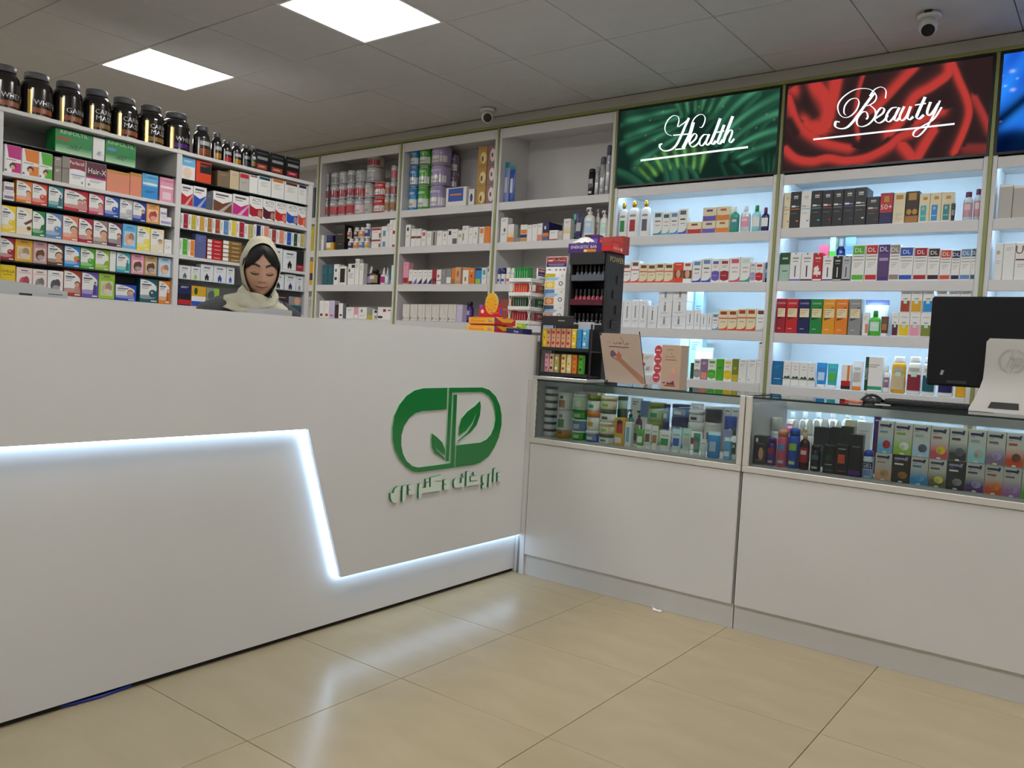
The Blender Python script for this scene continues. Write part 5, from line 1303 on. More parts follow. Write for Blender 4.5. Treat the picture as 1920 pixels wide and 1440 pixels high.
  ('white+l:slate:.9:2',-1.639,3.662,0.701,0.0539,0.2109,0.034,''),
  ('white+l:slate:.92:2',-1.571,3.66,0.701,0.0472,0.2039,0.03,''),
  ('white+l:slate:.92:2',-1.524,3.658,0.701,0.0421,0.2058,0.026,''),
  ('white+l:slate:.9:1',-1.48,3.658,0.701,0.0351,0.2086,0.025,''),
  ('white+l:slate:.9:1',-1.44,3.658,0.701,0.0416,0.21,0.026,''),
 ]),
 ('in second cabinet', 'y', 'cosmetic_carton', [
  ('charcoal+e:peach:.62:.38:.2:.22+r:white:.15:.78:.35:.92+l:grey:.72:1+l:grey:.15:2',-1.206,3.368,0.701,0.0514,0.1186,0.056,'','charcoal carton with portrait'),
  ('spray:purple:purple:crimson',-1.16,3.359,0.701,0.0373,0.116,0.037,''),
  ('spray:rose:salmon:steel',-1.117,3.362,0.701,0.0442,0.1534,0.044,''),
  ('spray:blue:blue:lime',-1.071,3.362,0.701,0.0449,0.1637,0.045,''),
  ('pump:darkmaroon:gold:crimson',-1.025,3.353,0.701,0.0418,0.1644,0.026,''),
  ('spray:charcoal:charcoal:slate',-0.98,3.361,0.701,0.0416,0.1074,0.042,''),
  ('black+leaf2:green+l:white:.3:1+l:seagreen:.1:1',-0.924,3.354,0.701,0.0446,0.1116,0.028,'','black carton with green leaf'),
  ('black+r:vermilion:.2:.38:.75:.68+l:white:.85:1+l:vermilion:.12:1',-0.876,3.355,0.701,0.0474,0.1187,0.031,'','black carton with vermilion emblem'),
  ('black+r:purple:0:.02:.95:.15+l:grey:.7:1',-0.826,3.357,0.701,0.0492,0.1642,0.034,'','black carton with purple foot'),
  ('gelbot',-0.78,3.359,0.701,0.0388,0.1087,0.039,''),
 ]),
 ('behind cans in second cabinet', 'y', 'cosmetic_carton', [
  ('jar:clear:white:red',-1.21,3.542,0.701,0.0432,0.1881,0.043,''),
  ('charcoal+l:slate:.5:2',-1.009,3.541,0.701,0.0661,0.1663,0.042,''),
  ('charcoal+r:beige:.8:.3:.95:.6',-0.954,3.533,0.701,0.0387,0.1718,0.025,'','charcoal carton with beige mark'),
  ('charcoal+l:slate:.5:2',-0.909,3.535,0.701,0.0476,0.1796,0.03,''),
 ]),
 ('at back of second cabinet', 'y', 'lotion_bottle', [
  ('roll:white:white:silver',-1.167,3.665,0.701,0.0299,0.1776,0.03,''),
  ('roll:white:white:silver',-1.135,3.662,0.701,0.0231,0.18,0.023,''),
  ('roll:white:white:silver',-1.105,3.664,0.701,0.0286,0.1842,0.029,''),
  ('roll:white:white:silver',-1.075,3.664,0.701,0.0274,0.1847,0.027,''),
  ('roll:white:white:silver',-1.041,3.668,0.701,0.0353,0.1924,0.035,''),
  ('roll:white:white:silver',-1.008,3.662,0.701,0.0235,0.1895,0.023,''),
  ('roll:white:white:silver',-0.982,3.662,0.701,0.0242,0.1913,0.024,''),
  ('cream+l:tan:.8:2',-0.932,3.664,0.701,0.0435,0.1983,0.027,'','cream carton','cosmetic_carton'),
  ('white+l:silver:.8:2',-0.875,3.667,0.701,0.0557,0.1955,0.035,'','broad white carton','cosmetic_carton'),
  ('purple+l:white:.93:1+r:plum:0:0:1:.6',-0.794,3.522,0.701,0.0228,0.2311,0.025,'','tall purple carton','cosmetic_carton'),
 ]),
 ('in second cabinet', 'y', 'condom_carton', [
  ('fruit:peach:tan',-0.722,3.358,0.701,0.059,0.1041,0.037,'lowest'),
  ('fruitd:darkbrown:caramel',-0.659,3.359,0.701,0.0622,0.1047,0.039,'lowest'),
  ('fruit:azure:skyblue',-0.597,3.358,0.701,0.059,0.1042,0.037,'lowest'),
  ('fruit:olivegrey:lemon',-0.536,3.359,0.701,0.0597,0.1035,0.037,'lowest'),
  ('fruitd:charcoal:grey',-0.475,3.358,0.701,0.0588,0.1041,0.037,'lowest'),
  ('fruit:purple:lilac',-0.414,3.358,0.701,0.059,0.1052,0.037,'lowest'),
  ('fruit:vermilion:orange',-0.355,3.358,0.701,0.056,0.1054,0.035,'lowest'),
  ('fruit:orchid:lilac',-0.299,3.357,0.701,0.0542,0.1048,0.034,'lowest'),
  ('fruit:skyblue:red',-0.722,3.357,0.8059,0.054,0.1225,0.034,'topmost'),
  ('fruit:lime:white',-0.66,3.36,0.8065,0.0628,0.1199,0.04,'topmost'),
  ('fruit:paleblue:slate',-0.597,3.359,0.806,0.0588,0.1204,0.037,'topmost'),
  ('fruit:rose:yellow',-0.536,3.359,0.8053,0.0593,0.1202,0.037,'topmost'),
  ('fruit:charcoal:slate',-0.475,3.358,0.8059,0.0573,0.1204,0.036,'topmost'),
  ('fruit:aqua:stone',-0.415,3.358,0.807,0.0559,0.1193,0.035,'topmost'),
  ('fruit:mauve:lilac',-0.356,3.358,0.8072,0.0579,0.1194,0.037,'topmost'),
  ('fruit:orange_red:brown',-0.298,3.357,0.8066,0.0528,0.1201,0.034,'topmost'),
  ('fruit:grass:lime',-0.245,3.356,0.701,0.0503,0.1038,0.032,'lowest'),
  ('fruit:golden:yellow',-0.245,3.356,0.8056,0.0502,0.1196,0.031,'topmost'),
 ]),
 ('below the lit shelves, behind cabinets', 'y', 'lotion_bottle', [
  ('bot:white:white:rose',-1.515,4.691,0.7,0.0666,0.1522,0.041,''),
  ('bot:white:white:stone',-1.442,4.69,0.7,0.0653,0.1587,0.041,''),
  ('bot:white:white:mint',-1.369,4.69,0.7,0.0641,0.1714,0.04,''),
  ('bot:white:white:silver',-1.29,4.689,0.7,0.0628,0.1785,0.039,''),
  ('bot:white:white:paleaqua',-1.211,4.689,0.7,0.0614,0.1915,0.038,''),
  ('bot:white:white:stone',-1.138,4.689,0.7,0.0603,0.1921,0.037,''),
 ]),
 ('in corner bay', 'y', 'medicine_carton', [
  ('slate+l:grey:.8:3',-5.77,4.64,2.167,0.0639,0.2636,0.04,'','slate carton'),
 ]),
 ('in corner bay', 'y', 'medicine_carton', [
  ('mustard+l:lemon:.8:3',-5.756,4.64,1.882,0.064,0.2153,0.04,'','mustard carton'),
 ]),
 ('in corner bay', 'y', 'medicine_carton', [
  ('golden+r:navy:.2:.2:.8:.5',-5.743,4.64,1.587,0.0641,0.2043,0.04,'','golden and navy carton'),
 ]),
 ('in corner bay', 'y', 'medicine_carton', [
  ('stone+l:slate:.8:6',-5.732,4.64,1.303,0.0618,0.1817,0.04,'','stone carton'),
 ]),
]

# ------------------------------------------------------------------ printed carton fronts
def macro(des):
    """design code -> (body colour, [primitives on the unit front], look)"""
    head = des.split('+')[0].split(':')
    k, a = head[0], head[1:]
    rest = [tuple(p.split(':')) for p in des.split('+')[1:]]
    say = lambda c: {'orange_red': 'orange-red', 'darkteal': 'dark teal', 'darkgreen': 'dark green', 'paleaqua': 'pale aqua', 'paleblue': 'pale blue', 'skyblue': 'sky blue', 'dustypink': 'dusty pink', 'darkmaroon': 'dark maroon', 'ochrebrown': 'ochre brown', 'darkbrown': 'dark brown', 'palesage': 'pale sage', 'olivegrey': 'olive grey', 'palelilac': 'pale lilac', 'seagreen': 'sea green', 'slateblue': 'slate blue', 'tanbrown': 'tan brown', 'palegreen': 'pale green', 'palepink': 'pale pink', 'grass': 'grass green'}.get(c, c)
    P = []
    if k == 'vit':
        c, pic = a
        blob = [(0.0, .30), (.18, .25), (.42, .25), (.66, .31), (.84, .42), (.93, .58), (.90, .72), (.74, .82), (.50, .91), (.22, .96), (0.0, .96)]
        P += [('p', 'white', blob), ('r', 'slate', .18, .84, .42, .875), ('r', 'slate', .10, .715, .62, .775), ('r', 'grey', .10, .65, .50, .68), ('r', 'grey', .10, .58, .44, .605), ('r', 'white', .62, .04, .93, .085), ('e', mix(c, 'white', .35), .35, .22, .5, .09)]
        if pic == 'orb':
            P += [('o', c, .70, .38, .21), ('o', mix(c, 'white', .5), .66, .42, .07)]
        elif pic in ('woman', 'women', 'man', 'child', 'face'):
            at = {'woman': [(.76, .46, .13)], 'women': [(.66, .46, .085), (.86, .5, .085)], 'man': [(.78, .5, .12)], 'child': [(.72, .45, .14)], 'face': [(.72, .44, .22)]}[pic]
            for u, v, r in at:
                P += [('o', 'darkbrown' if pic != 'child' else 'brown', u, v + .03, r * 1.15), ('o', 'peach', u, v, r)]
                if pic != 'face':
                    P += [('p', mix(c, 'black' if pic == 'man' else 'white', .3), [(u - r * 1.5, .12), (u + r * 1.4, .12), (u + r, v - r * .55), (u - r, v - r * .55)])]
                else:
                    P += [('p', 'peach', [(u - r * .9, .16), (u + r * 1.1, .16), (u + r * .5, v - r * .4), (u - r * .5, v - r * .4)])]
        elif pic == 'figure':
            P += [('p', mix(c, 'black', .45), [(.66, .15), (.88, .15), (.86, .45), (.80, .56), (.70, .50)]), ('o', 'tanbrown', .80, .6, .07)]
        elif pic == 'leaf':
            P += [('p', mix(c, 'black', .2), [(.55, .22), (.95, .30), (.9, .5), (.7, .46)])]
        elif pic == 'fruit':
            P += [('o', 'orange', .76, .42, .17), ('o', 'grass', .88, .5, .09), ('o', 'red', .9, .32, .09)]
        elif pic == 'flower':
            P += [('p', 'brown', [(.45, .42), (1, .62), (1, .5), (.6, .36)]), ('o', 'brown', .8, .25, .14)]
        what = {'orb': 'a round orb', 'woman': "a woman's picture", 'women': 'two women pictured', 'man': "a man's picture", 'child': "a child's picture", 'face': "a face pictured", 'figure': 'a small figure', 'leaf': 'a leaf', 'fruit': 'fruit', 'flower': 'a vanilla flower'}[pic]
        return c, P, '%s and white vitamin carton with %s' % (say(c), what)
    if k == 'pic':
        c, c2 = a
        P += [('r', 'slate', .28, .86, .72, .9), ('r', mix(c, 'black', .4), .15, .78, .85, .81), ('r', mix(c, 'white', .5), .12, .12, .88, .70), ('e', c2, .42, .38, .24, .24), ('e', mix(c2, 'brown', .5), .62, .46, .2, .2), ('e', mix(c2, 'white', .4), .55, .28, .25, .12)]
        return c, P, '%s vitamin carton with %s picture' % (say(c), say(c2))
    if k == 'hair':
        c = a[0]
        P += [('p', c, [(.25, .55), (1, .52), (1, 1), (.12, 1), (.2, .75)]), ('r', 'grey', .1, .46, .7, .49), ('r', c, .45, .04, 1, .40), ('o', 'darkbrown', .5, .26, .2), ('o', 'peach', .5, .22, .14), ('r', 'slate', .04, .05, .16, .12)]
        return 'white', P, 'white hair carton with %s panels' % say(c)
    if k == 'tab':
        c = a[0]
        P += [('r', c, .08, .83, .92, .97), ('r', mix(c, 'black', .4), .2, .87, .8, .93), ('l', 'stone', .7, 5)]
        return 'white', P, 'white leaflet carton with %s tab' % say(c)
    if k == 'swo':
        c = a[0]
        P += [('p', c, [(0, 0), (1, 0), (1, .62), (.5, .42), (0, .58)]), ('p', mix(c, 'white', .45), [(.3, 0), (.55, 0), (1, .5), (1, .6)]), ('r', 'slate', .12, .80, .8, .89), ('r', 'crimson', .12, .70, .6, .73)]
        return 'white', P, 'white carton with sweeping %s chevron' % say(c)
    if k == 'act':
        c = a[0]
        P += [('p', c, [(0, .15), (.25, .05), (.6, .1), (1, .02), (1, .5), (.5, .44), (.2, .52), (0, .62)]), ('t', 'slate', 'ACTI', .52, .77, .15), ('r', 'grey', .2, .68, .85, .705), ('e', mix(c, 'peach', .6), .8, .25, .16, .18)]
        return 'white', P, 'white carton lettered ACTI with %s swoosh' % say(c)
    if k == 'vert':
        c = a[0]
        P += [('r', c, .36, .06, .94, .97), ('r', 'grey', .10, .35, .18, .85), ('r', mix(c, 'white', .35), .5, .3, .8, .34)]
        return 'white', P, 'white remedy carton with %s spine panel' % say(c)
    if k == 'flat':
        c = a[0]
        P += [('r', 'white', .0, .12, .3, .9), ('r', mix(c, 'white', .6), .48, .4, .86, .55)]
        return c, P, '%s flat carton with white end label' % say(c)
    if k == 'med':
        c = a[0]
        P += [('r', 'slate', .25, .78, .75, .85), ('l', 'stone', .68, 3), ('o', c, .5, .40, .07), ('p', c, [(.36, .06), (.46, .06), (.5, .2), (.54, .06), (.64, .06), (.66, .3), (.58, .36), (.42, .36), (.34, .3)])]
        return (0.72, 0.74, 0.76), P, 'white support carton with %s figure' % say(c)
    if k == 'tri':
        c = a[0]
        P += [('p', c, [(0, .02), (1, .02), (1, .42), (.3, .12)]), ('r', 'grey', .4, .78, .8, .83), ('l', 'stone', .6, 2)]
        return 'white', P, 'white carton with %s corner' % say(c)
    if k == 'arrow':
        P += [('p', 'grey', [(0, .06), (.28, .15), (0, .27)]), ('r', 'grey', .45, .13, .85, .16), ('l', 'stone', .9, 1), ('r', 'stone', .6, .4, .64, .85)]
        return (0.70, 0.67, 0.62), P, 'white carton with grey arrow'
    if k == 'wave':
        body, logo, line, wv = a
        P += [('r', logo, .16, .76, .86, .92), ('r', line, 0 if line == 'vermilion' else .2, .56, 1 if line == 'vermilion' else .8, .61), ('r', 'grey', .25, .40, .75, .43), ('p', wv, [(0, 0), (1, 0), (1, .24), (.8, .13), (.5, .08), (0, .075)])]
        return body, P, '%s carton, %s foot wave' % (say(body), say(wv))
    if k == 'lowcol':
        body, c = a
        P += [('r', c, .16, .78, .84, .9), ('p', c, [(.04, .12), (.5, .06), (.96, .12), (.96, .46), (.5, .5), (.04, .46)]), ('l', 'grey', .68, 2), ('r', mix(c, 'white', .4), .2, .28, .7, .31)]
        return body, P, '%s carton with %s lower half' % (say(body), say(c))
    if k == 'creme':
        c = a[0]
        P += [('r', c, .0, 0, 1, .42), ('e', 'cream', .5, .42, .55, .06), ('r', mix(c, 'black', .4), .28, .68, .72, .84)]
        return 'cream', P, 'cream jar carton with %s foot' % say(c)
    if k == 'whitevert':
        P += [('r', 'grey', .42, .35, .56, .8), ('o', 'grey', .5, .9, .06), ('l', 'stone', .25, 2)]
        return (0.80, 0.82, 0.83), P, 'white carton, upright grey lettering'
    if k == 'ring':
        P += [('o', 'grey', .25, .12, .10), ('o', 'white', .25, .12, .06), ('l', 'stone', .8, 3), ('r', 'slate', .3, .93, .8, .95)]
        return 'white', P, 'white carton with small ring mark'
    if k == 'sv':
        body, c = a
        fg = 'white' if body == 'black' else 'stone'
        P += [('r', fg, .3, .84, .72, .865), ('r', fg, .3, .80, .72, .815), ('r', fg, .3, .875, .72, .885), ('r', fg, .12, .57, .5, .62), ('r', fg, .5, .58, .85, .595), ('r', c, .08, .51, .92, .53), ('r', 'grey', .12, .40, .7, .41), ('e', c, .75, .19, .13, .022)]
        return (body if body != 'black' else (0.02, 0.021, 0.024)), P, '%s skincare carton with %s line' % (say(body), say(c))
    if k == 'panel':
        body, c = a
        P += [('r', c, .16, .04, .7, .58), ('r', 'gold', .35, .77, .75, .87), ('r', mix(c, 'white', .5), .3, .42, .5, .52), ('r', mix(c, 'white', .6), .2, .2, .65, .23)]
        return body, P, '%s carton with %s tall panel' % (say(body), say(c))
    if k == 'cer':
        body, c = a
        dark = body in ('black', 'red')
        P += [('r', mix(body, 'white' if dark else 'black', .6), .22, .78, .8, .84), ('p', c if not dark else 'white', [(.4, 1), (.6, 1), (.5, .93)])]
        if body == 'palesage':
            P += [('r', c, 0, .58, 1, 1), ('r', 'palesage', .25, .76, .8, .82), ('r', c, .3, .34, .8, .37)]
        else:
            P += [('r', mix(c, 'black', .2) if not dark else 'white', .45, .15, .56, .55), ('r', c, 0, 0, 1, .07), ('r', 'grey', .25, .68, .75, .71)]
        if body == 'red':
            P += [('e', 'white', .4, .42, .3, .1), ('r', 'white', .1, .22, .9, .34)]
        return body, P, '%s carton, %s foot and arrow' % (say(body), say(c))
    if k == 'dl':
        c = a[0]
        P += [('r', c, .06, .73, .94, .97), ('t', 'white', 'DL', .5, .79, .12), ('r', 'grey', .1, .66, .9, .685), ('r', 'stone', .1, .56, .9, .60), ('l', 'stone', .48, 3), ('r', c, .06, .03, .94, .16)]
        return 'white', P, 'white DL carton with %s blocks' % say(c)
    if k == 'cand':
        c = a[0]
        P += [('t', mix(c, 'white', .75), 'CANDID', .5, .85, .045), ('r', 'cream', .14, .47, .92, .72), ('l', 'tan', .66, 3), ('p', mix(c, 'black', .75), [(.14, .46), (.8, .46), (.14, .38)]), ('p', mix(c, 'black', .6), [(.55, .735), (.9, .735), (.85, .78)]), ('r', mix(c, 'white', .6), .22, .12, .55, .14)]
        return c, P, '%s carton with cream middle label' % say(c)
    if k == 'soap':
        c = a[0]
        P += [('r', c, .06, .04, .94, .50), ('r', 'mint', .34, .38, .66, .54), ('r', 'slate', .3, .57, .7, .60), ('r', 'stone', .2, .8, .8, .83)]
        return 'white', P, 'white carton with %s lower panel' % say(c)
    if k == 'fir':
        P += [('r', 'sage', 0, .26, 1, .31), ('p', 'darkgreen', [(.1, .31), (.3, .40), (.5, .35), (.75, .42), (.95, .31)]), ('r', 'grey', .3, .66, .7, .68), ('r', 'grey', .3, .78, .7, .80)]
        return 'white', P, 'white carton with dark green treeline'
    if k in ('fruit', 'fruitd'):
        c, c2 = a
        body = (0.60, 0.585, 0.52) if k == 'fruit' else c
        fg = 'navy' if k == 'fruit' else 'lilac'
        if k == 'fruit':
            for n in range(6):
                P.append(('r', mix((0.60, 0.585, 0.52), c, (n + 1) / 6), 0, .55 - n * .06 - .06, 1, .55 - n * .06))
            P.append(('r', c, 0, 0, 1, .19))
        P += [('r', fg, .10, .83, .66, .90), ('p', fg, [(.6, .83), (.8, .80), (.86, .93), (.74, .94), (.7, .9)]), ('r', 'grey', .12, .77, .35, .79), ('r', mix(c, 'black', .3) if k == 'fruit' else 'white', .12, .64, .62, .70), ('e', c2, .6, .28, .26, .13), ('e', mix(c2, 'black', .3), .5, .24, .12, .08), ('e', 'white', .5, .035, .13, .035)]
        return body, P, ('small carton fading to %s, %s motif' if k == 'fruit' else 'small %s carton, %s motif') % (say(c), say(c2))
    if k == 'pwr':
        c = a[0]
        P += [('r', c, .12, .12, .86, .34), ('r', 'grey', .15, .55, .9, .68), ('r', 'slate', .1, .82, .9, .86), ('r', mix(c, 'white', .4), .25, .2, .7, .26)]
        return 'black', P, None
    # explicit list of primitives
    c = k
    for p in rest:
        n = p[0]
        if n == 'r':
            P.append(('r', p[1], *map(float, p[2:])))
        elif n == 'e':
            P.append(('e', p[1], *map(float, p[2:])))
        elif n in ('t', 'tv'):
            P.append((n, p[1], p[2].replace('PLUS', chr(43)), *map(float, p[3:])))
        elif n == 'l':
            P.append(('l', p[1], float(p[2]), int(p[3])))
        elif n == 'fade':
            for q in range(5):
                P.append(('r', mix(c, p[1], 1 - q / 5), 0, q * .07, 1, q * .07 + .07))
        elif n == 'fade2':
            for q in range(5):
                P.append(('r', mix(c, p[1], 1 - q / 5), 0, .3 + q * .07, 1, .37 + q * .07))
        elif n in ('leaf', 'leaf2'):
            v0, u0 = (.2, .6) if n == 'leaf' else (.45, .5)
            for q in range(6):
                an = R(20 + q * 28)
                P.append(('p', p[1], [(u0, v0), (u0 + .3 * math.cos(an) - .02, v0 + .2 * math.sin(an)), (u0 + .36 * math.cos(an), v0 + .25 * math.sin(an)), (u0 + .25 * math.cos(an) + .03, v0 + .17 * math.sin(an) + .02)]))
        elif n == 'tri2':
            P.append(('p', p[1], [(0, .2), (1, .24), (1, .3), (0, .24)]))
    return c, P, 'plain %s carton' % say(c)

def draw_front(mb, w, h, yf, P, maxlayer=0.0001):
    """print primitives on the face y = yf (seen from -y)"""
    lay = [yf]
    def fn(u, v):
        return (-w / 2 + u * w, lay[0], v * h)
    for p in P:
        lay[0] -= maxlayer
        k, c = p[0], p[1]
        m = mat(c, 0.42)
        if k == 'r':
            u0, v0, u1, v1 = [min(.985, max(.015, t)) for t in p[2:6]]
            mb.add([fn(u0, v0), fn(u1, v0), fn(u1, v1), fn(u0, v1)], [(0, 1, 2, 3)], m)
        elif k in ('e', 'o'):
            cu, cv, ru = p[2:5]
            rv = p[5] if k == 'e' else ru * w / h
            n = 14
            pts = [(min(.985, max(.015, cu + ru * math.cos(6.2832 * i / n))), min(.99, max(.01, cv + rv * math.sin(6.2832 * i / n)))) for i in range(n)]
            mb.add([fn(*q) for q in pts], [tuple(range(n))], m)
        elif k == 'p':
            mb.poly([fn(min(.985, max(.015, u)), min(.985, max(.015, v))) for u, v in p[2]], m)
        elif k == 't':
            t, u, v, hh = p[2:6]
            put_text(mb, t, lambda x, z: (x, lay[0], z), -w / 2 + u * w, v * h, hh * h, w * .88, m)
        elif k == 'tv':
            t, u, v, hh = p[2:6]
            put_text(mb, t, lambda x, z: (-w / 2 + u * w - (z - 0) + hh * w * .5, lay[0], .5 * h + x), 0, 0, hh * w, h * .85, m)
        elif k == 'l':
            v, n = p[2], p[3]
            for i in range(n):
                vv = v - i * .055
                if vv < .03:
                    break
                e = .8 - .15 * (i % 3)
                mb.add([fn(.2, vv), fn(e, vv), fn(e, vv + .02), fn(.2, vv + .02)], [(0, 1, 2, 3)], m)

# ------------------------------------------------------------------ one product of each kind
def curved_patch(mb, r, sy, z0, z1, a, m, off=.0006, n=8, rz1=None):
    """label wrapped on the front (-y) of a round body, half-angle a (degrees)"""
    rows = []
    for z, rr in ((z0, r), (z1, rz1 if rz1 is not None else r)):
        rows.append([((rr + off) * math.sin(R(-a + 2 * a * i / n)), -(rr * sy + off) * math.cos(R(-a + 2 * a * i / n)), z) for i in range(n + 1)])
    mb.grid(rows, m)

def product(des, w, h, d, kind):
    """builds the thing at the origin, front towards -y; returns (root, look, name)"""
    tok = des.split(':')
    k = tok[0]
    r = w / 2
    say = lambda c: {'darkteal': 'dark teal', 'darkgreen': 'dark green', 'darkmaroon': 'dark maroon', 'darkbrown': 'dark brown', 'paleaqua': 'pale aqua', 'paleblue': 'pale blue', 'palegreen': 'pale green', 'seagreen': 'sea green', 'grass': 'grass green', 'clear': 'clear plastic', 'skyblue': 'sky blue', 'palepink': 'pale pink'}.get(c, c)
    pl = lambda c, g=.25: mat(c, g) if c != 'clear' else mat('clear', .12, 0, 0, None)
    if k == 'can':
        c, c2 = tok[1:3]
        b = MB()
        me = mat('silver', .25, .85)
        b.lathe([(r * .96, 0), (r, .002), (r, .006), (r * .985, .008), (r * .985, h - .010), (r, h - .008), (r, h - .003)], mat(c, .25, .0, coat=.4), 24, mats=[me, me, me, None, me, me])
        o = b.build('formula_can')
        lb = MB(); curved_patch(lb, r * .985, 1, h * .16, h * (.50 if c2 == 'white' else .62), 75, mat(c2, .3, coat=.4))
        curved_patch(lb, r * .985, 1, h * .22, h * .34, 30, mat(mix(c2, 'slate', .5), .3), .0009, 5)
        curved_patch(lb, r * .985, 1, h * .70, h * .80, 42, mat(mix(c, 'white', .45), .3), .0009, 5)
        lb.build('label', o)
        lid = MB(); lid.lathe([(r * .97, h - .004), (r * .97, h)], me if c != 'red' else mat('red', .3), 24); lid.build('lid', o)
        return o, '%s can with %s label' % (say(c), say(c2)), 'formula_can'
    if k == 'tub':
        c, t = tok[1:3]
        b = MB(); bl = mat((0.012, 0.011, 0.011), .12, 0, coat=.6)
        b.lathe([(r * .90, 0), (r * .97, .008), (r, .02), (r, h * .68), (r * .96, h * .76), (r * .80, h * .83), (r * .70, h * .855), (r * .70, h * .87)], bl, 28)
        o = b.build('supplement_tub')
        lid = MB(); lid.lathe([(r * .74, h * .868), (r * .755, h * .875), (r * .755, h * .985), (r * .72, h)], mat((0.09, 0.09, 0.095), .5), 28); lid.build('lid', o)
        lb = MB()
        curved_patch(lb, r, 1, h * .06, h * .66, 62, mat((0.02, 0.016, 0.012), .15, .3, coat=.5))
        gold = mat((0.75, 0.50, 0.16), .2, .85)
        for a0 in (-50,):
            rows = [[((r + .001) * math.sin(R(a0 + q * 5)), -(r + .001) * math.cos(R(a0 + q * 5)), z) for q in range(4)] for z in (h * .08, h * .62)]
            lb.grid(rows, gold)
        curved_patch(lb, r, 1, h * .17, h * .27, 46, mat(c, .3), .0011, 6)
        curved_patch(lb, r, 1, h * .07, h * .13, 40, mat('beige', .3), .0011, 6)
        silver = mat((0.62, 0.63, 0.66), .25, .4)
        for line, zz in zip(t.split(' ')[::-1], (.33, .46)):
            vs, fs, tw = text_mesh(line)
            s = min(.11 * h, r * 1.35 / tw)
            lb.add([((r + .0012) * math.sin(x * s / r + .18), -(r + .0012) * math.cos(x * s / r + .18), h * zz + y * .10 * h) for x, y in vs], fs, silver)
        lb.build('label', o)
        return o, 'big black tub with %s band' % say(c), 'supplement_tub'
    if k == 'pilltub':
        c = tok[1]
        b = MB(); b.lathe([(r * .92, 0), (r, .006), (r, h * .66), (r * .9, h * .76), (r * .62, h * .84), (r * .6, h * .86)], mat((0.012, 0.011, 0.011), .15, coat=.5), 20)
        o = b.build('supplement_bottle')
        lid = MB(); lid.lathe([(r * .66, h * .855), (r * .68, h * .865), (r * .68, h * .98), (r * .62, h)], mat((0.10, 0.10, 0.105), .35), 20); lid.build('lid', o)
        lb = MB(); curved_patch(lb, r, 1, h * .10, h * .64, 60, mat((0.03, 0.025, 0.02), .2, coat=.5)); curved_patch(lb, r, 1, h * .42, h * .54, 40, mat('silver', .3), .0010, 6); curved_patch(lb, r, 1, h * .14, h * .32, 45, mat(c, .25, .3 if c in ('gold', 'copper', 'bronze') else 0), .0010, 6)
        lb.build('label', o)
        return o, 'small black supplement bottle with %s band' % say(c), 'supplement_bottle'
    if k in ('jar', 'icetub', 'canister'):
        c, c2 = tok[1:3]
        c3 = tok[3] if len(tok) > 3 else c2
        b = MB(); lf = .30 if k == 'jar' else .16 if k == 'icetub' else .03
        rb = r * (.86 if k == 'icetub' else .94)
        b.lathe([(rb * .95, 0), (rb, h * .05), (r * .97 if k != 'canister' else rb, h * (1 - lf) - .001)], pl(c), 24)
        o = b.build({'jar': 'cream_jar', 'icetub': 'cream_tub', 'canister': 'canister'}[k])
        lid = MB(); lid.lathe([(r, h * (1 - lf)), (r, h * .985), (r * .95, h)], pl(c2 if k != 'canister' else 'white', .3), 24); lid.build('lid', o)
        lb = MB()
        if k == 'canister':
            curved_patch(lb, rb, 1, h * .12, h * .55, 26, mat(c2, .4), .0008)
            curved_patch(lb, rb, 1, h * .62, h * .78, 14, mat('slate', .4), .0008)
        else:
            curved_patch(lb, rb if k == 'jar' else r * .93, 1, h * .14, h * (.95 - lf), 55, mat(c3 if k == 'icetub' else mix(c, 'white', .3), .35), .0012 if k == 'jar' else .002)
            curved_patch(lb, rb if k == 'jar' else r * .93, 1, h * .22, h * (.75 - lf), 24, mat(c3 if k == 'jar' else mix(c3, 'white', .6), .35), .0020 if k == 'jar' else .0028)
        lb.build('label', o)
        if k == 'canister':
            return o, '%s canister with %s picture' % (say(c), say(c2)), 'canister'
        return o, '%s %s with %s lid and %s label' % (say(c), 'jar' if k == 'jar' else 'tub', say(c2), say(c3)), o.name.split('.')[0]
    if k == 'pill':
        c, c2, c3 = tok[1:4]
        b = MB(); b.lathe([(r * .93, 0), (r, .004), (r, h * .66), (r * .92, h * .74), (r * .55, h * .80), (r * .55, h * .83)], pl(c), 18)
        o = b.build('pill_bottle')
        lid = MB(); lid.lathe([(r * .64, h * .82), (r * .66, h * .83), (r * .66, h * .98), (r * .6, h)], pl(c2, .35), 18); lid.build('cap', o)
        lb = MB(); curved_patch(lb, r, 1, h * .12, h * .62, 70, mat(c3 if c == 'white' else mix(c3, c, .4), .35)); curved_patch(lb, r, 1, h * .36, h * .56, 35, mat(mix(c3, 'white', .7), .35), .0010, 5); lb.build('label', o)
        return o, '%s bottle, %s cap, %s label' % (say(c), say(c2), say(c3)), 'pill_bottle'
    if k == 'conebot':
        c, c2, c3 = tok[1:4]
        b = MB(); b.lathe([(r * .93, 0), (r, .004), (r, h * .50), (r * .9, h * .56), (r * .5, h * .60)], pl(c), 18)
        o = b.build('nozzle_bottle')
        lid = MB(); lid.lathe([(r * .5, h * .60), (r * .45, h * .64), (r * .2, h * .93), (r * .12, h)], pl(c2, .3), 14); lid.build('nozzle', o)
        lb = MB(); curved_patch(lb, r, 1, h * .10, h * .46, 60, mat(c3, .35)); lb.build('label', o)
        return o, '%s nozzle bottle with %s label' % (say(c), say(c3)), 'nozzle_bottle'
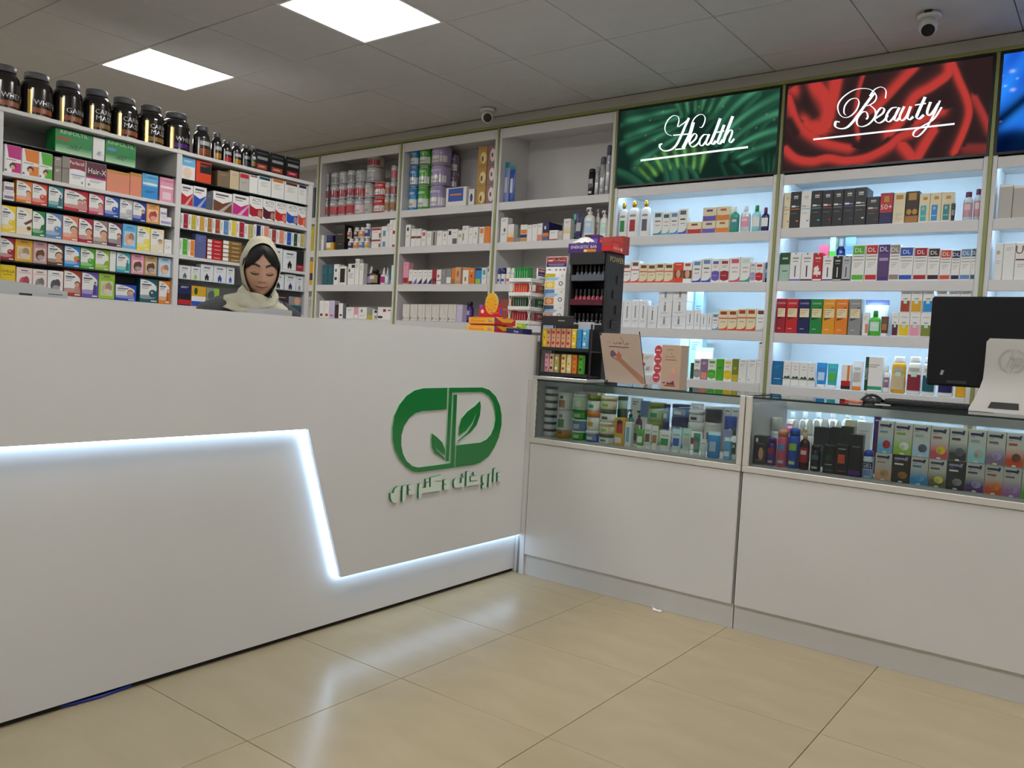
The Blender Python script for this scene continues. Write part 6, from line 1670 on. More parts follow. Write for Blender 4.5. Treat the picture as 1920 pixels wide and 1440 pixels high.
    if k == 'roll':
        c, c2, c3 = tok[1:4]
        b = MB(); b.lathe([(r * .85, 0), (r * .95, h * .06), (r, h * .5), (r * .92, h * .62)], pl(c), 18)
        o = b.build('deodorant')
        lid = MB(); lid.lathe([(r * .95, h * .625), (r * .97, h * .68), (r * .90, h * .88), (r * .6, h * .98), (r * .2, h)], pl(c2, .25), 18); lid.build('cap', o)
        lb = MB(); curved_patch(lb, r * .97, 1, h * .15, h * .30, 40, mat(c3, .35), .002); lb.build('label', o)
        return o, '%s deodorant with %s cap' % (say(c), say(c2)), 'deodorant'
    if k == 'gelbot':
        b = MB(); b.lathe([(r * .93, 0), (r, .004), (r, h * .74), (r * .9, h * .78)], mat('paleblue', .3), 20)
        o = b.build('gel_bottle')
        lid = MB(); lid.lathe([(r * .92, h * .78), (r * .95, h * .80), (r * .9, h * .93), (r * .6, h * .99), (r * .2, h)], mat('royal', .25), 20); lid.build('cap', o)
        lb = MB(); curved_patch(lb, r, 1, h * .62, h * .72, 60, mat('white', .4)); curved_patch(lb, r, 1, h * .34, h * .58, 60, mat('navy', .4)); curved_patch(lb, r, 1, h * .08, h * .30, 40, mat('periwinkle', .4))
        vs, fs, tw = text_mesh('GEL'); s = .15 * h
        lb.add([((r + .0014) * math.sin(x * s / r), -(r + .0014) * math.cos(x * s / r), h * .38 + y * s) for x, y in vs], fs, mat('white', .4))
        lb.build('label', o)
        return o, 'pale gel bottle with royal blue cap reading GEL', 'gel_bottle'
    if k == 'spray':
        c, c2, c3 = tok[1:4]
        b = MB(); me = mat(c, .25, .6 if c == 'silver' else 0, coat=.4)
        b.lathe([(r * .94, 0), (r, .003), (r, h * .78), (r * .93, h * .80)], me, 22)
        o = b.build('spray_can')
        lid = MB(); lid.lathe([(r * .95, h * .80), (r * .95, h * .94), (r * .85, h * .98), (r * .55, h)], pl(c2, .3), 22); lid.build('cap', o)
        lb = MB(); curved_patch(lb, r, 1, h * .45, h * .62, 40, mat(c3, .35)); curved_patch(lb, r, 1, h * .10, h * .18, 30, mat(mix(c3, 'white', .5), .35), .0007, 5); lb.build('label', o)
        return o, '%s spray can with %s cap' % (say(c), say(c2)), 'spray_can'
    if k in ('bot', 'lotion', 'sham', 'pump'):
        c, c2, c3 = tok[1:4]
        sy = {'bot': .62, 'lotion': .55, 'sham': .42, 'pump': .62}[k]
        b = MB()
        if k == 'sham':
            prof = [(r * .86, 0), (r * .96, h * .03), (r, h * .25), (r * .93, h * .5), (r * .97, h * .68), (r * .9, h * .78), (r * .72, h * .835)]
        elif k == 'lotion':
            prof = [(r * .92, 0), (r * .98, h * .02), (r, h * .1), (r, h * .66), (r * .9, h * .74), (r * .55, h * .79), (r * .3, h * .80)]
        else:
            prof = [(r * .9, 0), (r * .97, h * .02), (r, h * .1), (r * .98, h * .62), (r * .82, h * .70), (r * .4, h * .75), (r * .36, h * .77)]
        b.lathe(prof, pl(c), 22, sy=sy)
        nm = {'bot': 'cosmetic_bottle', 'lotion': 'lotion_bottle', 'sham': 'shampoo_bottle', 'pump': 'pump_bottle'}[k]
        o = b.build(nm)
        cp = MB()
        if k == 'pump':
            cp.lathe([(r * .38, h * .765), (r * .40, h * .775), (r * .40, h * .84), (r * .16, h * .85), (r * .14, h * .93)], pl(c2, .3), 14)
            cp.box(-r * .62, r * .22, -r * .16, r * .16, h * .93, h * .985, pl(c2, .3)); cp.box(-r * .70, -r * .56, -r * .1, r * .1, h * .89, h * .94, pl(c2, .3))
            cp.build('pump', o)
        elif k == 'lotion':
            cp.lathe([(r * .22, h * .80), (r * .34, h * .82), (r * .40, h * .87), (r * .38, h * .93), (r * .2, h * .98), (r * .08, h)], mat('gold', .25, .85), 16); cp.build('cap', o)
        elif k == 'sham':
            cp.lathe([(r * .72, h * .84), (r * .74, h * .86), (r * .70, h * .97), (r * .62, h)], pl(c2, .3), 20, sy=sy); cp.build('cap', o)
        else:
            cp.lathe([(r * .42, h * .765), (r * .44, h * .775), (r * .42, h * .97), (r * .36, h)], pl(c2, .3), 16); cp.build('cap', o)
        lb = MB()
        if k == 'lotion':
            curved_patch(lb, r, sy, h * .14, h * .46, 30, mat(c3, .4)); curved_patch(lb, r, sy, h * .54, h * .60, 32, mat('grey', .4))
        elif k == 'sham':
            curved_patch(lb, r * .94, sy, h * .10, h * .52, 55, mat(c3, .35), .004); curved_patch(lb, r * .94, sy, h * .46, h * .58, 20, mat('mint', .35), .0050, 6); curved_patch(lb, r * .94, sy, h * .60, h * .70, 40, mat('stone', .35), .0030, 6)
        else:
            curved_patch(lb, r, sy, h * .18, h * .55, 50, mat(c3, .35)); curved_patch(lb, r, sy, h * .38, h * .48, 30, mat(mix(c3, 'white', .7), .35), .0010, 5)
        lb.build('label', o)
        return o, '%s %s, %s cap, %s label' % (say(c), nm.replace('_', ' '), say(c2), say(c3)), nm
    if k == 'tube':
        c, c2, c3 = tok[1:4]
        b = MB(); sy = .5
        rows, n = [], 18
        for f, rw, rd in ((.14, .80, .80), (.18, .84, .82), (.45, .92, .62), (.75, .98, .3), (.95, 1.0, .06), (1.0, 1.0, .05)):
            rows.append([(r * rw * math.cos(6.28319 * i / n), r * sy * 1.0 * rd * math.sin(6.28319 * i / n), h * f) for i in range(n)])
        b.grid(rows, pl(c, .3), True, True)
        o = b.build('cosmetic_tube')
        cp = MB(); cp.lathe([(r * .74, 0), (r * .78, h * .01), (r * .78, h * .135), (r * .74, h * .14)], pl(c2, .35), 18, sy=sy); cp.build('cap', o)
        lb = MB()
        rows = [[(r * x * .62, -(r * sy * rd + .0012) , h * f) for x in (-1, -.4, .4, 1)] for f, rd in ((.30, .76), (.45, .62), (.62, .46))]
        lb.grid(rows, mat(c3, .4))
        rows = [[(r * x * .6, -(r * sy * rd + .0012), h * f) for x in (-1, -.4, .4, 1)] for f, rd in ((.72, .345), (.80, .25))]
        lb.grid(rows, mat(mix(c, 'slate', .5), .4)); lb.build('label', o)
        return o, '%s tube, %s cap, %s print' % (say(c), say(c2), say(c3)), 'cosmetic_tube'
    if k == 'pouch':
        c, c2 = tok[1:3]
        b = MB(); rows, n = [], 20
        random.seed(int(w * 9999))
        for f, rw, rd in ((0, .9, .75), (.06, .98, 1.0), (.4, 1, .95), (.7, .98, .65), (.86, .97, .25), (.93, .98, .05), (1.0, .98, .04)):
            rows.append([(r * rw * math.cos(6.28319 * i / n) * (1 + random.uniform(-.015, .015)), d / 2 * rd * math.sin(6.28319 * i / n) * (1 + random.uniform(-.1, .1)), h * f * (1 - random.uniform(0, .012))) for i in range(n)])
        b.grid(rows, mat(c, .22), True, True, fn=lambda i, j: mat(c2, .25) if i >= 4 else mat(c, .22))
        b.add(rows[0], [tuple(range(n))[::-1]], mat(c, .22))
        o = b.build('wipes_pouch')
        lb = MB(); lb.grid([[(x * r, -(d / 2 * rd + .003), f * h) for x in (-.5, 0, .5)] for f, rd in ((.25, .97), (.5, .9), (.62, .8))], mat(mix(c, 'white', .55), .3)); lb.build('label', o)
        return o, None, 'wipes_pouch'
    # carton
    body, P, look = macro(des)
    b = MB(); bm_ = mat(body, .42)
    b.cbox(-w / 2, w / 2, -d / 2, d / 2, 0, h, bm_, .0009)
    draw_front(b, w, h, -d / 2, P)
    if h > .05:      # tuck flap seam on the lid
        b.add([(-w / 2 + .002, -d / 2 + .003, h + .0002), (w / 2 - .002, -d / 2 + .003, h + .0002), (w / 2 - .002, -d / 2 + .0042, h + .0002), (-w / 2 + .002, -d / 2 + .0042, h + .0002)], [(0, 1, 2, 3)], mat(mix(body, 'black', .4), .5))
    return b.build(kind), look, kind

CATS = {'formula_can': 'can', 'supplement_tub': 'tub', 'supplement_bottle': 'bottle', 'cream_jar': 'jar', 'cream_tub': 'tub', 'canister': 'canister', 'pill_bottle': 'bottle', 'nozzle_bottle': 'bottle', 'deodorant': 'deodorant', 'gel_bottle': 'bottle', 'spray_can': 'spray can', 'cosmetic_bottle': 'bottle', 'lotion_bottle': 'bottle', 'shampoo_bottle': 'bottle', 'pump_bottle': 'bottle', 'cosmetic_tube': 'tube', 'wipes_pouch': 'pouch'}
ORD = ['first', 'second', 'third', 'fourth', 'fifth', 'sixth', 'seventh', 'eighth', 'ninth', 'tenth', 'eleventh', 'twelfth', 'thirteenth', 'fourteenth', 'fifteenth', 'sixteenth']
made = []
for phrase, ax, kind, items in ROWS:
    for it in items:
        des, s, dep, z, w, h, d, tier = it[:8]
        o, look, nm = product(des, w, h, d, it[9] if len(it) > 9 and it[9] else kind)
        if len(it) > 8 and it[8]:
            look = it[8]
        o.location = (s, dep, z) if ax == 'y' else (dep, s, z)
        o.rotation_euler = (0, 0, 0 if ax == 'y' else math.pi / 2)
        o['category'] = CATS.get(nm, 'carton')
        o['group'] = (nm.replace('_', ' ') + 's ' + phrase)
        made.append((o, look, tier, phrase, s, z))
# labels: look, then shelf; alike neighbours are told apart by tier and by order along the shelf
bins = {}
for m in made:
    bins.setdefault((m[1], m[3]), []).append(m)
for (look, phrase), ms in bins.items():
    if len(ms) == 1:
        ms[0][0]['label'] = '%s %s' % (look, phrase)
        continue
    cols = {}
    for m in ms:
        for c in cols:
            if abs(c - m[4]) < .012:
                cols[c].append(m); break
        else:
            cols[m[4]] = [m]
    cs = sorted(cols)
    for i, c in enumerate(cs):
        st = sorted(cols[c], key=lambda m: m[5])
        for j, m in enumerate(st):
            pos = '' if len(cs) == 1 else ', %s from left' % ORD[i]
            lvl = '' if len(st) == 1 else ', %s up' % ORD[j]
            m[0]['label'] = '%s %s%s%s' % (look, phrase, lvl, pos)

# ------------------------------------------------------------------ things on the counter and cabinets
black_p = mat((0.014, 0.014, 0.016), 0.42, name='black_plastic')
white_p = mat((0.72, 0.72, 0.70), 0.35, name='white_plastic')
alu = mat((0.62, 0.62, 0.61), 0.32, 0.75, name='brushed_aluminium')

def face_y(b, x0, x1, z0, z1, y, P, lay=.0001):
    """print on a -y face"""
    sub = MB(); draw_front(sub, x1 - x0, z1 - z0, 0, P, lay)
    cx = (x0 + x1) / 2
    o = len(b.v); b.v += [(p[0] + cx, p[1] + y, p[2] + z0) for p in sub.v]
    for f, m, s in zip(sub.f, sub.m, sub.sm):
        b.f.append(tuple(o + k for k in f)); b.m.append(b.mi(sub.mats[m])); b.sm.append(s)

def face_x(b, y0, y1, z0, z1, x, P, lay=.0001):
    """print on a +x face"""
    sub = MB(); draw_front(sub, y1 - y0, z1 - z0, 0, P, lay)
    cy = (y0 + y1) / 2
    o = len(b.v); b.v += [(x - p[1], p[0] + cy, p[2] + z0) for p in sub.v]
    for f, m, s in zip(sub.f, sub.m, sub.sm):
        b.f.append(tuple(o + k for k in f)); b.m.append(b.mi(sub.mats[m])); b.sm.append(s)

# two trays of snack bars with a header card
for n, (z0, z1, x0, x1, y0, y1) in enumerate(((1.2005, 1.2425, -2.725, -2.545, 3.20, 3.385), (1.2430, 1.2830, -2.715, -2.548, 3.202, 3.382))):
    b = MB()
    b.cbox(x0, x1, y0, y1, z0, z1 - .006, mat('amber'), .001)
    face_y(b, x0, x1, z0, z1 - .006, y0, [('r', 'golden', 0, .05, 1, .98), ('t', 'red', 'Afsoneman', .36, .3, .42), ('t', 'blue', 'Bar', .86, .3, .42), ('r', 'red', 0, 0, 1, .12), ('r', 'orange', .1, .82, .6, .92)])
    face_x(b, y0, y1, z0, z1 - .006, x1, [('r', 'red', 0, 0, 1, 1), ('p', 'golden', [(.12, .95), (.95, .95), (.8, .45), (.4, .38)]), ('e', 'blue', .05, .75, .08, .25), ('p', 'crimson', [(0, .02), (.5, .02), (.25, .5)]), ('r', 'rose', .3, .2, .8, .26)])
    o = b.build('snack_bar_tray'); tag(o, ('lower red and yellow snack bar tray on the counter end', 'upper red and yellow snack bar tray with oval header card')[n], 'box', 'snack bar trays on the counter')
    for q in range(6):
        s = MB(); yy = y0 + .012 + q * (y1 - y0 - .03) / 5.4
        s.cbox(x0 + .012, x1 - .012, yy, yy + .022, z1 - .0058, z1 - .0008, mat(('red', 'golden', 'orange')[q % 3], .3), .002); s.build('snack_bar', o)
    if n:
        hd = MB(); hd.box(x0 + .004, x1 - .01, y0 + .075, y0 + .078, z1 - .0007, 1.347, mat('red', .4))
        face_y(hd, x0 + .004, x1 - .01, z1, 1.347, y0 + .075, [('r', 'crimson', 0, 0, 1, 1), ('r', 'red', .02, .1, .98, .8), ('e', 'blue', .96, .5, .05, .35), ('e', 'violet', .06, .85, .1, .14), ('p', 'palepink', [(.1, .3), (.2, .3), (.22, .5), (.15, .62), (.08, .5)]), ('r', 'rose', .5, .3, .85, .4)])
        cx, cz = x0 + .085, 1.352
        hd.prism([(cx + .043 * math.cos(6.28319 * k / 24), cz + .055 * math.sin(6.28319 * k / 24)) for k in range(24)], lambda u, v, d: (u, d, v), y0 + .0785, y0 + .0745, mat('golden', .4), mat('white'))
        hd.add([(cx + .020 * math.cos(6.28319 * k / 20), y0 + .0741, cz - .004 + .022 * math.sin(6.28319 * k / 20)) for k in range(20)], [tuple(range(20))], mat('amber', .4))
        for k in range(9):
            an = R(k * 40); p = lambda r, a: (cx + r * math.cos(a), y0 + .0740, cz - .004 + r * 1.08 * math.sin(a))
            hd.add([p(.024, an - .16), p(.024, an + .16), p(.036, an)], [(0, 1, 2)], mat('caramel', .4))
        hd.build('header_card', o)
b = MB(); b.cbox(-2.515, -2.412, 3.262, 3.342, 1.2005, 1.2285, mat('navy'), .001)
face_y(b, -2.515, -2.412, 1.2005, 1.2285, 3.262, [('t', 'white', 'Fruit', .62, .28, .36)])
b.add([(-2.515, 3.262, 1.2287), (-2.412, 3.262, 1.2287), (-2.412, 3.342, 1.2287), (-2.515, 3.342, 1.2287)], [(0, 1, 2, 3)], mat('white'))
bx_ = b.build('bar_box'); tag(bx_, 'flat navy and white box reading Fruit on the counter end', 'box')
b = MB(); b.prism([(-.035, 0), (.055, 0), (.055, .028), (.022, .034), (.018, .065), (-.012, .082), (-.035, .066)], lambda u, v, d: (u, d, v), .002, 0, mat('white', .4), mat('white'))
b.add([(-.02, -.0003, .045), (.012, -.0003, .045), (.012, -.0003, .055), (-.02, -.0003, .055)], [(0, 1, 2, 3)], mat('slateblue')); b.add([(-.02, -.0003, .018), (.035, -.0003, .018), (.035, -.0003, .026), (-.02, -.0003, .026)], [(0, 1, 2, 3)], mat('grey'))
o = b.build('price_card', None, (-2.60, 3.43, 1.2005)); tag(o, 'small white stepped card standing behind the snack bar trays', 'card')
for n, (x0, c) in enumerate(((-2.70, 'mustard'), (-2.625, 'lime'))):
    b = MB(); b.cbox(x0, x0 + .07, 3.455, 3.485, 1.2005, 1.262, mat(c), .001); face_y(b, x0, x0 + .07, 1.2005, 1.262, 3.455, [('e', 'olive', .5, .4, .3, .3), ('r', 'lemon', .1, .75, .9, .9)])
    tag(b.build('candy_box'), '%s candy box at the foot of the lozenge rack' % ('mustard yellow', 'lime green')[n], 'box')

# white four-tier lozenge rack
tw = tag(empty('lozenge_rack', (-2.6235, 3.585, 1.2)), 'white plastic four-tier rack of lozenge packs on the counter', 'rack')
TX, TY = .0735, .085
for z in (.072, .147, .222, .297):
    def tray(b):
        b.cbox(-TX, TX, -TY, TY, z - .012, z, white_p, .003)
        for a in ((-TX, TX, -TY, -TY + .004), (TX - .004, TX, -TY + .004, TY)):
            b.box(*a, z, z + .008, white_p)
    part('tray', tw, tray)
for sx in (-1, 1):
    for sy in (-1, 1):
        def leg(b):
            b.tube([(sx * (TX - .008), sy * (TY - .008), 0), (sx * (TX - .008), sy * (TY - .008), .06)], .004, white_p, 6)
            for k in range(3):
                z0 = .072 + .075 * k
                for e in (-1, 1):
                    b.tube([(sx * (TX - .008) + e * .008, sy * (TY - .008), z0), (sx * (TX - .008) + e * .002, sy * (TY - .008), z0 + .031), (sx * (TX - .008) + e * .008, sy * (TY - .008), z0 + .062)], .0024, white_p, 6)
        part('leg', tw, leg)
for lv, (z, c, c2, nm) in enumerate(((1.2725, 'crimson', 'rosewood', 'lowest'), (1.3475, 'darkgreen', 'darkgreen', 'second'), (1.4225, 'vermilion', 'brick', 'third'), (1.4975, 'green', None, 'top'))):
    for k in range(6):
        b = MB(); x0 = -2.6235 - .052 + k * .0155
        b.cbox(x0, x0 + .0145, 3.514, 3.560, z, z + (.056 if lv < 3 else .066), mat(mix(c, 'black', .15 * (k % 2)), .3), .002)
        face_y(b, x0, x0 + .0145, z, z + .056, 3.514, [('r', mix(c, 'white', .35), .4, .15, .6, .85)])
        tag(b.build('lozenge_pack'), '%s lozenge pack, %s from left on %s tray' % ({'darkgreen': 'dark green', 'vermilion': 'orange'}.get(c, c), ORD[k], nm), 'pack', 'lozenge packs on the white rack')
    b = MB(); zz = z + .054
    if c2:
        b.cbox(-2.566, -2.5555, 3.567, 3.656, z, zz, mat(c2, .3), .001)
        face_x(b, 3.567, 3.656, z, zz, -2.5555, [('e', 'sage', .3, .65, .12, .2), ('e', 'sage', .55, .68, .12, .2), ('e', 'sage', .8, .62, .12, .2), ('r', mix(c2, 'white', .3), .15, .2, .9, .3), ('r', mix(c, 'black', .1), 0, 0, .12, 1)])
        tag(b.build('lozenge_carton'), '%s picture lozenge carton on %s tray' % ({'darkgreen': 'dark green'}.get(c2, c2), nm), 'box')
    else:
        b.cbox(-2.566, -2.5555, 3.567, 3.662, z, z + .066, mat('white', .4), .001)
        face_x(b, 3.567, 3.662, z, z + .066, -2.5555, [('r', 'rosewood', 0, .68, 1, 1), ('r', 'navy', 0, .40, 1, .68), ('r', 'palepink', .1, .78, .9, .86), ('r', 'lilac', .1, .5, .8, .56), ('r', 'slate', .1, .15, .9, .2)])
        tag(b.build('lozenge_sign'), 'small red, navy and white card on the lozenge rack top', 'card')

# stack of baby-care device cartons with a header card on top
zz = 1.2006
for n, (c, c2, nm) in enumerate((('dustypink', 'rose', 'lowest'), ('slate', 'salmon', 'second lowest'), ('steel', 'orange', 'second highest'), ('mustard', 'yellow', 'topmost'))):
    b = MB(); x0, x1 = -2.532, -2.398; b.cbox(x0, x1, 3.60, 3.70, zz, zz + .0845, mat('white', .4), .001)
    face_y(b, x0, x1, zz, zz + .0845, 3.60, [('r', c, 0, .5, .5, 1), ('p', 'paleblue', [(.05, .52), (.6, .55), (.72, .68), (.62, .76), (.08, .72)]), ('p', 'steel', [(.08, .62), (.6, .62), (.6, .66), (.08, .66)]), ('r', c2, .05, .06, .48, .46), ('e', mix(c2, 'white', .4), .25, .25, .15, .16), ('e', 'slate', .78, .35, .1, .14), ('e', 'white', .78, .35, .06, .09), ('r', 'grey', .8, .8, .86, .86)])
    tag(b.build('device_carton'), '%s baby-care device carton of the stack, %s panel' % (nm, c2), 'box', 'stacked device cartons'); zz += .085
b = MB(); b.cbox(-2.532, -2.398, 3.605, 3.622, zz, zz + .088, mat('white', .4), .001)
face_y(b, -2.532, -2.398, zz, zz + .088, 3.605, [('r', 'brick', .02, .62, .98, .97), ('r', 'navy', .02, .38, .98, .62), ('p', 'palepink', [(.1, .74), (.3, .72), (.34, .84), (.55, .76), (.6, .88), (.64, .76), (.9, .74), (.9, .78), (.1, .80)]), ('r', 'lilac', .1, .52, .9, .56), ('r', 'lilac', .15, .44, .85, .47), ('r', 'slate', .1, .18, .24, .24), ('e', 'slate', .5, .2, .04, .05), ('e', 'slate', .7, .2, .04, .05), ('e', 'slate', .88, .2, .04, .05)])
tag(b.build('header_card'), 'red, navy and white header card on top of the device cartons', 'card')

# black rack of nail polish with POWER on its side
px0, px1, py0, py1, pz = -2.308, -2.09, 3.50, 3.672, .9835
pw = tag(empty('polish_rack', ((px0 + px1) / 2, (py0 + py1) / 2, pz)), 'tall black nail polish rack reading POWER on its side', 'rack')
hw, hd, H_ = (px1 - px0) / 2, (py1 - py0) / 2, .648
part('side_panel', pw, lambda b: b.cbox(-hw, -hw + .012, -hd, hd, 0, H_, black_p))
def pside(b):
    b.cbox(hw - .012, hw, -hd, hd, 0, H_, black_p)
    face_x(b, -hd + .0, hd, H_ - .062, H_, hw, [('t', 'palegold', 'POWER', .55, .28, .44)], .0003)
part('side_panel', pw, pside)
part('back_panel', pw, lambda b: b.box(-hw + .0125, hw - .0125, hd - .006, hd, 0, H_, black_p))
def phead(b):
    b.cbox(-hw - .002, hw - .0125, -hd - .006, -hd - .0005, H_ - .062, H_, black_p); b.box(-hw + .0125, hw - .0125, -hd, hd - .007, H_ - .012, H_, black_p)
part('header', pw, phead)
for k, (z, lipc) in enumerate(((.02, 'black'), (.145, 'black'), (.268, 'silver'), (.390, 'maroon'), (.512, 'slate'))):
    def sh(b):
        b.box(-hw + .0125, hw - .0125, -hd, hd - .007, z - .008, z, black_p)
        b.cbox(-hw + .0125, hw - .0125, -hd - .004, -hd - .0005, z - .008, z + .022, mat(lipc, .3))
    part('shelf', pw, sh)
    for q in range(7):
        b = MB(); cc = {0: 'maroon', 1: 'purple', 2: 'charcoal', 3: 'rosewood', 4: 'slate'}[k]
        b.lathe([(.009, 0), (.0105, .003), (.0105, .032), (.006, .038), (.006, .041)], mat(cc, .15, coat=.5), 12)
        o = b.build('nail_polish', None, ((px0 + px1) / 2 - hw + .032 + q * .0255, 3.525, pz + z + .0005)); o['category'] = 'bottle'; o['group'] = 'nail polish on the black rack'
        o['label'] = '%s nail polish bottle, %s from left on %s shelf of black rack' % (cc, ORD[q], ('lowest', 'second', 'third', 'fourth', 'top')[k])
        cp = MB(); cp.lathe([(.0065, .0415), (.007, .043), (.006, .072), (.005, .074)], black_p, 10); cp.build('cap', o)
for k in range(6):
    def tag_(b):
        b.cbox(hw + .0005, hw + .006, -.02 + (k % 2) * .035, .03 + (k % 2) * .035, .12 + k * .075, .165 + k * .075, black_p)
    part('colour_chart', pw, tag_)
b = MB(); b.cbox(-2.335, -2.309, 3.515, 3.58, 1.412, 1.432, white_p)
# cartons on the rack top
ztop = pz + H_ + .0006
def bar(name, x, y, z, w, d, h_, rz, body, P, label, Px=None):
    b = MB(); b.cbox(-w / 2, w / 2, -d / 2, d / 2, 0, h_, mat(body, .35), .0015)
    face_y(b, -w / 2, w / 2, 0, h_, -d / 2, P)
    if Px:
        face_x(b, -d / 2, d / 2, 0, h_, w / 2, Px)
    o = b.build(name, None, (x, y, z), rz); tag(o, label, 'box', 'energy bar cartons on the black rack'); return o
EN = [('t', 'white', 'ENERGETIC BAR', .45, .45, .3), ('r', 'orange', .45, .06, .8, .34), ('e', 'palegold', .5, .2, .05, .13), ('r', 'violet', .1, .86, .8, .92)]
bar('bar_carton', -2.232, 3.556, ztop, .205, .085, .048, R(2), 'purple', EN, 'purple energy bar carton reading ENERGETIC BAR on the black rack', EN)
bar('bar_carton', -2.092, 3.545, ztop, .058, .115, .055, R(0), 'red', [('r', 'brick', .05, .5, .9, .9)], 'lower red energy bar carton overhanging the black rack', [('r', 'vermilion', .1, .4, .6, .75), ('t', 'palepeach', 'ENERGETIC', .5, .22, .2), ('e', 'palepeach', .85, .3, .07, .16)])
bar('bar_carton', -2.140, 3.640, ztop, .150, .06, .090, R(-6), 'brick', [('r', 'vermilion', .05, .5, .35, .85), ('r', 'palepink', .45, .6, .8, .66)], 'upper red energy bar carton at the back of the black rack')
bar('bar_carton', -2.262, 3.640, ztop, .082, .06, .105, R(4), 'purple', [('r', 'darkmaroon', 0, 0, .5, 1), ('r', 'violet', .6, .3, .95, .8)], 'upright dark purple carton behind the crumpled wrapper')
b = MB(); random.seed(3); rows = []
for i in range(9):
    rows.append([(-2.318 + .112 * j / 10, 3.518 + .082 * i / 8, ztop + .0495 + .032 * math.sin(math.pi * i / 8) * math.sin(math.pi * (j + .8) / 11.4) + random.uniform(0, .007) - (.004 if i in (0, 8) else 0) * 0) for j in range(11)])
b.grid(rows, mat('white', .4)); base = [[(p[0], p[1], ztop + .0490) for p in r_] for r_ in rows]
b.grid([r_[::-1] for r_ in base], mat('white', .4))
tag(b.build('crumpled_wrapper'), 'crumpled white wrapper lying on the purple carton', 'wrapper')

# small acrylic rack of lip balms at the cabinet corner, on an aluminium plate
b = MB(); b.cbox(-2.342, -2.030, 3.276, 3.44, .9840, 1.0005, alu, .002); tag(b.build('aluminium_plate'), 'flat aluminium plate under the lip balm rack', 'plate')
lb0 = 1.0010
lr = tag(empty('lip_balm_rack', (-2.19, 3.375, lb0)), 'small black two-tier lip balm rack on the aluminium plate', 'rack')
for sx in (-.145, .145):
    for sy in (-.058, .05):
        part('post', lr, lambda b: b.cbox(sx - .004, sx + .004, sy - .004, sy + .004, 0, .272 if sy > 0 else .262, black_p, .001))
for z in (.012, .134):
    part('shelf', lr, lambda b: (b.box(-.140, .140, -.060, .054, z - .006, z, black_p), b.box(-.140, .140, -.066, -.061, z - .006, z + .010, black_p)))
part('back_panel', lr, lambda b: b.box(-.140, .140, .055, .058, .006, .265, black_p))
part('header', lr, lambda b: (b.cbox(-.140, .045, -.066, -.062, .250, .298, black_p), face_y(b, -.05, .0, .262, .286, -.066, [('r', 'grey', .1, .4, .9, .65)], .0004)))
part('pricing_lip', lr, lambda b: b.cbox(.05, .140, -.030, -.026, .238, .272, mat('silver', .3)))
top = [(-2.320, 'yellow', 'lemon'), (-2.296, 'peach', 'red'), (-2.266, 'peach', 'red'), (-2.238, 'peach', 'red'), (-2.208, 'peach', 'red'), (-2.178, 'peach', 'red'), (-2.147, 'yellow', 'white'), (-2.117, 'azure', 'steel'), (-2.086, 'skyblue', 'white')]
low = [(-2.298, 'pink', 'mauve'), (-2.270, 'beige', 'maroon'), (-2.240, 'khaki', 'white'), (-2.200, 'palegold', 'red'), (-2.168, 'palegold', 'white'), (-2.136, 'orange', 'vermilion'), (-2.100, 'grass', 'darkgreen')]
for lvl, (rw, z, hh) in enumerate(((top, lb0 + .1345, .103), (low, lb0 + .0125, .100))):
    for k, (x, c, c2) in enumerate(rw):
        b = MB(); w = .0255
        b.cbox(x - w / 2, x + w / 2, 3.322, 3.346, z, z + hh, mat(c, .35), .003)
        face_y(b, x - w / 2, x + w / 2, z, z + hh, 3.322, [('e', c2, .5, .8, .3, .07), ('e', 'brown', .5, .55, .13, .035), ('e', c2, .5, .3, .3, .07), ('r', mix(c, 'black', .3), .2, .05, .8, .1)])
        tag(b.build('lip_balm'), '%s lip balm pack, %s from left on %s tier of small rack' % ({'skyblue': 'sky blue', 'palegold': 'pale gold', 'grass': 'green'}.get(c, c), ORD[k], ('upper', 'lower')[lvl]), 'lip balm', 'lip balms on the small black rack')

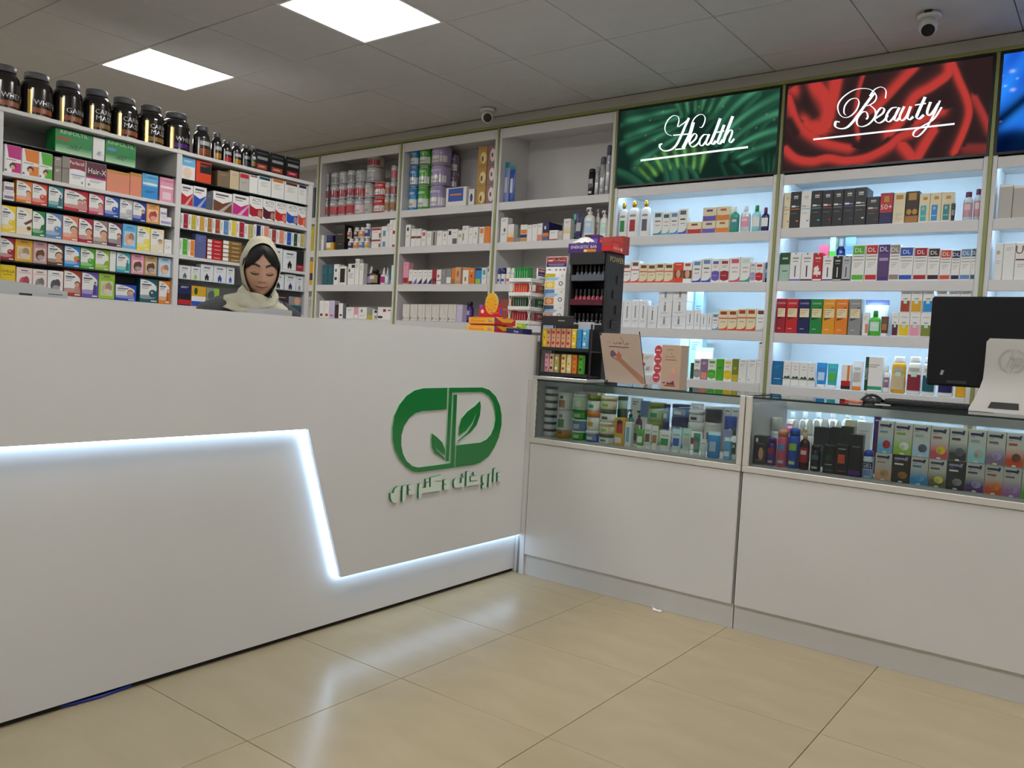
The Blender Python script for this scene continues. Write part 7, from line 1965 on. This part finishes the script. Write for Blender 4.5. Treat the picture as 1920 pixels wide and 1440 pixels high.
# pink cup poster on a black easel
po = tag(empty('poster_stand', (-1.892, 3.40, .9838)), 'pale pink poster of a hand with cups on a black easel', 'poster')
LEAN = R(20)
def sheet(b):
    f = lambda u, v, d=0: (u, -.055 - v * math.sin(LEAN) * .0 - .0 + d - v * math.tan(LEAN) + .055, v)
    pts = [(-.106, .008), (.103, .008), (.103, .240), (-.106, .240)]
    b.prism(pts, lambda u, v, d: f(u, v, d), .003, 0, mat((0.78, 0.60, 0.50), .5, name='poster_paper'), mat('white'))
    q = lambda pl, c, e: b.poly([f(u, v, -.0004 * e) for u, v in pl], mat(c, .5))
    q([(-.058, .148), (-.060, .132), (-.046, .122), (-.024, .112), (.006, .086), (.050, .045), (.085, .012), (.103, .010), (.103, .040), (.070, .066), (.030, .096), (.002, .122), (-.018, .132), (-.034, .152)], (0.62, 0.30, 0.19), 1)
    q([(-.062, .136), (-.052, .128), (-.036, .134), (-.030, .148), (-.046, .163), (-.060, .154)], 'mauve', 2)
    q([(-.030, .142), (-.022, .124), (-.006, .124), (-.001, .140), (-.010, .150), (-.014, .164), (-.017, .151)], 'coral', 2)
    q([(-.002, .134), (.010, .132), (.036, .112), (.044, .108), (.024, .128), (.012, .140)], 'mint', 2)
    q([(-.046, .133), (-.040, .128), (-.028, .128), (-.032, .134)], 'blush', 3)
    # heading, a line of print
    for s_, w_ in (([(.045, .199), (.042, .193), (.036, .192), (.032, .197)], .0024), ([(.030, .198), (.028, .190), (.020, .189)], .0022), ([(.015, .212), (.015, .193)], .0024), ([(.006, .196), (.002, .200), (-.003, .196), (.003, .193), (-.006, .193), (-.012, .197), (-.008, .200)], .0022), ([(-.018, .200), (-.018, .194), (-.027, .192), (-.036, .195), (-.037, .200)], .0024), ([(.012, .214), (.000, .224)], .0022)):
        stroke(b, s_, w_, lambda u, v: f(u, v, -.0008), mat('crimson', .5), 4)
    stroke(b, [(.042, .178), (.01, .1765), (-.03, .179), (-.064, .178)], .0034, lambda u, v: f(u, v, -.0008), mat('brown', .5), 4)
    stroke(b, [(-.05, .199), (-.072, .199)], .002, lambda u, v: f(u, v, -.0008), mat('tan', .5))
part('poster', po, sheet)
tp = lambda v: -v * math.tan(LEAN)
part('easel_leg', po, lambda b: b.tube([(.101, tp(.24) + .006, .252), (.101, .004, .014), (.112, .004, .006), (.098, .002, .0008 + .0025)], .0025, black_p, 6))
part('easel_leg', po, lambda b: b.tube([(-.10, tp(.235) + .0065, .236), (-.10, .012, .003)], .0025, black_p, 6))
part('easel_leg', po, lambda b: b.tube([(0, tp(.15) + .0065, .15), (0, .07, .0028)], .0025, black_p, 6))
for u, v in ((-.100, .234), (-.098, .014)):
    part('corner_clip', po, lambda b: b.box(u - .004, u + .004, tp(v) - .0025, tp(v) - .0005, v - .005, v + .005, black_p))

# kraft carton with a red scalloped tag
kr = mat((0.52, 0.37, 0.26), 0.6, name='kraft_card')
kb = MB(); kb.cbox(-.047, .047, 0, .075, 0, .198, kr, .001)
face_y(kb, -.047, .047, 0, .198, 0, [('r', 'taupe', .25, .88, .6, .90), ('r', 'brown', .2, .655, .78, .668), ('p', 'dustypink', [(.1, .14), (.15, .1), (.3, .16), (.5, .26), (.55, .42), (.75, .42), (.78, .3), (.85, .16), (.82, .1), (.3, .1)]), ('e', 'peach', .66, .42, .1, .06), ('p', 'brown', [(.32, .1), (.75, .1), (.68, .2), (.5, .14), (.35, .16)]), ('r', 'rosewood', .2, .065, .8, .085)])
for s_ in ([(.018, .148), (.014, .142), (.009, .143)], [(.006, .154), (.006, .142)], [(.0, .146), (-.004, .143), (-.009, .146)], [(-.013, .148), (-.018, .142), (-.026, .143), (-.027, .148)], [(-.002, .157), (.003, .163)]):
    stroke(kb, s_, .0016, lambda u, v: (u, -.0012, v), mat('brown', .5), 4)
kc = kb.build('kraft_carton', None, (-1.632, 3.335, .9838)); tag(kc, 'kraft cup carton with red scalloped tag on the glass top', 'box')
def scal(b):
    for i, v in enumerate((.048, .090, .132, .172)):
        cx = -.066 - (0.004 if i < 1 else 0)
        b.prism([(cx + .0215 * math.cos(6.28319 * k / 20), v + .0245 * math.sin(6.28319 * k / 20)) for k in range(20)], lambda u, w_, d: (u, d, w_), .0035, .0030 - .0004 * i, mat('palepink', .5), mat('palepink', .5))
        b.add([(cx + .018 * math.cos(6.28319 * k / 20), .0030 - .0004 * i - .0009, v + .0215 * math.sin(6.28319 * k / 20)) for k in range(20)], [tuple(range(20))], mat('rose' if 0 else (0.52, 0.055, 0.075), .5))
        b.add([(cx - .011, .0004, v - .002), (cx + .011, .0004, v - .002), (cx + .011, .0004, v + .003), (cx - .011, .0004, v + .003)], [(0, 1, 2, 3)], mat('palepink', .5))
    b.box(-.060, -.0475, .0036, .0046, .04, .18, mat('palepink', .5))
part('scalloped_tag', kc, scal)

# computer
mo = tag(empty('computer_monitor', (-.37, 3.60, .9838)), 'black all-in-one computer seen from behind on the second cabinet', 'monitor')
mx0, mx1 = -.655 + .37, -.06 + .37
part('casing', mo, lambda b: b.cbox(mx0, mx1, .062, .098, .088, .447, matte(mat((0.006, 0.006, 0.008), .5, name='casing_black'), .25), .008))
part('screen', mo, lambda b: b.box(mx0 + .02, mx1 - .02, .0985, .0992, .115, .430, mat((0.02, 0.03, 0.05), .1, name='dark_screen')))
silver_p = mat((0.42, 0.40, 0.365), 0.42, 0.1, name='champagne_plastic')
def stand(b):
    sec = [(.048, .284), (.046, .27), (.042, .18), (.038, .125), (.022, .085), (-.012, .040), (-.040, .012), (-.044, .0005)]
    wd = [.080, .0905, .0905, .092, .100, .113, .122, .123]
    front = [[(x * w, y, z) for x in (-1, -.97, -.5, 0, .5, .97, 1)] for (y, z), w in zip(sec, wd)]
    back = [[(x * w, y + .010, z - .0 if k < 7 else z) for x in (-1, -.97, -.5, 0, .5, .97, 1)] for k, ((y, z), w) in enumerate(zip(sec, wd))]
    b.grid(front, silver_p); b.grid([r_[::-1] for r_ in back], silver_p)
    for s in (0, -1):
        b.grid([[f[s], k[s]] for f, k in zip(front, back)], silver_p, False)
    b.grid([front[0], back[0]], silver_p, False); b.grid([front[-1], back[-1]], silver_p, False)
part('stand', mo, stand).location = (.012, 0, 0)
part('cable_slot', mo, lambda b: b.add([(-.040, -.0165, .040), (.050, -.0165, .040), (.054, -.0375, .0165), (-.048, -.0375, .0165)], [(3, 2, 1, 0)], mat('black', .6))).location = (.0, -.0008, .0)
def logo_hp(b):
    f = lambda u, v: (u + .012, .0405 + (v - .2) * .04 - .0008, v)
    m = mat((0.36, 0.345, 0.315), .4, 0.1)
    stroke(b, [(.042 * math.cos(R(a)), .2 + .045 * math.sin(R(a))) for a in range(100, 265, 15)], .0035, f, m, 2)
    stroke(b, [(.042 * math.cos(R(a)), .2 + .045 * math.sin(R(a))) for a in range(-78, 82, 15)], .0035, f, m, 2)
    stroke(b, [(.004, .245), (-.018, .172)], .0035, f, m); stroke(b, [(-.006, .212), (.006, .210), (-.003, .172)], .0035, f, m)
    stroke(b, [(.020, .208), (-.004, .152)], .0035, f, m); stroke(b, [(.012, .212), (.030, .210), (.024, .184), (.008, .184)], .0035, f, m)
part('embossed_logo', mo, logo_hp)
part('sticker', mo, lambda b: b.add([(-.236, .0612, .133), (-.226, .0612, .131), (-.221, .0612, .150), (-.231, .0612, .152)], [(0, 1, 2, 3)], mat('grey', .5)))
part('port_panel', mo, lambda b: b.box(-.21, -.14, .0605, .0618, .100, .112, mat('charcoal', .3)))
kb_ = MB(); kb_.cbox(-.81, -.42, 3.662, 3.768, .9838, 1.000, black_p, .004)
ko = kb_.build('keyboard'); tag(ko, 'black keyboard lying behind the mouse under the monitor', 'keyboard')
for r_ in range(5):
    for k in range(14):
        q = MB() if (r_, k) == (0, 0) else None
        if q:
            q.cbox(-.012, .012, -.0085, .0085, 0, .003, mat((0.02, 0.02, 0.022), .5), .002); src = q.build('key', ko); o = src
        else:
            o = bpy.data.objects.new('key', src.data); COL.objects.link(o); o.parent = ko
        o.location = (-.793 + k * .0275, 3.675 + r_ * .0205, 1.0)
mb_ = MB(); rows = []
for i in range(9):
    f = i / 8
    rows.append([(-.030 * math.cos(math.pi * j / 10) * math.sin(math.pi * (f * .86 + .07)) ** .6, -.052 + .104 * f, .036 * math.sin(math.pi * j / 10) ** .8 * math.sin(math.pi * (f * .84 + .10)) ** .8) for j in range(11)])
mb_.grid(rows, mat((0.012, 0.012, 0.014), .25, name='mouse_shell'))
ms = mb_.build('computer_mouse', None, (-.855, 3.66, .9839), R(65)); tag(ms, 'black computer mouse on the glass top', 'mouse')
part('scroll_wheel', ms, lambda b: b.tube([(-.003, .030, .031), (.003, .030, .031)], .006, mat('grey', .3), 12))
pn = MB(); pn.tube([(-.945, 3.60, .9880), (-.865, 3.545, .9880)], .0038, mat('salmon', .4), 8); tag(pn.build('pen'), 'salmon pink pen in front of the mouse', 'pen')
pn = MB(); pn.box(-.80, -.745, 3.475, 3.50, .9838, .9852, mat('white', .5)); tag(pn.build('paper_slip'), 'small white paper slip on the second cabinet glass', 'paper')

# grey terminal and small reader on the reception counter
b = MB()
pr = [(.62, 1.2005), (1.155, 1.2005), (1.155, 1.226), (1.06, 1.240), (.62, 1.272)]
b.prism(pr, lambda y, z, d: (d, y, z), -2.74, -2.57, mat((0.36, 0.37, 0.36), .4, name='terminal_grey'), mat((0.36, 0.37, 0.36), .4, name='terminal_grey2'))
tm = b.build('card_terminal'); tag(tm, 'grey wedge-shaped terminal at the near end of the counter', 'terminal')
part('slot', tm, lambda b: b.box(-2.5695, -2.5690, 1.02, 1.055, 1.202, 1.212, mat('black', .5)))
part('label_strip', tm, lambda b: b.box(-2.5695, -2.5690, 1.10, 1.14, 1.214, 1.217, mat('slate', .5)))
b = MB(); b.cbox(-2.69, -2.585, 1.868, 1.998, 1.2005, 1.2265, mat((0.34, 0.335, 0.35), .45, name='reader_grey'), .003)
rd = b.build('document_tray'); tag(rd, 'low grey box on the counter in front of the woman', 'box')
part('lid', rd, lambda b: b.cbox(-2.688, -2.587, 1.870, 1.996, 1.2268, 1.2285, mat((0.30, 0.30, 0.315), .45, name='reader_lid'), .001))

# ceiling cameras
for n, (x, y, rz, lab) in enumerate(((-3.667, 4.41, R(28), 'white turret camera on the ceiling above the wipes bay'), (-.85, 4.18, R(6), 'white dome camera on the ceiling above the Beauty sign'))):
    t = tag(empty('security_camera', (x, y, CEIL - .0035), rz), lab, 'camera')
    part('base', t, lambda b: b.lathe([(.048, -.016), (.052, -.012), (.052, 0)], white_p, 24))
    def ball(b):
        rows = []
        for i in range(11):
            a = -math.pi / 2 + math.pi * i / 10
            rows.append([(.042 * math.cos(a) * math.cos(6.28319 * k / 20), .042 * math.cos(a) * math.sin(6.28319 * k / 20), -.052 + .042 * math.sin(a)) for k in range(20)])
        b.grid(rows, white_p, True, True)
    part('ball', t, ball)
    def lens(b):
        dirv = Vector((.25, -.86, -.42)).normalized() if n == 0 else Vector((.05, -.72, -.68)).normalized()
        c0 = Vector((0, 0, -.052)); u = dirv.cross(Vector((0, 0, 1))).normalized(); w = u.cross(dirv)
        P_ = [c0 + dirv * .034 + (u * math.cos(6.28319 * k / 20) + w * math.sin(6.28319 * k / 20)) * .029 for k in range(20)]
        Q_ = [p + dirv * .010 for p in P_]
        b.add(P_ + Q_, [(k, (k + 1) % 20, 20 + (k + 1) % 20, 20 + k) for k in range(20)], white_p if n else black_p, True)
        b.add(Q_, [tuple(range(20))], mat((0.012, 0.012, 0.014), .12, name='lens_glass'))
    part('lens', t, lens)
    if n:
        part('bracket', t, lambda b: b.box(-.016, .016, -.062, -.044, -.008, -.001, black_p))

# a torn scrap of paper by the toe kick and a cable end under the counter
b = MB(); random.seed(11)
rows = [[(-1.612 + .045 * j / 4 + random.uniform(-.004, .004), 3.262 + .022 * i / 2 + random.uniform(-.003, .003), .0012 + random.uniform(0, .010) * (1 if i == 1 else .25)) for j in range(5)] for i in range(3)]
b.grid(rows, mat('white', .6), False); b.grid([[(p[0], p[1], .0008) for p in r_][::-1] for r_ in rows], mat('white', .6), False)
b.tube([(-1.612, 3.275, .003), (-1.622, 3.282, .012), (-1.626, 3.285, .018)], .0022, mat('white', .6), 6)
tag(b.build('paper_scrap'), 'torn scrap of white paper on the floor by the cabinet', 'paper')
b = MB(); b.tube([(-2.45, 1.05, .0052), (-2.425, 1.14, .0055), (-2.4195, 1.22, .0055), (-2.43, 1.32, .0052)], .0045, mat('royal', .4), 8); tag(b.build('cable'), 'short blue cable showing under the counter front', 'cable')

# ------------------------------------------------------------------ the woman behind the counter
skin = mat((0.42, 0.235, 0.15), 0.5, name='skin')
skin_shade = mat((0.30, 0.165, 0.105), 0.5, name='eyelid_and_crease_shade')  # browner lid skin, also painting shade at nostrils and mouth corners
lip = mat((0.36, 0.13, 0.105), 0.45, name='lips')
brow = mat((0.018, 0.013, 0.011), 0.6, name='brow')
hair_m = matte(mat((0.007, 0.0055, 0.005), 0.6, name='dark_hair'), 0.2)
scarf_m = noise_mat('sage_scarf_cloth', (0.40, 0.385, 0.28), (0.45, 0.43, 0.32), 60, (0.75, 0.85), 0.15, 3)
coat_m = noise_mat('charcoal_coat_cloth', (0.040, 0.040, 0.044), (0.055, 0.055, 0.060), 70, (0.8, 0.9), 0.2, 3)
G = lambda v, s: math.exp(-(v / s) ** 2)
HC, TILT, HS = Vector((0, -.100, 1.420)), R(14), 1.07

def head_pt(th, ph, grow=0.0):
    """head surface, th azimuth from the face, ph elevation; head-local metres"""
    ax, ay, az = .069 + grow, .088 + grow, .108 + grow
    x, y, z = ax * math.cos(ph) * math.sin(th), -ay * math.cos(ph) * math.cos(th), az * math.sin(ph)
    if z < 0:
        t = -z / az
        x *= 1 - .30 * t ** 1.6
        y = y * (1 - .10 * t * t) - .012 * t * t
    if y < 0:
        f = min(1, -y / .05)
        ramp = max(0, min(1, (.022 - z) / .044)) * max(0, min(1, (z + .037) / .010))
        dy = .021 * G(x, .0095) * ramp + .004 * G(x, .007) * G(z - .012, .02)
        for s in (-1, 1):
            dy += .006 * G(x - s * .0115, .007) * G(z + .027, .007)
            dy -= .007 * G(x - s * .031, .017) * G(z - .010, .012)
            dy += .0055 * G(x - s * .031, .013) * G(z - .008, .0075)
            dy += .005 * G(x - s * .038, .02) * G(z + .032, .02)
        dy += .003 * G(z - .034, .012) + .006 * G(x, .019) * (G(z + .053, .0045) + 1.1 * G(z + .063, .005)) - .003 * G(x, .02) * G(z + .0575, .0022) + .009 * G(x, .018) * G(z + .094, .016)
        y -= dy * f
    return Vector((x, y, z))

ROT = Matrix.Rotation(R(-20), 3, 'Z') @ Matrix.Rotation(TILT, 3, 'X')
def to_body(p):
    return HC + ROT @ (p * HS)

PLOC, PRZ = (-3.285, 2.297, 0), R(79)
b = MB()
NT, NP = 168, 150
pts, raw = [], []
for i in range(NP + 1):
    ph = -math.pi / 2 + math.pi * i / NP
    row_, rr = [], []
    for j in range(NT):
        u = j / NT * 2 - 1
        th = math.pi * (abs(u) ** 1.35) * (1 if u >= 0 else -1)      # denser towards the face
        p = head_pt(th, ph)
        rr.append(p); row_.append(to_body(p))
    pts.append(row_); raw.append(rr)
def face_col(i, j):
    p = (raw[i][j] + raw[i + 1][(j + 1) % NT]) / 2
    x, z = p.x, p.z
    if p.y > -.02:
        return skin
    a = abs(x)
    if .012 < a < .052 and abs(z - (.0315 + .0065 * math.sin((a - .012) / .040 * 2.7))) < (.0050 if a < .04 else .0034):
        return brow
    q = (a - .031) / .0165
    if abs(q) < 1:
        low = .0005 - .0045 * (1 - q * q)
        if low - .0026 < z < low + .0030:
            return brow
        if low < z < low + .013 * (1 - q * q):
            return skin_shade
    if a < .029:
        mz = -.0590 + 9.5 * x * x
        if abs(z - mz) < .0011:
            return brow if a < .025 else skin_shade  # mouth line: shade of the lip crease painted dark
        k = 1 - (a / .0275) ** 2
        if mz < z < mz + .0062 * k or mz - .0078 * k < z < mz:
            return lip
    if .006 < a < .013 and abs(z + .0335) < .0016:
        return skin_shade
    return skin
b.grid(pts, skin, True, True, fn=face_col)
# neck and shoulders, torso, legs under the clothes, arms and hands
def rings(b, spec, m, n=24, fn=None):
    rows = []
    for cx, cy, z, rx, ry in spec:
        rows.append([(cx + rx * math.cos(6.28319 * k / n), cy + ry * math.sin(6.28319 * k / n), z) for k in range(n)])
    if fn:
        rows = [[fn(i, k, Vector(p)) for k, p in enumerate(r_)] for i, r_ in enumerate(rows)]
    b.grid(rows, m, True, True)
    b.add(rows[0], [tuple(range(n))[::-1]], m); b.add(rows[-1], [tuple(range(n))], m)
rings(b, [(0, -.02, .86, .13, .095), (0, -.01, 1.0, .125, .09), (0, -.01, 1.15, .145, .095), (0, -.01, 1.245, .15, .08), (0, -.025, 1.285, .075, .06), (0, -.045, 1.32, .052, .052), (0, -.08, 1.39, .048, .05)], skin)
for s in (-1, 1):
    b.tube([(s * .075, -.01, .9), (s * .085, -.015, .5), (s * .09, .0, .09)], [.085, .06, .042], skin, 12)
    b.tube([(s * .145, -.01, 1.235), (s * .215, .0, .99), (s * .15, -.19, .985), (s * .13, -.235, .99)], [.045, .037, .027, .024], skin, 12)
    # hand: palm and five bent fingers
    px, py, pz = s * .125, -.275, .985
    b.tube([(s * .13, -.235, .99), (px, py, pz), (px - s * .004, py - .035, pz - .004)], [.024, .034, .030], skin, 10)
    for q, (off, ln) in enumerate(((-.026, .058), (-.009, .068), (.008, .064), (.024, .050))):
        x0 = px + off
        b.tube([(x0, py - .030, pz - .002), (x0, py - .045 - ln * .3, pz - .010), (x0, py - .045 - ln * .6, pz - .028), (x0, py - .045 - ln * .7, pz - .045)], [.0092, .0085, .008, .0066], skin, 8)
    b.tube([(px - s * .026, py + .01, pz), (px - s * .047, py - .018, pz - .010), (px - s * .050, py - .045, pz - .022)], [.011, .0095, .0075], skin, 8)
person = b.build('person', None, PLOC, PRZ)
tag(person, 'person in sage headscarf and charcoal coat looking down behind the counter', 'person')
# hair, parted in the middle
h = MB(); rows = []
for i in range(31):
    f = i / 30
    r_ = []
    for j in range(49):
        u = j / 48 * 2 - 1
        th = u * math.pi * .62
        x = .069 * math.sin(th)
        lo = math.asin(max(-.6, min(.98, (.080 - 1.08 * abs(x)) / .108))) if abs(th) < 1.25 else -.25
        ph = lo + (math.pi / 2 - .02 - lo) * f
        p = head_pt(th, ph, .0035 + .007 * math.sin(min(1, f * 3) * math.pi / 2))
        p.x += .0012 * math.sin(j * 1.9 + f * 3); r_.append(to_body(p))
    rows.append(r_)
h.grid(rows, hair_m)
h.build('hair', person)
# headscarf: hood, neck wrap and shoulder drape
s_ = MB(); rows = []
for i in range(15):
    f = i / 14
    r_ = []
    for j in range(44):
        a = 6.28319 * j / 44
        ca, sa = math.cos(a), math.sin(a)
        bul = 1 + .17 * math.sin(min(1, f * 1.5) * math.pi / 2)
        cl = 1 if f < .55 else math.cos((f - .55) / .45 * 1.5)
        x = .073 * bul * cl * sa * (1 - .22 * max(0, -ca) * (1 - f))
        z = (.006 + (.116 if ca > 0 else .128) * bul * (.35 + .65 * cl) * ca * (1 if f < .55 else cl * .6 + .4))
        y = (-.040 + .016 * ca - (.030 if ca < -.6 else 0) * (-ca - .6) * 2.5) + .155 * f
        w_ = .0022 * math.sin(a * 7 + f * 9) * (1 if f > .05 else .3)
        r_.append(to_body(Vector((x * (1 + w_ * 8), y, z + w_))))
    rows.append(r_)
s_.grid(rows, scarf_m, True, True)
rows = []
LV = [(1.352, .066, .072, -.075), (1.340, .080, .086, -.075), (1.326, .086, .092, -.070), (1.312, .094, .098, -.066), (1.300, .101, .103, -.062), (1.288, .112, .110, -.056), (1.276, .128, .118, -.05), (1.262, .140, .124, -.045), (1.246, .150, .128, -.040), (1.226, .156, .130, -.038), (1.206, .156, .130, -.038), (1.196, .150, .124, -.036)]
for i, (z, rx, ry, cy) in enumerate(LV):
    r_ = []
    k = i / 11
    for j in range(96):
        a = 6.28319 * j / 96
        fr, sd = max(0, -math.sin(a)), abs(math.cos(a))
        fold = .050 * math.sin(2 * a + i * 1.35) + .040 * math.sin(5 * a - i * 1.1) + .018 * math.sin(11 * a + i * 1.7)
        dz = -.052 * fr * (1 - .45 * k) + .048 * sd * k ** 2 + .010 * math.sin(3 * a + i * .8 + 1)
        r_.append((rx * (1 + fold) * math.cos(a), cy + ry * (1 + fold * .8) * math.sin(a), z + dz))
    rows.append(r_)
s_.grid(rows, scarf_m, True, True)
s_.build('headscarf', person)
c = MB()
rings(c, [(0, 0, .36, .215, .15), (0, 0, .6, .20, .145), (0, -.01, .82, .185, .135), (0, -.01, .96, .160, .118), (0, -.01, 1.10, .180, .122), (0, -.008, 1.19, .198, .114), (0, -.006, 1.250, .188, .100), (0, -.010, 1.288, .150, .090), (0, -.018, 1.316, .098, .076)], coat_m, 28)
for s in (-1, 1):
    c.tube([(s * .135, -.008, 1.238), (s * .190, -.005, 1.216), (s * .222, .0, 1.09), (s * .236, .0, .99), (s * .215, -.06, .965), (s * .155, -.185, .985), (s * .138, -.225, .99)], [.062, .064, .060, .054, .052, .045, .043], coat_m, 16)
c.build('coat', person)
for s in (-1, 1):
    t = MB(); t.tube([(s * .09, -.005, .42), (s * .09, -.002, .06)], [.078, .066], coat_m, 14); t.build('trouser_leg', person)
    t = MB(); t.grid([[(s * .09 + .043 * w * math.cos(6.28319 * k / 16), -.05 + .115 * l * math.sin(6.28319 * k / 16), z) for k in range(16)] for z, w, l in ((.0, .9, .95), (.012, 1, 1), (.035, .98, .96), (.06, .8, .7), (.075, .5, .4))], mat('black', .4), True, True); t.build('shoe', person)
